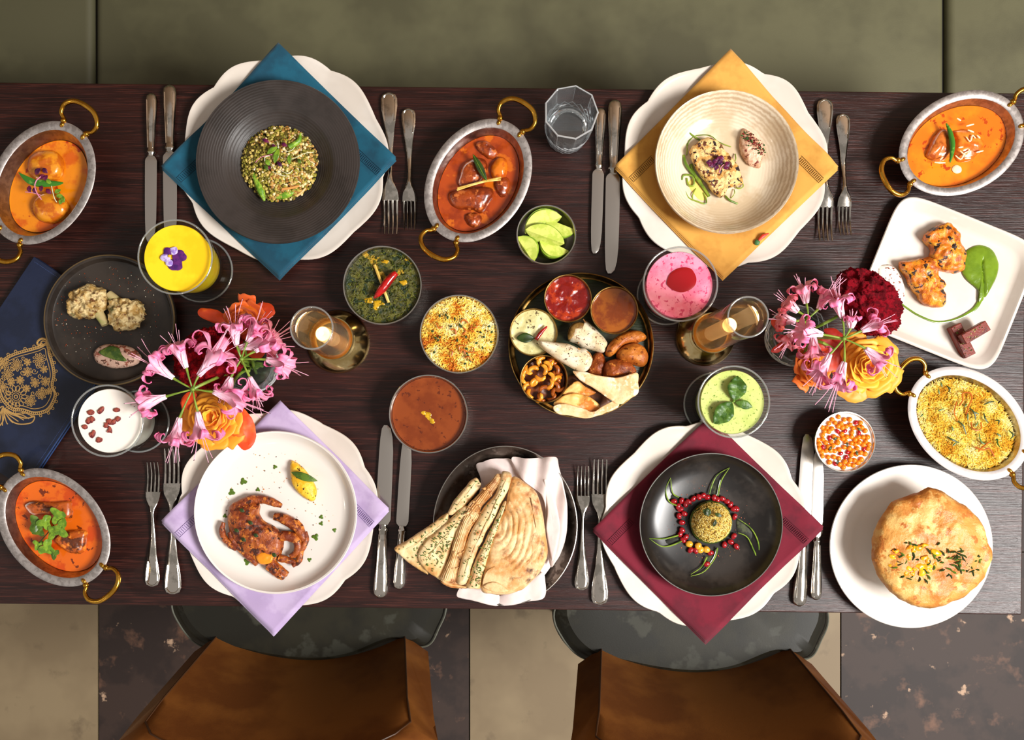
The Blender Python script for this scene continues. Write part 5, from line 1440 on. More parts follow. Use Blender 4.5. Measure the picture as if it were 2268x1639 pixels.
for i, (nm, o_, i_) in enumerate([('pointing to the upper left', ((745, 480), (712, 560), (735, 640), (800, 672)), ((745, 485), (758, 580), (800, 612))), ('pointing to the top', ((1140, 412), (1060, 460), (1022, 530), (1005, 590)), ((1140, 414), (1085, 500), (1062, 600))),
        ('pointing to the left rim', ((600, 888), (700, 890), (805, 865)), ((600, 888), (680, 940), (750, 935), (820, 905))), ('pointing to the lower left', ((880, 1130), (950, 1080), (990, 1010)), ((880, 1142), (970, 1110), (1040, 1020), (1060, 950))),
        ('long and curved, right of the noodle ball', ((1195, 755), (1285, 820), (1335, 920), (1338, 1042)), ((1200, 850), (1260, 880), (1300, 960), (1336, 1046)))]):
    po = zb(*o_); pi_ = zb(*i_)
    T = food('okra_crescent', 'crisp green okra crescent on the dark plate, ' + nm, 'okra', po[1][0], po[1][1], z3 + .0015, 'okra crescents on the dark plate')
    T.o.location.z = TZ + z3; T.hb = z3
    oo = po + list(reversed(pi_))
    try: ob('inside', one(pillow(T.ps(oo, z3 + .001), .0012, .0002, n=40, rings=3, spine=T.ps([((a[0] + b[0]) / 2, (a[1] + b[1]) / 2) for a, b in ((po[0], pi_[0]), (po[1], pi_[1]), (po[-1], pi_[-1]))], z3 + .001))), okc, T)
    except Exception: pass
    for pp in (po, pi_):
        strand(T, 'edge', pp, z3 + .0026, [.0003, .0008, .0011, .0013], okm, n=14, zs=[0.006] + [0.002] * (len(pp) - 1))
specks('chilli_dust', 'red chilli dust scattered on the dark plate', 'spice', M['vc'], 260, 1578, 1175, 115, 110, z3 + .0002, .0006, 5, cols=((176, 60, 24), (206, 90, 40), (130, 40, 20), (150, 110, 60)), holes=((1578, 1158, 52),))

# --- dark round plate on the menu, left
zm = .0118
dpm = mat('dark brown stoneware', (52, 44, 38), .35, c2=(40, 34, 30), sc=20, lo=.4, hi=.6)
s = S(zm + .014)
DP = Thing('dark_plate', 'dark round plate with upright rim lying half on the blue menu', 'plate', 242, 709, zm + .014, zm)
ob('plate', one(lathe([(r * s, z) for r, z in ((0, 0), (136, 0), (142, .001), (145, .004), (145.5, .013), (144.5, .0145), (142, .0145), (138, .0135), (133, .0050), (129, .0036), (60, .0034), (0, .0034))], 110)), dpm, DP)
ob('rim_edge', one(lathe([(142.5 * s, .0147), (145.0 * s, .0146), (145.8 * s, .0138), (145.2 * s, .0130), (145.0 * s, .0140), (143 * s, .0145), (142.5 * s, .0147)], 110)), mat('worn bronze rim', (112, 92, 62), .35, .5), DP)
zd = zm + .0036
zl = Z(0, 540, 3.279)
cfm = mat('roasted cauliflower', (214, 190, 136), .4, c2=(176, 140, 78), sc=90, lo=.40, hi=.6, c3=(104, 62, 24), sc3=110, lo3=.54, hi3=.70, c4=(86, 88, 42), sc4=50, lo4=.62, hi4=.80, bump=1, bsc=150, bdist=.003)
for i, (nm, pts, st_) in enumerate([('larger pale roasted cauliflower floret, left of the pair on the dark plate', ((490, 450), (500, 380), (560, 330), (650, 290), (740, 330), (775, 380), (770, 450), (730, 510), (640, 545), (560, 535), (500, 505)), ((690, 470), (740, 540), (765, 590))),
        ('smaller browned cauliflower floret, right of the pair on the dark plate', ((795, 440), (840, 390), (930, 400), (1010, 420), (1045, 470), (1030, 560), (980, 610), (880, 625), (810, 600), (790, 520)), ((880, 450), (830, 400), (790, 362)))]):
    c0_ = zl(pts[5])[0]; T = food('cauliflower_floret', nm, 'cauliflower', c0_[0], c0_[1], zd + .008, 'roasted cauliflower florets'); T.hb = zd; T.o.location.z = TZ + zd
    lump(T, 'floret', zl(*pts), .022, cfm, amp=.0062, nsc=120, n=72, rings=14, seed=i * 7 + 2)
    strand(T, 'stem', zl(*st_), zd + .006, [.008, .007, .0055], mat('cauliflower stem', (160, 160, 90), .4, c2=(190, 170, 120), sc=40), n=10, sides=12)
Q3 = food('speckled_quenelle', 'pink and green speckled quenelle on the dark round plate', 'food', 260, 790, zd + .006); Q3.hb = zd; Q3.o.location.z = TZ + zd
lump(Q3, 'quenelle', zl((680, 790), (740, 735), (860, 730), (960, 755), (1025, 820), (1000, 870), (900, 900), (800, 900), (700, 860)), .015, mat('pink speckled paste', (214, 176, 156), .4, c2=(150, 80, 60), sc=100, lo=.56, hi=.62, c3=(96, 60, 46), sc3=160, lo3=.62, hi3=.66, bump=.7, bsc=170, bdist=.002), amp=.001)
lump(Q3, 'green_herb_smear', zl((720, 790), (790, 745), (860, 755), (880, 800), (920, 850), (860, 850), (790, 830)), .003, mat('green herb smear', (98, 118, 44), .4, c2=(60, 90, 30), sc=120, lo=.4, hi=.6, bump=.7, bsc=250), z=zd + .0135, amp=.0006)
specks('spice_dust', 'red chilli and white salt specks on the dark round plate', 'spice', M['vc'], 210, 235, 705, 118, 118, zd + .0001, .00065, 12, cols=((150, 60, 24), (170, 80, 40), (200, 190, 170), (120, 50, 24)), holes=((200, 675, 48), (283, 695, 45), (260, 790, 48)))

# --- square plate
zq = 0.0
SQ = Thing('square_plate', 'white square plate with rounded corners at the right edge', 'plate', 2096, 627, .018, 0)
sq_s = S(.018); U = 338 * sq_s / 2; V = 312 * sq_s / 2
def sqring(k, z, rc=.30):
    out = []
    n = 96
    for i in range(n):
        a = 2 * PI * i / n; c, s_ = math.cos(a), math.sin(a); e = 2 / 7.0 if k > .5 else 2 / 5.0
        x = math.copysign(abs(c) ** e, c); y = math.copysign(abs(s_) ** e, s_)
        out.append((x * (U - (1 - k) * U), y * (V - (1 - k) * U), z))
    return out
rings = [sqring(k, z) for k, z in ((.70, 0), (.74, 0), (.80, .003), (.95, .012), (.995, .0165), (1.0, .018), (.99, .0192), (.965, .0190), (.945, .0172), (.88, .0085), (.84, .0055), (.78, .0043), (.5, .004), (.2, .004))]
v = [p for r in rings for p in r]; n = 96; f = []
for i in range(len(rings) - 1):
    for j in range(n): f.append((i * n + j, i * n + (j + 1) % n, (i + 1) * n + (j + 1) % n, (i + 1) * n + j))
f.append(tuple(reversed(range(n)))); f.append(tuple(range((len(rings) - 1) * n, len(rings) * n)))
SQ.o.rotation_euler = (0, 0, -math.atan2(.374, .928))
ob('plate', MB().add((v, f)), M['ceramic'], SQ, sharp=.6)
zs_ = Z(1880, 420, 3.902); z5 = .0042
ckm = mat('tandoori chicken', (230, 150, 36), .35, c2=(212, 110, 18), sc=60, lo=.44, hi=.58, c3=(176, 84, 20), sc3=80, lo3=.54, hi3=.68, c4=(40, 20, 16), sc4=70, lo4=.63, hi4=.67, bump=1, bsc=120, bdist=.003, coat=.15)
for i, (lb, pts) in enumerate([('upper orange tandoori chicken piece beside the green sauce on the square plate', ((640, 400), (700, 350), (750, 310), (830, 285), (880, 310), (940, 390), (950, 440), (990, 530), (1000, 620), (980, 700), (870, 720), (780, 700), (720, 620), (710, 560), (700, 500), (660, 450))),
                               ('lower tandoori chicken piece with dark charring on the square plate', ((430, 640), (540, 610), (620, 600), (720, 590), (750, 650), (750, 700), (765, 760), (830, 830), (805, 880), (830, 930), (800, 1010), (700, 1010), (620, 970), (590, 900), (530, 840), (500, 770)))]):
    c0_ = zs_(pts[0])[0]; T = food('chicken_tikka', lb, 'chicken', c0_[0], c0_[1], z5 + .01, 'tandoori chicken pieces'); T.hb = z5; T.o.location.z = TZ + z5
    lump(T, 'meat', zs_(*pts), .024, ckm, amp=.0036, nsc=90, p=3, n=84, rings=14, seed=i * 5, under=.6)
gs = mat('green chutney', (108, 136, 24), .18, c2=(94, 122, 18), sc=30, lo=.4, hi=.6, coat=.3, bump=.3, bsc=200, bdist=.0008)
T = food('green_chutney', 'bright green leaf-shaped chutney swoosh with a long thin tail', 'sauce', *zs_((1140, 700))[0], z5 + .003); T.hb = z5; T.o.location.z = TZ + z5
def crease(x, y, s): 
    return -0.0032 * math.exp(-((x - .0025 - (y + .0) * -.10) / .0014) ** 2) if y < .012 else -.0032 * math.exp(-((x - .0025) / .0014) ** 2) * max(0, 1 - (y - .012) / .01)
lump(T, 'sauce_leaf', zs_((1000, 560), (1060, 500), (1150, 480), (1245, 525), (1295, 640), (1280, 750), (1220, 870), (1160, 960), (1118, 985), (1125, 900), (1100, 850), (1020, 780), (980, 700)), .006, gs, p=2.6, amp=.0003, n=70, rings=12, zf=crease)
strand(T, 'sauce_tail', zs_((1145, 930), (1110, 1000), (1060, 1050), (950, 1110), (840, 1140), (730, 1138), (600, 1085), (520, 1035), (458, 990)), z5 + .0008, [.0034, .0036, .0030, .0022, .0018, .0017, .0015, .0014, .0012], gs, n=40, flat=.6)
T = food('yoghurt_smear', 'oval white yoghurt mound with red specks beside the red flower', 'sauce', *zs_((365, 780))[0], z5 + .003); T.hb = z5; T.o.location.z = TZ + z5
lump(T, 'yoghurt', zs_((255, 680), (310, 650), (390, 660), (450, 740), (485, 850), (480, 960), (440, 990), (380, 950), (310, 860), (260, 760)), .008, mat('speckled yoghurt', (238, 232, 222), .3, c2=(140, 80, 60), sc=190, lo=.63, hi=.66), p=2, amp=.0004)
btm = mat('beetroot baton', (120, 36, 16), .45, c2=(92, 24, 12), sc=90, lo=.45, hi=.6, bump=.6, bsc=260, bdist=.001)
for i, (a, b, zz_, w, lb) in enumerate([((905, 1175), (1035, 1440), z5 + .0072, 26, 'red beetroot baton lying underneath on the square plate'), ((975, 1300), (1185, 1175), z5 + .0212, 24, 'red beetroot baton lying across the other one')]):
    (ax, ay), (bx_, by_) = zs_(a, b)
    T = food('beetroot_baton', lb, 'beetroot', (ax + bx_) / 2, (ay + by_) / 2, zz_, 'beetroot batons'); T.hb = zz_ - .007; T.o.location.z = TZ + zz_ - .007
    p0, p1 = Vector(T.p(ax, ay, zz_)), Vector(T.p(bx_, by_, zz_)); L_ = (p1 - p0).length; w_ = w * S(zz_)
    T.o.rotation_euler = (0, 0, math.atan2(p1.y - p0.y, p1.x - p0.x))
    ob('baton', one(box(L_, w_, .0138, (0, 0, .007))), btm, T, bev=.0012)
    rr = random.Random(i); mb = MB()
    for k in range(26): mb.add(ico(rr.uniform(.0005, .001), 1), TRS((rr.gauss(0, L_ * .22), rr.uniform(-.4, .4) * w_, .0142)), lin(rr.choice(((100, 130, 50), (190, 180, 110), (70, 90, 40))))[:3])
    ob('herb_sprinkle', mb, M['vc'], T, kind='stuff')

# --- bread plate at the lower right
s = S(.022)
RP = Thing('round_plate', 'large round white plate under the puff pastry, lower right corner', 'plate', 2018, 1210, .022, 0)
ob('plate', one(lathe([(r * s, z) for r, z in ((0, 0), (104, 0), (112, .002), (150, .014), (178, .0205), (181, .022), (179.5, .0234), (174, .0230), (140, .0165), (124, .0115), (116, .0078), (60, .0065), (0, .0065))], 120)), M['white_china'], RP)
PBx = Thing('soup_bowl', 'white bowl hidden under the golden puff pastry', 'bowl', 2052, 1217, .055, .007)
rb2 = 112 * S(.055)
ob('bowl', one(lathe([(0, 0), (rb2 * .6, 0), (rb2 * .66, .004), (rb2 * .9, .02), (rb2, .046), (rb2 - .0005, .048), (rb2 - .003, .047), (rb2 * .86, .02), (rb2 * .5, .006), (0, .005)], 90)), M['white_china'], PBx)
ptm = mat('golden puff pastry', (212, 148, 72), .42, c2=(190, 118, 48), sc=26, lo=.42, hi=.6, c3=(226, 178, 104), sc3=40, lo3=.56, hi3=.68, c4=(180, 104, 40), sc4=60, lo4=.62, hi4=.70, bump=.9, bsc=80, bdist=.003)
PP = Thing('puff_pastry', 'domed golden puff pastry lid with green herb shreds', 'pastry', 2067, 1214, .075, .056)
zp = Z(1780, 890, 3.092)
o_ = zp((860, 590), (950, 615), (1060, 680), (1150, 740), (1230, 840), (1270, 960), (1300, 1060), (1260, 1160), (1190, 1270), (1080, 1350), (960, 1400), (820, 1415), (700, 1380), (600, 1300), (520, 1200), (480, 1100), (475, 1000), (490, 890), (570, 740), (640, 670), (740, 635), (790, 625))
lump(PP, 'pastry_lid', o_, .030, ptm, z=.060, amp=.0036, nsc=50, p=2.4, n=110, rings=18, under=.3)
skirt = [PP.p(x, y, .062)[:2] for x, y in o_]
ob('pastry_crimp', one(pillow([(x * .965, y * .965) for x, y in skirt], .010, -.004, n=90, rings=4, amp=.002, nsc=140, p=4)), ptm, PP)
yb = mat('saffron butter stain', (244, 178, 30), .25, c2=(236, 140, 20), sc=80, lo=.45, hi=.6)
def ptop(x, y):
    q = math.hypot(x - 2067, y - 1214) / 130
    return .060 + .030 * max(0, 1 - min(1, q) ** 2.4) ** (1 / 2.4)
rr = random.Random(6)
for i in range(26):
    x, y = zp((rr.uniform(600, 910), rr.uniform(980, 1190)))[0]
    zt_ = ptop(x, y)
    ob('saffron_stain', one(pillow(PP.ps(circ(x, y, rr.uniform(5, 11), rr.uniform(4, 8), n=8, jit=.35, seed=i), zt_), .0030, zt_ + .0004 - PP.hb, n=18, rings=3, amp=.0006, nsc=300)), yb, PP)
k = 0
while k < 92:
    if k < 40: x, y = zp((rr.uniform(620, 930), rr.uniform(960, 1220)))[0]
    else: x, y = zp((rr.gauss(1090, 75), rr.gauss(1110, 50)))[0]
    if math.hypot(x - 2067, y - 1214) > 112: continue
    a = rr.uniform(0, 6.28); l = rr.uniform(6, 17); zt_ = max(ptop(x, y), ptop(x + l * math.cos(a), y + l * math.sin(a))) + .0014
    strand(PP, 'herb_shred', [(x, y), (x + l * .5 * math.cos(a) + 2, y + l * .5 * math.sin(a)), (x + l * math.cos(a), y + l * math.sin(a))], zt_ + .0005, [.0006, .0015, .0005], M['herb_dark'] if k % 3 else M['herb'], n=6, sides=5)
    k += 1
# ---------------------------------------------------------------- thali tray
ht = .020
TH_ = Thing('thali_tray', 'round dull brass tray carrying four small bowls and snacks', 'tray', 1287, 765, ht, 0)
s = S(ht); Rt_ = 161 * s
ob('tray', one(lathe([(0, 0), (Rt_ * .95, 0), (Rt_ * .975, .002), (Rt_, .019), (Rt_, .020), (Rt_ - .0012, .0206), (Rt_ - .0022, .0196), (Rt_ * .965, .004), (Rt_ * .94, .0022), (0, .0022)], 120)), M['brass_old'], TH_)
lfm = mat('banana leaf', (28, 42, 16), .38, c2=(18, 30, 12), sc=30, lo=.4, hi=.6, bump=.4, bsc=60, bdist=.0008, st=(1, 8, 1))
LF = Thing('banana_leaf', 'dark green banana leaf round lining the brass tray', 'leaf', 1287, 765, .003, .0023)
ob('leaf_blade', one(lathe([(0, 0), (Rt_ * .925, 0), (Rt_ * .93, .0005), (Rt_ * .92, .001), (0, .001)], 90)), lfm, LF)
zt = Z(1100, 580, 4.43); zb0 = .0034
def katori(label, pt, m=None):
    (x, y) = zt(pt)[0]
    return round_bowl(label, x, y, 52.5, .036, m or M['brass_old'], 'small brass bowls on the tray', 'small_bowl', foot=.78, base=zb0, rp=.0010)
k1 = katori('small brass bowl of red sauce at the top of the tray', (700, 358))
c1 = content(k1, 'red_sauce', 'chunky glossy red sauce in the top small bowl', 'sauce', zb0 + .030, mat('red chutney', (128, 14, 6), .14, c2=(172, 50, 10), sc=60, lo=.5, hi=.62, c3=(120, 12, 8), sc3=50, lo3=.55, hi3=.65, coat=.5, bump=.9, bsc=90, bdist=.002), amp=.002, nsc=90, n=72)
k2 = katori('small brass bowl of brown sauce at the upper right of the tray', (1155, 475))
c2_ = content(k2, 'brown_sauce', 'glossy brown sauce in the upper right small bowl', 'sauce', zb0 + .031, mat('brown chutney', (128, 56, 14), .12, c2=(158, 84, 20), sc=40, lo=.45, hi=.62, coat=.5, bump=.4, bsc=160, bdist=.001), amp=.0006, nsc=120)
k3 = katori('small brass bowl of pale coconut chutney at the left of the tray', (362, 690))
c3_ = content(k3, 'coconut_chutney', 'pale coconut chutney with a leaf and red chilli piece', 'sauce', zb0 + .032, mat('coconut chutney', (222, 214, 160), .3, c2=(204, 194, 134), sc=40, lo=.45, hi=.6, c3=(90, 70, 40), sc3=160, lo3=.70, hi3=.72, bump=.7, bsc=120, bdist=.0015), amp=.0016, nsc=90)
(a, b) = zt((372, 750), (192, 745))
leafpx(c3_, 'herb_leaf', a, b, zb0 + .0355, 22, M['herb_dark'], bend=.08, nu=12)
strand(c3_, 'red_chilli', zt((385, 765), (430, 700), (495, 632)), zb0 + .0365, [.0030, .0034, .0010], redm, n=12, sides=10)
k4 = katori('small brass bowl full of fried cashews at the lower left of the tray', (465, 1150))
content(k4, 'fried_bits', 'dark orange fried bits under the cashews', 'food', zb0 + .022, mat('dark fry', (120, 56, 12), .4, c2=(84, 36, 8), sc=90, lo=.4, hi=.6), amp=.002, part='fry_bed')
csm = mat('fried cashew', (240, 180, 56), .3, c2=(216, 132, 30), sc=70, lo=.45, hi=.62, coat=.2, bump=.3, bsc=300, bdist=.0005)
csd = mat('dark fried cashew', (176, 92, 22), .3, c2=(140, 66, 14), sc=70, lo=.45, hi=.62, coat=.2)
def cash_mesh(m, nm):
    P = [(.0062 * math.cos(a), .0062 * math.sin(a), 0) for a in [-.2 + 2.9 * i / 14 for i in range(15)]]
    return mesh(nm, one(tube(P, [.0012, .0028, .0033, .0031, .0029, .0028, .0026, .0012], 10)), m)
cm1, cm2 = cash_mesh(csm, 'cashew'), cash_mesh(csd, 'cashew')
for i, (x, y, z, a, dk, rx) in enumerate([(450, 985, 34, 1.2, 0, .2), (505, 975, 33, 3.9, 0, .3), (330, 1050, 33, 2.5, 0, .2), (365, 1080, 35, .6, 0, .1), (440, 1060, 38, 5.2, 0, .1), (480, 1030, 37, 5.6, 0, .2), (430, 1110, 38, 3.4, 0, .1), (290, 1150, 34, 2.0, 0, .5), (300, 1110, 33, 1.2, 0, .3),
        (510, 1140, 37, 5.3, 0, .1), (500, 1190, 36, 4.6, 0, .1), (385, 1200, 36, .8, 0, .2), (350, 1160, 34, 4.0, 0, .3), (310, 1240, 33, 1.0, 0, .4), (350, 1290, 32, 2.2, 0, .4), (400, 1320, 32, 4.4, 0, .5), (540, 1010, 33, 1.0, 1, .4), (560, 1060, 33, 5.0, 1, .3), (600, 1110, 32, 2.2, 1, .4),
        (590, 1170, 33, .6, 0, .8), (620, 1220, 31, 3.4, 1, .3), (560, 1230, 32, 5.5, 1, .3), (470, 1270, 34, .4, 1, .2), (460, 1320, 32, 2.4, 1, .3), (530, 1310, 31, 4.0, 1, .4), (590, 1290, 30, 1.6, 1, .4), (640, 1150, 31, 1.5, 1, .6), (560, 960, 31, 2.8, 1, .5), (380, 985, 32, 5.4, 0, .3)]):
    (px_, py_), = zt((x, y))
    piece('cashew', cm2 if dk else cm1, ('dark orange' if dk else 'golden') + ' fried cashew in the lower left small bowl', 'nut', 'dark fried cashews' if dk else 'golden fried cashews', px_, py_, zb0 + z / 1000 - .003, a, (1.06, 1.06, 1.06), rx, rx * .6)
zl0 = .0034
def snack(name, label, cat, pts, h, m, z=zl0, group=None, amp=.0014, nsc=90, p=2.3, n=56, rings=10, spine=None, under=.35, zf=None, seed=1):
    P = zt(*pts); cx = sum(q[0] for q in P) / len(P); cy = sum(q[1] for q in P) / len(P)
    T = Thing(name, label, cat, cx, cy, z + h * .5, z, group)
    lump(T, 'crust', P, h, m, z=z, amp=amp, nsc=nsc, p=p, n=n, rings=rings, spine=zt(*spine) if spine else None, under=under, zf=zf, seed=seed)
    return T
frm = mat('golden fritter', (196, 116, 40), .45, c2=(168, 88, 26), sc=50, lo=.44, hi=.6, c3=(112, 50, 14), sc3=140, lo3=.66, hi3=.70, bump=.8, bsc=150, bdist=.0016)
frd = mat('dark fritter', (150, 70, 20), .45, c2=(112, 46, 12), sc=60, lo=.44, hi=.6, c3=(206, 128, 50), sc3=140, lo3=.66, hi3=.70, bump=1.0, bsc=150, bdist=.002)
snack('fritter', 'smooth golden fritter at the right rim of the tray, uppermost of the pile', 'fritter', ((1070, 900), (1095, 810), (1200, 720), (1330, 668), (1430, 690), (1470, 745), (1400, 795), (1270, 815), (1190, 880), (1110, 930)), .022, frm, spine=((1130, 870), (1230, 770), (1400, 730)), group='fritters on the tray')
snack('fritter', 'round golden fritter resting against the uppermost one', 'fritter', ((1180, 880), (1260, 815), (1380, 795), (1470, 860), (1490, 960), (1430, 1030), (1310, 1000), (1190, 960)), .028, frm, z=zl0 + .003, seed=4, group='fritters on the tray')
snack('fritter', 'dark craggy fritter beside the folded wafer', 'fritter', ((1050, 1010), (1130, 960), (1260, 960), (1350, 1020), (1370, 1090), (1240, 1130), (1120, 1140), (1045, 1120)), .026, frd, z=zl0 + .004, amp=.002, seed=6, group='fritters on the tray')
snack('fritter', 'small dark brown fritter next to the peppered roll tip', 'fritter', ((940, 930), (1000, 885), (1050, 910), (1072, 1000), (1040, 1110), (960, 1120), (890, 1080)), .018, frd, amp=.0018, seed=9, group='fritters on the tray')
rlm = mat('peppered pancake roll', (240, 226, 196), .4, c2=(222, 200, 160), sc=40, lo=.45, hi=.62, c3=(120, 70, 40), sc3=230, lo3=.68, hi3=.74, c4=(50, 30, 24), sc4=260, lo4=.71, hi4=.76, bump=.3, bsc=200, bdist=.0006)
pap = mat('crisp wafer', (240, 206, 156), .45, c2=(226, 176, 120), sc=36, lo=.42, hi=.6, c3=(250, 230, 196), sc3=50, lo3=.58, hi3=.68, bump=.6, bsc=110, bdist=.0014)
papo = mat('orange crisp wafer', (238, 172, 84), .45, c2=(250, 206, 130), sc=30, lo=.42, hi=.6, c3=(206, 120, 40), sc3=40, lo3=.58, hi3=.68, bump=.6, bsc=110, bdist=.0014)
papd = mat('brown cracker', (104, 56, 24), .5, c2=(80, 40, 18), sc=60, lo=.4, hi=.6)
fl_ = lambda x, y, s: .004 * noise.noise(Vector((x * 70, y * 70, 2)))
snack('cracker', 'thin dark brown cracker showing under the pale wafers', 'cracker', ((690, 1200), (740, 1110), (900, 1180), (1110, 1360), (1000, 1440), (880, 1330)), .006, papd, z=zl0 + .002, p=6, under=.8)
snack('wafer', 'orange crisp wafer between the cashew bowl and the folded wafer', 'wafer', ((640, 1300), (700, 1225), (790, 1170), (870, 1225), (975, 1280), (900, 1315), (760, 1310)), .005, papo, z=zl0 + .014, p=6, under=.8, zf=fl_, group='crisp wafers on the tray')
snack('wafer', 'curved orange crisp wafer at the bottom of the tray', 'wafer', ((555, 1400), (620, 1330), (740, 1290), (880, 1310), (960, 1360), (1015, 1425), (940, 1475), (800, 1450), (650, 1420)), .006, papo, z=zl0 + .019, p=5, under=.7, zf=fl_, seed=3, group='crisp wafers on the tray')
snack('wafer', 'pale folded wafer strip lying along the lower rim of the tray', 'wafer', ((555, 1420), (620, 1395), (700, 1395), (850, 1440), (945, 1470), (1080, 1395), (1165, 1352), (1200, 1412), (1090, 1475), (985, 1510), (880, 1538), (720, 1510), (590, 1485)), .005, pap, z=zl0 + .027, p=6, under=.8, spine=((600, 1440), (750, 1460), (930, 1505), (1060, 1435), (1170, 1385)), seed=5, group='crisp wafers on the tray')
snack('wafer', 'large pale wafer leaning across the right side of the tray', 'wafer', ((748, 1072), (860, 1080), (960, 1108), (1100, 1132), (1220, 1130), (1372, 1088), (1388, 1180), (1387, 1285), (1290, 1350), (1205, 1400), (1080, 1330), (960, 1245), (830, 1170)), .006, pap, z=zl0 + .031, p=6, under=.8, amp=.0012, zf=lambda x, y, s: .005 * noise.noise(Vector((x * 45, y * 45, 7))), seed=7, group='crisp wafers on the tray')
def roll(label, pts, spine, h, z, seed, mouth=None):
    T = snack('pancake_roll', label, 'roll', pts, h, rlm, z=z, spine=spine, amp=.0007, p=2.0, n=64, rings=10, seed=seed, group='peppered rolls on the tray')
    if mouth:
        P = zt(*mouth); T2 = [T.p(x, y, z + h * .7) for x, y in P]
        ob('rolled_edge', one(tube(cr(T2, 20, False), .0010, 7)), mat('toasted roll edge', (176, 120, 66), .5), T)
    return T
T = roll('peppered white roll with an open mouth, under the two sauce bowls', ((700, 690), (730, 620), (800, 590), (850, 600), (880, 572), (980, 660), (1085, 785), (1070, 850), (1045, 890), (900, 858), (830, 838), (770, 798), (705, 768)), ((790, 700), (900, 740), (1010, 810)), .026, zl0, 2, ((850, 560), (878, 620), (862, 700), (800, 800)))
ob('filling', one(pillow(T.ps(zt((700, 700), (730, 625), (800, 592), (862, 610), (870, 660), (840, 690), (770, 720), (712, 760)), zl0 + .024), .007, zl0 + .018 - T.hb, n=30, rings=6, amp=.001)), mat('potato filling', (150, 112, 56), .5, c2=(120, 84, 36), sc=90, lo=.4, hi=.6, bump=.6, bsc=150), T)
T = roll('peppered white cone roll pointing left over the chutney bowl', ((410, 772), (560, 788), (700, 800), (800, 845), (870, 850), (915, 900), (942, 945), (930, 1005), (880, 1072), (780, 1062), (680, 1010), (600, 960), (500, 890), (425, 825)), ((450, 800), (600, 860), (750, 920), (860, 960)), .022, zl0 + .036, 5, ((800, 845), (830, 870), (905, 890), (935, 950)))

# ---------------------------------------------------------------- bread bowl
s = S(.04)
zo = Z(860, 970, 4.202)
BB = Thing('bread_bowl', 'shallow dark metal bowl holding flatbreads on a white napkin', 'bowl', 1119, 1164, .040, 0)
Rb_ = 176 * s
ob('bowl', one(lathe([(0, 0), (Rb_ * .50, 0), (Rb_ * .56, .002), (Rb_ * .84, .018), (Rb_ * .985, .038), (Rb_, .0402), (Rb_ - .0008, .0412), (Rb_ * .968, .0385), (Rb_ * .82, .0195), (Rb_ * .54, .005), (0, .0035)], 110, fx=.905)), M['iron'], BB)
ob('rim_wire', one(lathe([(Rb_ - .0006, .0408), (Rb_ + .0006, .0402), (Rb_ + .0004, .0416), (Rb_ - .0008, .0418), (Rb_ - .0006, .0408)], 110, fx=.905)), M['steel'], BB)
nm_ = mat('white cotton napkin', (228, 212, 206), .8, c2=(214, 196, 192), sc=14, lo=.4, hi=.62, bump=.3, bsc=700, bdist=.0004)
BN = Thing('bread_napkin', 'crumpled white cotton napkin under the flatbreads', 'napkin', 1130, 1170, .03, .0045)
def cloth_part(nm, pts, z0_, h, zf, seed=0, n=90, ringz=14):
    return ob(nm, one(pillow(BN.ps(zo(*pts), z0_ + h), h, z0_ - BN.hb, n=n, rings=ringz, p=5, amp=.0014, nsc=40, seed=seed, under=.8, zf=zf)), nm_, BN, sharp=1.0)
cloth_part('cloth', ((815, 262), (880, 225), (960, 198), (1060, 192), (1140, 198), (1240, 300), (1480, 560), (1560, 900), (1520, 1190), (1300, 1400), (1000, 1440), (760, 1400), (700, 1100), (790, 700), (860, 420)), .020, .016, lambda x, y, s_: .003 * math.sin(x * 130 + y * 60))
cloth_part('cloth_fold', ((1150, 185), (1280, 192), (1420, 186), (1562, 180), (1590, 270), (1640, 480), (1665, 660), (1665, 860), (1620, 1040), (1560, 1150), (1512, 1200), (1480, 1050), (1452, 860), (1460, 640), (1400, 500), (1260, 400), (1190, 320)), .034, .012, lambda x, y, s_: .0045 * math.sin(x * 190 - y * 30) , 3)
cloth_part('cloth_fold', ((1450, 400), (1520, 450), (1560, 600), (1600, 800), (1580, 1000), (1530, 1150), (1500, 1050), (1470, 850), (1480, 650)), .044, .009, lambda x, y, s_: .002 * math.sin(y * 90), 4, 60, 9)
cloth_part('cloth_corner', ((640, 1480), (680, 1380), (780, 1330), (900, 1380), (1010, 1440), (1040, 1500), (1022, 1560), (960, 1562), (800, 1520)), .036, .008, lambda x, y, s_: .002 * math.sin(x * 120), 6, 60, 9)
cloth_part('cloth_corner', ((1040, 1558), (1045, 1470), (1150, 1410), (1290, 1350), (1420, 1250), (1458, 1300), (1455, 1485), (1300, 1525), (1160, 1555)), .036, .008, lambda x, y, s_: .002 * math.sin(x * 150 + 1), 7, 60, 9)
brd = dict(bump=.8, bsc=90, bdist=.002)
nan = mat('naan bread', (232, 204, 154), .5, c2=(214, 166, 100), sc=26, lo=.42, hi=.66, c3=(178, 104, 46), sc3=34, lo3=.58, hi3=.86, c4=(110, 52, 18), sc4=30, lo4=.76, hi4=.92, **brd)
par = mat('layered paratha', (230, 192, 140), .5, c2=(206, 148, 86), sc=30, lo=.42, hi=.64, c3=(160, 86, 36), sc3=38, lo3=.60, hi3=.84, c4=(70, 30, 12), sc4=30, lo4=.64, hi4=.80, **brd)
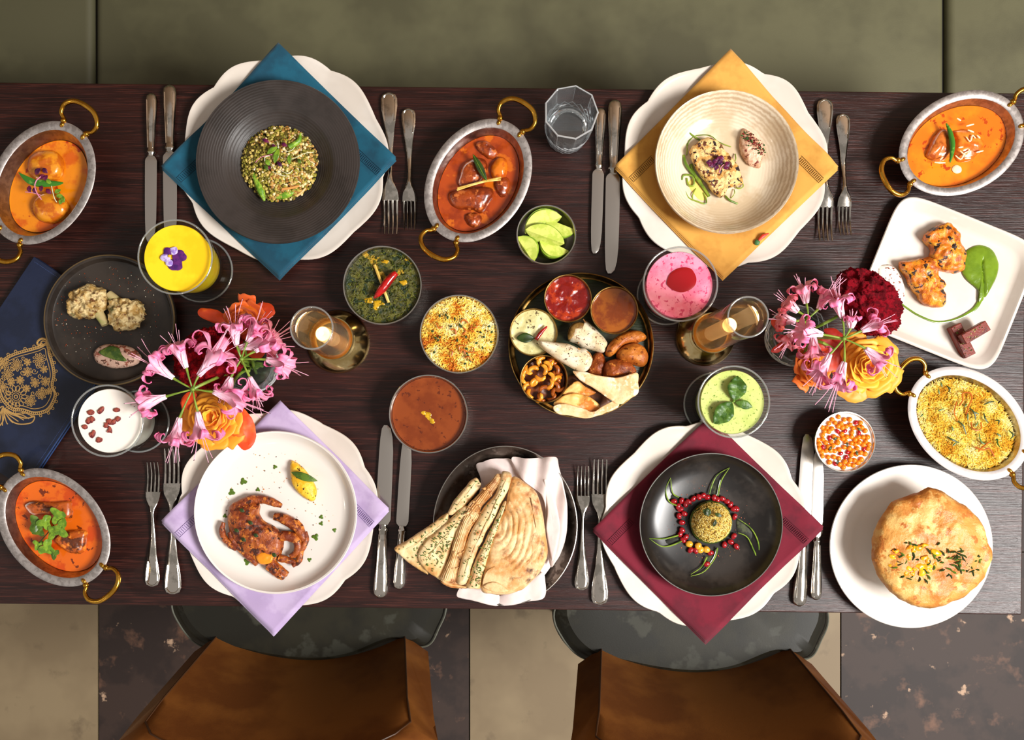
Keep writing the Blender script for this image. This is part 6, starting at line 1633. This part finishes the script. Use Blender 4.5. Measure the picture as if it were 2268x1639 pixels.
def bread(label, pts, spine, z, h, m, p=2.4, amp=.0016, seed=0, herbs=0, layers=(), arc=None, n=90, grp='flatbreads in the bread bowl', folds=()):
    P = zo(*pts); cx = sum(q[0] for q in P) / len(P); cy = sum(q[1] for q in P) / len(P)
    ac = arc and Vector(W(*zo(arc[0])[0], z + h)) - Vector(W(cx, cy, z + h * .5))
    T = Thing('flatbread', label, 'bread', cx, cy, z + h * .5, z, grp)
    lump(T, 'bread_body', P, h, m, z=z, amp=amp, nsc=60, p=p, n=n, rings=30 if arc else 22 if m is par else 14, zf=(lambda x, y, s_: arc[2] * abs(math.sin((math.hypot(x - ac.x, (y - ac.y) * .8) + .004 * noise.noise(Vector((x * 30, y * 30, 3)))) * PI / arc[1])) ** .6 * min(1, (1.02 - s_) * 6)) if arc else (lambda x, y, s_: .0011 * math.sin(s_ * 30 + 2.5 * noise.noise(Vector((x * 40, y * 40, seed))))  * min(1, s_ * 1.6)) if m is par else None, spine=zo(*spine) if spine else None, seed=seed, under=.5)
    for k, l in enumerate(layers):
        Q = [T.p(x, y, z + h * .965) for x, y in zo(*l)]
        L2_ = cr(Q, 30, False)
        ob('layer_fold', one(tube([(a, b, c + .0015 * math.sin(i * .7 + k)) for i, (a, b, c) in enumerate(L2_)], [.0008, .0018, .0020, .0018, .0007], 7, flat=.6)), m, T, sharp=1.2)
    if folds:
        for k, l in enumerate(folds):
            lump(T, 'bread_layer', zo(*l), h * .16, m, z=z + h * (.92 + .09 * (k == 1)), amp=.001, nsc=60, p=4, n=60, rings=8, seed=seed + k + 1, under=.7)
    if herbs:
        rr = random.Random(seed + 50); A = [Vector((x, y)) for x, y in P]; k = 0; mb = MB()
        def inside(x, y):
            c = False; j = len(P) - 1
            for i in range(len(P)):
                if (P[i][1] > y) != (P[j][1] > y) and x < (P[j][0] - P[i][0]) * (y - P[i][1]) / (P[j][1] - P[i][1]) + P[i][0]: c = not c
                j = i
            return c
        SP = [Vector((a, b, 0)) for a, b in (zo(*spine) if spine else [(cx, cy), (cx + 1, cy)])]
        tries = 0
        while k < herbs and tries < 9000:
            tries += 1
            x, y = rr.uniform(min(q[0] for q in P), max(q[0] for q in P)), rr.uniform(min(q[1] for q in P), max(q[1] for q in P))
            q = Vector((x, y, 0)); nr = nearest_on(SP, q); 
            if not inside(x, y) or not inside(x + (x - nr.x) * .35, y + (y - nr.y) * .35): continue
            k += 1; zz_ = z + h * .97 + .0008
            a = rr.uniform(0, 6.28); l_ = rr.uniform(.0015, .0045); X, Y, Z_ = T.p(x, y, zz_)
            mb.add(tube([(X, Y, Z_ - .0008), (X + l_ * .5 * math.cos(a), Y + l_ * .5 * math.sin(a), Z_ + .0006), (X + l_ * math.cos(a + .4), Y + l_ * math.sin(a + .4), Z_ - .0008)], [.0003, .0007, .0003], 4), None, lin(rr.choice(((70, 110, 40), (44, 84, 34), (98, 130, 60))))[:3])
        ob('chopped_herbs', mb, M['vc'], T, kind='stuff')
    return T
bread('leftmost naan quarter with its tip over the knife', ((60, 1030), (160, 960), (300, 870), (420, 790), (555, 690), (570, 740), (640, 800), (500, 900), (380, 980), (300, 1060), (300, 1140), (372, 1270), (240, 1195), (130, 1110)), ((110, 1035), (300, 960), (520, 770)), .044, .012, nan, seed=1, herbs=46)
bread('rolled naan end at the upper left of the bread pile', ((552, 690), (620, 575), (700, 470), (805, 368), (852, 405), (860, 450), (770, 570), (650, 690), (578, 722)), ((590, 680), (700, 550), (815, 410)), .046, .013, nan, seed=2, herbs=14)
bread('naan quarter thick with chopped herbs, second from the left', ((270, 1112), (330, 975), (420, 890), (520, 810), (680, 650), (745, 645), (720, 740), (660, 850), (600, 990), (550, 1150), (500, 1312), (430, 1290), (350, 1230)), ((340, 1110), (500, 960), (690, 720)), .048, .015, nan, seed=3, herbs=130)
bread('rolled layered paratha between the two herb breads', ((488, 1320), (555, 1140), (610, 950), (650, 830), (735, 640), (800, 560), (950, 400), (1010, 330), (1068, 345), (1060, 400), (960, 540), (862, 650), (850, 740), (770, 850), (710, 1050), (665, 1200), (655, 1350)), ((570, 1310), (650, 1050), (740, 780), (880, 580), (1020, 380)), .050, .018, par, seed=4,
      layers=(((740, 640), (800, 680), (862, 690)), ((700, 720), (760, 700), (800, 780)), ((600, 1040), (650, 1075), (710, 1050)), ((560, 1200), (600, 1215), (655, 1205)), ((870, 470), (930, 480), (960, 540)), ((780, 590), (830, 610), (862, 650))))
bread('long folded naan with scattered herbs in the middle of the pile', ((638, 1340), (690, 1090), (760, 880), (880, 660), (1000, 510), (1050, 330), (1100, 315), (1150, 350), (1130, 450), (1060, 600), (985, 760), (900, 910), (830, 1060), (780, 1200), (735, 1350)), ((690, 1310), (780, 1050), (930, 750), (1100, 380)), .052, .021, nan, seed=5, herbs=46)
bread('narrow naan strip with a thick line of herbs beside the round paratha', ((728, 1372), (790, 1190), (870, 1010), (975, 800), (1060, 610), (1100, 600), (1040, 780), (980, 950), (930, 1100), (890, 1250), (862, 1388), (800, 1395)), ((800, 1370), (870, 1130), (960, 900), (1080, 630)), .054, .021, nan, seed=6, herbs=110)
bread('large round folded paratha with charred spots, rightmost of the breads', ((860, 1400), (900, 1180), (950, 960), (1010, 800), (1090, 620), (1145, 375), (1250, 400), (1370, 500), (1420, 620), (1450, 800), (1482, 1000), (1460, 1150), (1380, 1290), (1260, 1400), (1120, 1450), (960, 1450)), None, .050, .024, par, seed=7, p=3.2, amp=.002, n=140, arc=((985, 830), .0088, .0024),
      folds=(
             ((880, 1370), (930, 1230), (1060, 1180), (1220, 1170), (1370, 1110), (1400, 1200), (1290, 1330), (1130, 1430), (980, 1430)),
             ((890, 1390), (930, 1350), (1010, 1345), (1090, 1390), (1110, 1430), (1000, 1440)),
             ((1330, 560), (1390, 640), (1420, 800), (1420, 980), (1350, 1080), (1330, 980), (1370, 830), (1350, 700))))
bread('small folded paratha flap at the bottom edge of the pile', ((485, 1325), (560, 1330), (640, 1345), (745, 1378), (740, 1395), (660, 1400), (560, 1385), (500, 1350)), ((510, 1338), (620, 1368), (720, 1385)), .045, .010, par, seed=8)

# ---------------------------------------------------------------- blue menu with gold emblem
u_, v_ = Vector((.832, .555)), Vector((-.555, .832))
A0 = Vector((75, 568)); Wm, Lm = 271, 440
cpx = A0 + u_ * Wm / 2 + v_ * Lm / 2
MN = Thing('menu_book', 'navy blue leather menu folder with a gold emblem, left edge', 'menu', cpx.x, cpx.y, .011, 0)
MN.o.rotation_euler = (0, 0, math.atan2(-u_.y, u_.x))
sm_ = S(.011); mw, ml = Wm * sm_, Lm * sm_
nav = mat('navy leather', (24, 33, 58), .5, c2=(19, 27, 48), sc=20, lo=.4, hi=.6, bump=.4, bsc=600, bdist=.0005)
nav2 = mat('blue piping', (34, 58, 104), .45)
ob('back_cover', one(box(mw, ml, .0022, (0, 0, .0012))), nav, MN, bev=.0008)
ob('pages', one(box(mw - .004, ml - .006, .0062, (-.0005, 0, .0055))), mat('menu pages', (206, 196, 176), .8), MN)
ob('front_cover', one(box(mw, ml, .0024, (0, 0, .0100))), nav, MN, bev=.0008)
for x in (mw / 2 - .0010, mw / 2 + .0006):
    ob('cover_piping', one(tube([(x, -ml / 2 + .001, .0104 if x < mw / 2 else .006), (x, ml / 2 - .001, .0104 if x < mw / 2 else .006)], .0011, 8)), nav2, MN)
mb = MB(); n = 120
for i in range(n):
    y = -ml / 2 + .006 + (ml - .012) * i / n
    for x in (mw / 2 - .006,): mb.add(box(.0006, (ml - .012) / n * .62, .0005, (x, y, .01135)))
for i in range(70):
    x = -mw / 2 + .006 + (mw - .012) * i / 70
    mb.add(box((mw - .012) / 70 * .62, .0006, .0005, (x, ml / 2 - .006, .01135)))
ob('cover_stitching', mb, mat('navy thread', (54, 70, 112), .6), MN, kind='stuff')
# emblem, traced as raised foil lines: zoom of the photo (0,540) at 3.279
gold = mat('gold foil', (206, 164, 100), .35, .6)
ze = Z(0, 540, 3.279)
hE = .0116
rot_inv = Matrix.Rotation(-MN.o.rotation_euler[2], 4, 'Z')
def el(pts, closed=True, r=.00085, n=60):
    P = [rot_inv @ Vector(MN.p(x, y, hE)) for x, y in ze(*pts)]
    C_ = cr(P, n, closed)
    if closed: C_.append(C_[0])
    return tube(C_, r, 5, flat=.5)
em1 = MB(); em2 = MB(); em3 = MB()
outer = ((340, 735), (352, 800), (372, 870), (385, 950), (372, 1030), (395, 1090), (370, 1160), (330, 1205), (250, 1222), (170, 1200), (90, 1190), (30, 1130), (0, 1060), (-30, 960), (0, 880), (60, 830), (130, 800), (220, 775), (290, 755))
em1.add(el(outer, r=.0010, n=90))
def inset(pts, k, c): return tuple((c[0] + (x - c[0]) * k, c[1] + (y - c[1]) * k) for x, y in pts)
cc = (190, 985)
em1.add(el(inset(outer, .90, cc), r=.0006, n=90)); em1.add(el(inset(outer, 1.075, cc), r=.0007, n=90))
oc = cr([(x, y, 0) for x, y in outer], 110)
for i, q in enumerate(oc):
    a = inset(((q.x, q.y),), 1.0, cc)[0]; b = inset(((q.x, q.y),), 1.075, cc)[0]
    em1.add(el((a, b), False, .0007, 2)); 
for i in range(0, 110, 4):
    q = oc[i]; b = inset(((q.x, q.y),), 1.12, cc)[0]
    em1.add(el(tuple((b[0] + 9 * math.cos(t * PI / 4), b[1] + 9 * math.sin(t * PI / 4)) for t in range(8)), True, .0006, 12))
def flower(cx, cy, r, n, mb_):
    for k in range(n):
        a = 2 * PI * k / n; c, s_ = math.cos(a), math.sin(a)
        mb_.add(el(((cx + r * .45 * c, cy + r * .45 * s_), (cx + r * .8 * c - r * .16 * s_, cy + r * .8 * s_ + r * .16 * c), (cx + r * c, cy + r * s_), (cx + r * .8 * c + r * .16 * s_, cy + r * .8 * s_ - r * .16 * c)), True, .0006, 12))
    mb_.add(el(tuple((cx + r * .34 * math.cos(t * PI / 4), cy + r * .34 * math.sin(t * PI / 4)) for t in range(8)), True, .0006, 16))
    mb_.add(el(tuple((cx + r * .15 * math.cos(t * PI / 4), cy + r * .15 * math.sin(t * PI / 4)) for t in range(8)), True, .0008, 10))
for x, y, r, n_ in ((115, 1110, 82, 14), (285, 840, 48, 9), (120, 880, 46, 9), (55, 950, 44, 9), (220, 1140, 42, 9), (300, 1090, 40, 9), (200, 930, 36, 8), (330, 1000, 34, 8), (20, 1040, 36, 8), (255, 1010, 34, 8), (145, 990, 30, 8), (320, 910, 28, 7), (200, 860, 26, 7), (30, 870, 44, 9), (80, 1010, 26, 7), (195, 1050, 26, 7), (355, 1070, 24, 7)):
    flower(x, y, r, n_, em2)
for cx, cy, r in ((250, 925, 24), (165, 935, 22), (290, 960, 20), (240, 1085, 20), (170, 830, 18), (90, 905, 18), (235, 975, 16), (165, 1030, 16), (95, 985, 16), (310, 1050, 18), (275, 890, 16), (60, 1080, 16), (15, 985, 18)):
    em2.add(el(tuple((cx + r * (1 - t * .085) * math.cos(t * .75), cy + r * (1 - t * .085) * math.sin(t * .75)) for t in range(11)), False, .0006, 26))
# curl at the tip and plumes below
em3.add(el(((345, 740), (340, 700), (310, 688), (282, 700), (270, 722), (285, 735), (300, 720)), False, .0016, 24))
em3.add(el(((345, 760), (335, 715), (312, 705), (296, 716)), False, .0010, 16))
for k in range(9):
    t = k / 8; x1 = -60 + 310 * t; y1 = 1340 - 80 * t
    em3.add(el(((20, 1190), (20 + (x1 - 20) * .35, 1230 + 20 * (1 - t)), (20 + (x1 - 20) * .7, y1 - 10 - 22 * t), (x1, y1)), False, .0008, 18))
em3.add(el(((30, 1195), (110, 1240), (180, 1265), (235, 1258), (248, 1250), (250, 1270), (225, 1300), (150, 1310), (90, 1290), (40, 1230)), True, .0010, 40))
em3.add(el(((20, 1180), (-20, 1210), (-60, 1260), (-80, 1320), (-30, 1340), (20, 1290), (30, 1220)), True, .0010, 40))
EB = ob('gold_emblem', em1, gold, MN, kind='stuff')
ob('emblem_flowers', em2, gold, EB, kind='stuff'); ob('emblem_plumes', em3, gold, EB, kind='stuff')
# thin foil ground between the lines
# ---------------------------------------------------------------- flowers
pinkm = mat('pink nerine petal', (238, 110, 160), .45, vc=True, sss=.1)
stm = mat('green flower stem', (132, 156, 56), .4, c2=(104, 134, 44), sc=60, lo=.4, hi=.6)
stamm = mat('pale pink stamen', (244, 176, 200), .4); anth = mat('dark anther', (70, 40, 50), .5)
PALE, MID, DEEP = lin((255, 222, 236))[:3], lin((244, 112, 166))[:3], lin((220, 54, 114))[:3]  # near-white stripes, contrast raised to stand in for highlights and shadows too
RED = lin((226, 84, 96))[:3]
hv = .075
def mixc(a, b, t): return tuple(x + (y - x) * t for x, y in zip(a, b))
def petal_strip(L_, wmax, open_, curl, seed, deep):
    """ribbon growing along +Z from the tube of the floret, leaning towards +X and rolling back"""
    rr = random.Random(seed); n = 20; x = z = 0.0; ang = .10 + .05 * rr.random()
    pts = []
    for i in range(n + 1):
        t = i / n; pts.append((x, z, ang))
        if t < .42: da = open_ * .03
        else: da = curl * (t - .42) / .58 * (2.1 / n) * 2.4 + open_ * .05
        ang += da
        x += math.sin(ang) * L_ / n; z += math.cos(ang) * L_ / n
    v, c = [], []
    wv = rr.uniform(0, 6)
    for i, (x, z, a) in enumerate(pts):
        t = i / n; w = wmax * (.34 + .66 * math.sin(PI * min(1, (t * .9 + .08))) ** 1.1) * (1 if t < .9 else max(.12, (1 - t) / .1))
        for k in range(5):
            q = (k - 2) / 2
            rip = .0012 * math.sin(t * 26 + wv + q * 2) * (abs(q) > .6) * (t > .35)
            nx, nz_ = math.cos(a), -math.sin(a)
            cup = .22 * w * q * q
            v.append((x - nx * cup + rip * nx, q * w, z - nz_ * cup + rip * nz_))
            base = mixc(PALE, deep, min(1, .05 + t * 1.1))
            c.append(mixc(base, PALE, .65 * (1 - abs(q)) ** 2 * (1 - t * .5)) if abs(q) > .1 else mixc(base, DEEP, .35 * t))
    f = [(i * 5 + k, (i + 1) * 5 + k, (i + 1) * 5 + k + 1, i * 5 + k + 1) for i in range(n) for k in range(4)]
    return v, f, c
def floret(P, hub, root, tip, zr, zt_, seed, deep=MID, stem=True, Lk=1.0, npet=6):
    """hub/root/tip in photo pixels with their heights: pedicel hub->root, petals root->beyond tip"""
    rr = random.Random(seed)
    h_ = Vector(P.p(hub[0], hub[1], zr)); r_ = Vector(P.p(root[0], root[1], zr + .002)); t_ = Vector(P.p(tip[0], tip[1], zt_))
    ax = (t_ - r_); L_ = ax.length * 1.7 * Lk; ax.normalize()
    if stem:
        ob('flower_stem', one(tube(cr([h_, (h_ + r_) / 2 + Vector((0, 0, .002)), r_], 8, False), [.0012, .0012, .0019], 8)), stm, P)
    q = ax.to_track_quat('Z', 'Y').to_matrix().to_4x4()
    F = None
    for k in range(npet):
        a = 2 * PI * k / npet + rr.uniform(-.2, .2)
        vf = petal_strip(L_ * rr.uniform(.9, 1.1), .0068 * rr.uniform(.9, 1.15), rr.uniform(.8, 1.5), rr.uniform(1.9, 3.9), seed * 10 + k, deep)
        m_ = Matrix.Translation(r_) @ q @ Matrix.Rotation(a, 4, 'Z')
        mb = MB().add(vf, m_)
        o = ob('petal', mb, pinkm, P, solid=.0005, sharp=None)
        if F is None: F = o
    mb = MB(); ma = MB()
    for k in range(5):
        a = rr.uniform(0, 6.28); sp = rr.uniform(.06, .26); l = L_ * rr.uniform(.85, 1.15)
        pth = [Vector((math.sin(sp * t) * math.cos(a) * l * t + .0015 * math.cos(a), math.sin(sp * t) * math.sin(a) * l * t + .0015 * math.sin(a), l * t * (1 - .05 * t))) for t in (0, .35, .7, 1)]
        pth = [Matrix.Translation(r_) @ q @ p_ for p_ in pth]
        mb.add(tube(cr(pth, 8, False), .00042, 5)); ma.add(ball(.0011, 6, 5, .6, .6, 1), Matrix.Translation(pth[-1]))
    ob('stamens', mb, stamm, P, kind='stuff'); ob('anthers', ma, anth, P, kind='stuff')
def long_stem(T, z0, vx, vy):
    """stem from the head down into the vase at photo pixel vx, vy"""
    x, y = W(vx, vy, hv); dx, dy = x - T.x, y - T.y
    zb_ = .016 - T.hb
    ob('stem', one(tube(cr([(0, 0, z0), (dx * .25, dy * .25, z0 - .010), (dx * .72, dy * .72, hv + .012 - T.hb), (dx * .95, dy * .95, hv * .6 - T.hb), (dx * 1.0 + .006, dy, zb_)], 16, False), .0022, 8)), stm, T)
def umbel(label, hub, zh, fl, name='nerine_flower', deep=MID):
    P = Thing(name, label, 'flower', hub[0], hub[1], zh, zh - .03, 'pink nerine flower heads')
    long_stem(P, .03, 540 if hub[0] < 1000 else 1770, 810 if hub[0] < 1000 else 746)
    ob('hub', one(ball(.0032, 10, 7)), stm, P, loc=(0, 0, .03))
    for i, e in enumerate(fl):
        root, tip, dz0, dz1 = e[:4]; dp = e[4] if len(e) > 4 else deep
        floret(P, hub, root, tip, zh + dz0, zh + dz1, int(hub[0]) + i, dp, Lk=e[5] if len(e) > 5 else 1.0)
    return P
rosem = mat('rose petal', (240, 150, 50), .5, vc=True, sss=.15, sheen=.2)
def rose(label, px, py, z, rpx, cols, seed, tilt=(0, 0), npet=26, nm='rose'):
    T = Thing(nm, label, 'rose', px, py, z, z - .030)
    R = rpx * S(z); rr = random.Random(seed); gold_a = 2.39996
    Rm = Matrix.Rotation(tilt[0], 4, 'X') @ Matrix.Rotation(tilt[1], 4, 'Y')
    ob('rose_base', MB().add(ico(R * .50, 3), Matrix.Translation((0, 0, .016)) @ Matrix.Scale(.75, 4, Vector((0, 0, 1)))), mat('rose heart', (222, 120, 24), .6), T)
    for k in range(npet):
        t = (k + .5) / npet; a = k * gold_a + rr.uniform(-.25, .25); rk = R * (.10 + .72 * t ** .9); wa = 2.5 * (1 - t) + 1.0
        hgt = .030 - .013 * t ** 1.6; lean = .10 + .85 * t ** 1.4
        cin, cout = lin(cols[0])[:3], lin(cols[1])[:3]
        def fn(u, v, rk=rk, a=a, wa=wa, hgt=hgt, lean=lean, t=t, sd=k):
            s_ = (u - .5) * 2; ww = wa * (1 - .35 * v ** 3 * abs(s_))
            th = a + s_ * ww * .5
            hh = v * (1 - .22 * s_ * s_ * v)
            rad = rk * (.55 + .45 * v) + lean * R * .34 * v ** 2.2 + .0010 * math.sin(s_ * 7 + sd) * v
            zc = (.010 * (1 - t) + .002) + hgt * hh ** .8 - (R * .20 * lean * max(0, v - .75) * 2.2)
            return (rad * math.cos(th), rad * math.sin(th), zc)
        v, f = grid(9, 8, fn); c = []
        for i in range(10):
            for j in range(9):
                q = j / 8; e_ = q ** 2.0
                c.append(mixc(cin, cout, min(1, e_ * .45 + t * .65)))
        ob('petal', MB().add((v, f, c), Rm), rosem, T, solid=.0006, sharp=None)
    long_stem(T, .008, 545 if px < 1000 else 1775, 806 if px < 1000 else 742)
    return T
def celosia(label, px, py, z, rx, ry, col, col2, seed, rot=0):
    T = Thing('celosia_flower', label, 'flower', px, py, z, z - .026, 'dark red cockscomb flowers')
    R = S(z)
    def fn(d):
        n1 = abs(noise.noise(d * 3.1 + Vector((seed, 0, 0)))); n2 = abs(noise.noise(d * 9 + Vector((0, seed, 0)))); n3 = noise.noise(d * 34)
        return 1.0 + .06 - n1 * .34 - n2 * .20 + n3 * .05
    v, f = ico(1.0, 6, fn)
    c_, s_ = math.cos(rot), math.sin(rot)
    v2 = [((x * c_ * rx - y * s_ * ry) * R, (x * s_ * rx + y * c_ * ry) * R, z_ * .028 + .020) for x, y, z_ in v]
    ob('crest', MB().add((v2, f)), mat('celosia crimson %d' % seed, col, .85, c2=col2, sc=110, lo=.42, hi=.6, bump=1.0, bsc=420, bdist=.002, spec=.15), T, sharp=None)
    long_stem(T, .004, 550 if px < 1000 else 1780, 800 if px < 1000 else 738)
    return T
def vase(label, px, py, rpx, h):
    T = Thing('glass_vase', label, 'vase', px, py, h, 0, 'cut glass vases')
    R = rpx * S(h)
    def cut(a, r, z):
        if r > R * .55 and .01 < z < h - .006:
            return r - .0016 * abs(math.sin(a * 8 + z * 190)) - .0016 * abs(math.sin(a * 8 - z * 190)), z
        return r, z
    n_ = 22
    pr = [(0, .001), (R * .62, 0), (R * .72, .004)] + [(R * (.76 + .26 * math.sin(PI * .5 * i / n_)), .006 + (h - .018) * i / n_) for i in range(n_ + 1)] + [(R * .92, h - .006), (R * .95, h), (R * .90, h + .0005), (R * .86, h - .004), (R * .92, h - .02), (R * .85, .03), (R * .66, .012), (0, .010)]
    ob('vase_body', one(lathe(pr, 128, mod=cut)), M['crystal'], T, sharp=.5)
    lattice(T, lambda z: R * (.77 + .26 * math.sin(PI * .5 * (z - .006) / (h - .018))), .008, h - .010, 16, 4, .0007, M['cut_glint'])
    wz = Thing('vase_water', 'water and stems inside the ' + ('left' if px < 1000 else 'right') + '-hand glass vase', 'water', px, py, h * .8, .0108); wz.x, wz.y = T.x, T.y; wz.o.location = (T.x, T.y, TZ + .0108)
    ob('water_body', one(lathe([(0, 0), (R * .60, .0008), (R * .78, .02), (R * .84, h * .55), (0, h * .55)], 48)), mat('vase water', (240, 250, 240), 0, trans=1, ior=1.33), wz)
    for k in range(4):
        a = k * 1.6
        ob('cut_stem', one(tube([(.010 * math.cos(a), .010 * math.sin(a), .003), (.004 * math.cos(a + 1), .004 * math.sin(a + 1), h * .5), (.012 * math.cos(a + 2), .012 * math.sin(a + 2), h * .95)], .0022, 8)), stm, wz)
    return T
# left arrangement
vase('cut glass vase under the left bunch of flowers', 545, 806, 62, hv)
celosia('dark red velvety cockscomb in the left bunch beside the dark plate', 462, 792, hv + .020, 82, 66, (150, 10, 22), (96, 6, 14), 3, .5)
rose('orange rose at the top of the left bunch', 543, 690, hv + .020, 52, ((250, 150, 50), (236, 104, 40)), 4, (.5, -.1), 20)
rose('large yellow-orange rose at the bottom of the left bunch', 470, 930, hv + .016, 74, ((252, 206, 60), (250, 152, 30)), 5, (-.12, -.05), 28)
rt = Thing('loose_rose_petals', 'red-orange outer rose petals between the left rose and cockscomb', 'petal', 500, 690, hv + .01, hv - .004)
for i, (cx, cy, rx, ry, ro) in enumerate(((472, 700, 36, 15, .3), (585, 690, 26, 20, -.4), (570, 760, 20, 40, .2), (545, 730, 24, 30, .5), (420, 895, 20, 24, .4), (540, 950, 26, 44, -.2))):
    ob('petal', one(pillow(rt.ps(circ(cx, cy, rx, ry, n=10, rot=ro, jit=.12, seed=i), hv), .005, .004 + .002 * (i % 2), n=40, rings=6, amp=.003, nsc=50)), mat('red orange petal %d' % i, (222, 74, 30), .5, c2=(240, 120, 40), sc=18, lo=.45, hi=.65), rt)
umbel('pink nerine head with spread florets, lower left of the left bunch', (427, 862), hv + .055, [
    ((413, 815), (390, 762), -.004, .004), ((384, 838), (332, 800), -.006, .002), ((368, 878), (312, 895), -.006, -.002), ((398, 925), (385, 985), -.006, -.002), ((438, 912), (445, 975), -.004, -.002), ((440, 832), (492, 768), -.002, .010), ((472, 868), (540, 890), -.004, .0)])
umbel('pink nerine head at the right of the left bunch, over the glass vase', (535, 795), hv + .050, [
    ((524, 765), (516, 710), -.002, .004), ((548, 757), (575, 712), -.002, .004), ((565, 778), (615, 742), -.004, .0), ((590, 796), (640, 812), -.006, -.002), ((553, 835), (572, 882), -.006, -.004), ((512, 835), (500, 870), -.008, -.006), ((530, 770), (600, 760), -.008, -.004)])
# right arrangement
vase('cut glass vase under the right bunch of flowers', 1775, 742, 66, hv)
celosia('dark crimson cockscomb in the right bunch beside the square plate', 1925, 668, hv + .020, 88, 62, (130, 6, 24), (84, 4, 14), 7, -.75)
rose('large yellow rose at the lower right of the right bunch', 1932, 808, hv + .016, 74, ((255, 214, 50), (252, 158, 40)), 8, (.06, -.12), 28)
rose('orange-yellow rose at the lower left of the right bunch', 1798, 818, hv + .008, 52, ((248, 180, 40), (232, 110, 36)), 9, (-.1, .25), 22)
rt = Thing('loose_rose_petals', 'orange outer rose petals at the middle of the right bunch', 'petal', 1850, 790, hv + .01, hv - .006)
for i, (cx, cy, rx, ry, ro) in enumerate(((1850, 785, 26, 40, .3), (1818, 760, 26, 20, -.4), (1890, 868, 36, 22, .1), (1850, 745, 30, 14, .5), (1726, 770, 22, 9, -.5), (1720, 720, 18, 9, .7))):
    ob('petal', one(pillow(rt.ps(circ(cx, cy, rx, ry, n=10, rot=ro, jit=.12, seed=i + 9), hv), .005, .004 + .002 * (i % 2), n=40, rings=6, amp=.003, nsc=50)), mat('deep orange petal %d' % i, ((200, 60, 30) if i not in (2,) else (248, 150, 50)), .5, c2=((170, 40, 30) if i != 2 else (240, 120, 40)), sc=18, lo=.45, hi=.65), rt)
umbel('pink nerine head at the middle of the right bunch, hub above the roses', (1869, 750), hv + .060, [
    ((1866, 704), (1850, 655), -.002, .006), ((1822, 741), (1770, 730), -.004, .002), ((1838, 785), (1812, 835), -.006, -.002), ((1870, 802), (1850, 862), -.006, -.002), ((1917, 772), (1955, 806), -.006, -.002), ((1908, 733), (1950, 712), -.004, .004), ((1884, 727), (1888, 692), -.002, .004, MID, .7)])
umbel('coral pink nerine head at the upper left of the right bunch', (1790, 705), hv + .035, [
    ((1786, 672), (1778, 632), .0, .006), ((1768, 690), (1738, 668), -.004, -.002, RED), ((1762, 712), (1725, 705), -.006, -.006, RED), ((1812, 685), (1838, 642), -.002, .004), ((1765, 730), (1740, 762), -.008, -.008, RED), ((1800, 735), (1805, 790), -.010, -.006)], deep=mixc(MID, RED, .5))
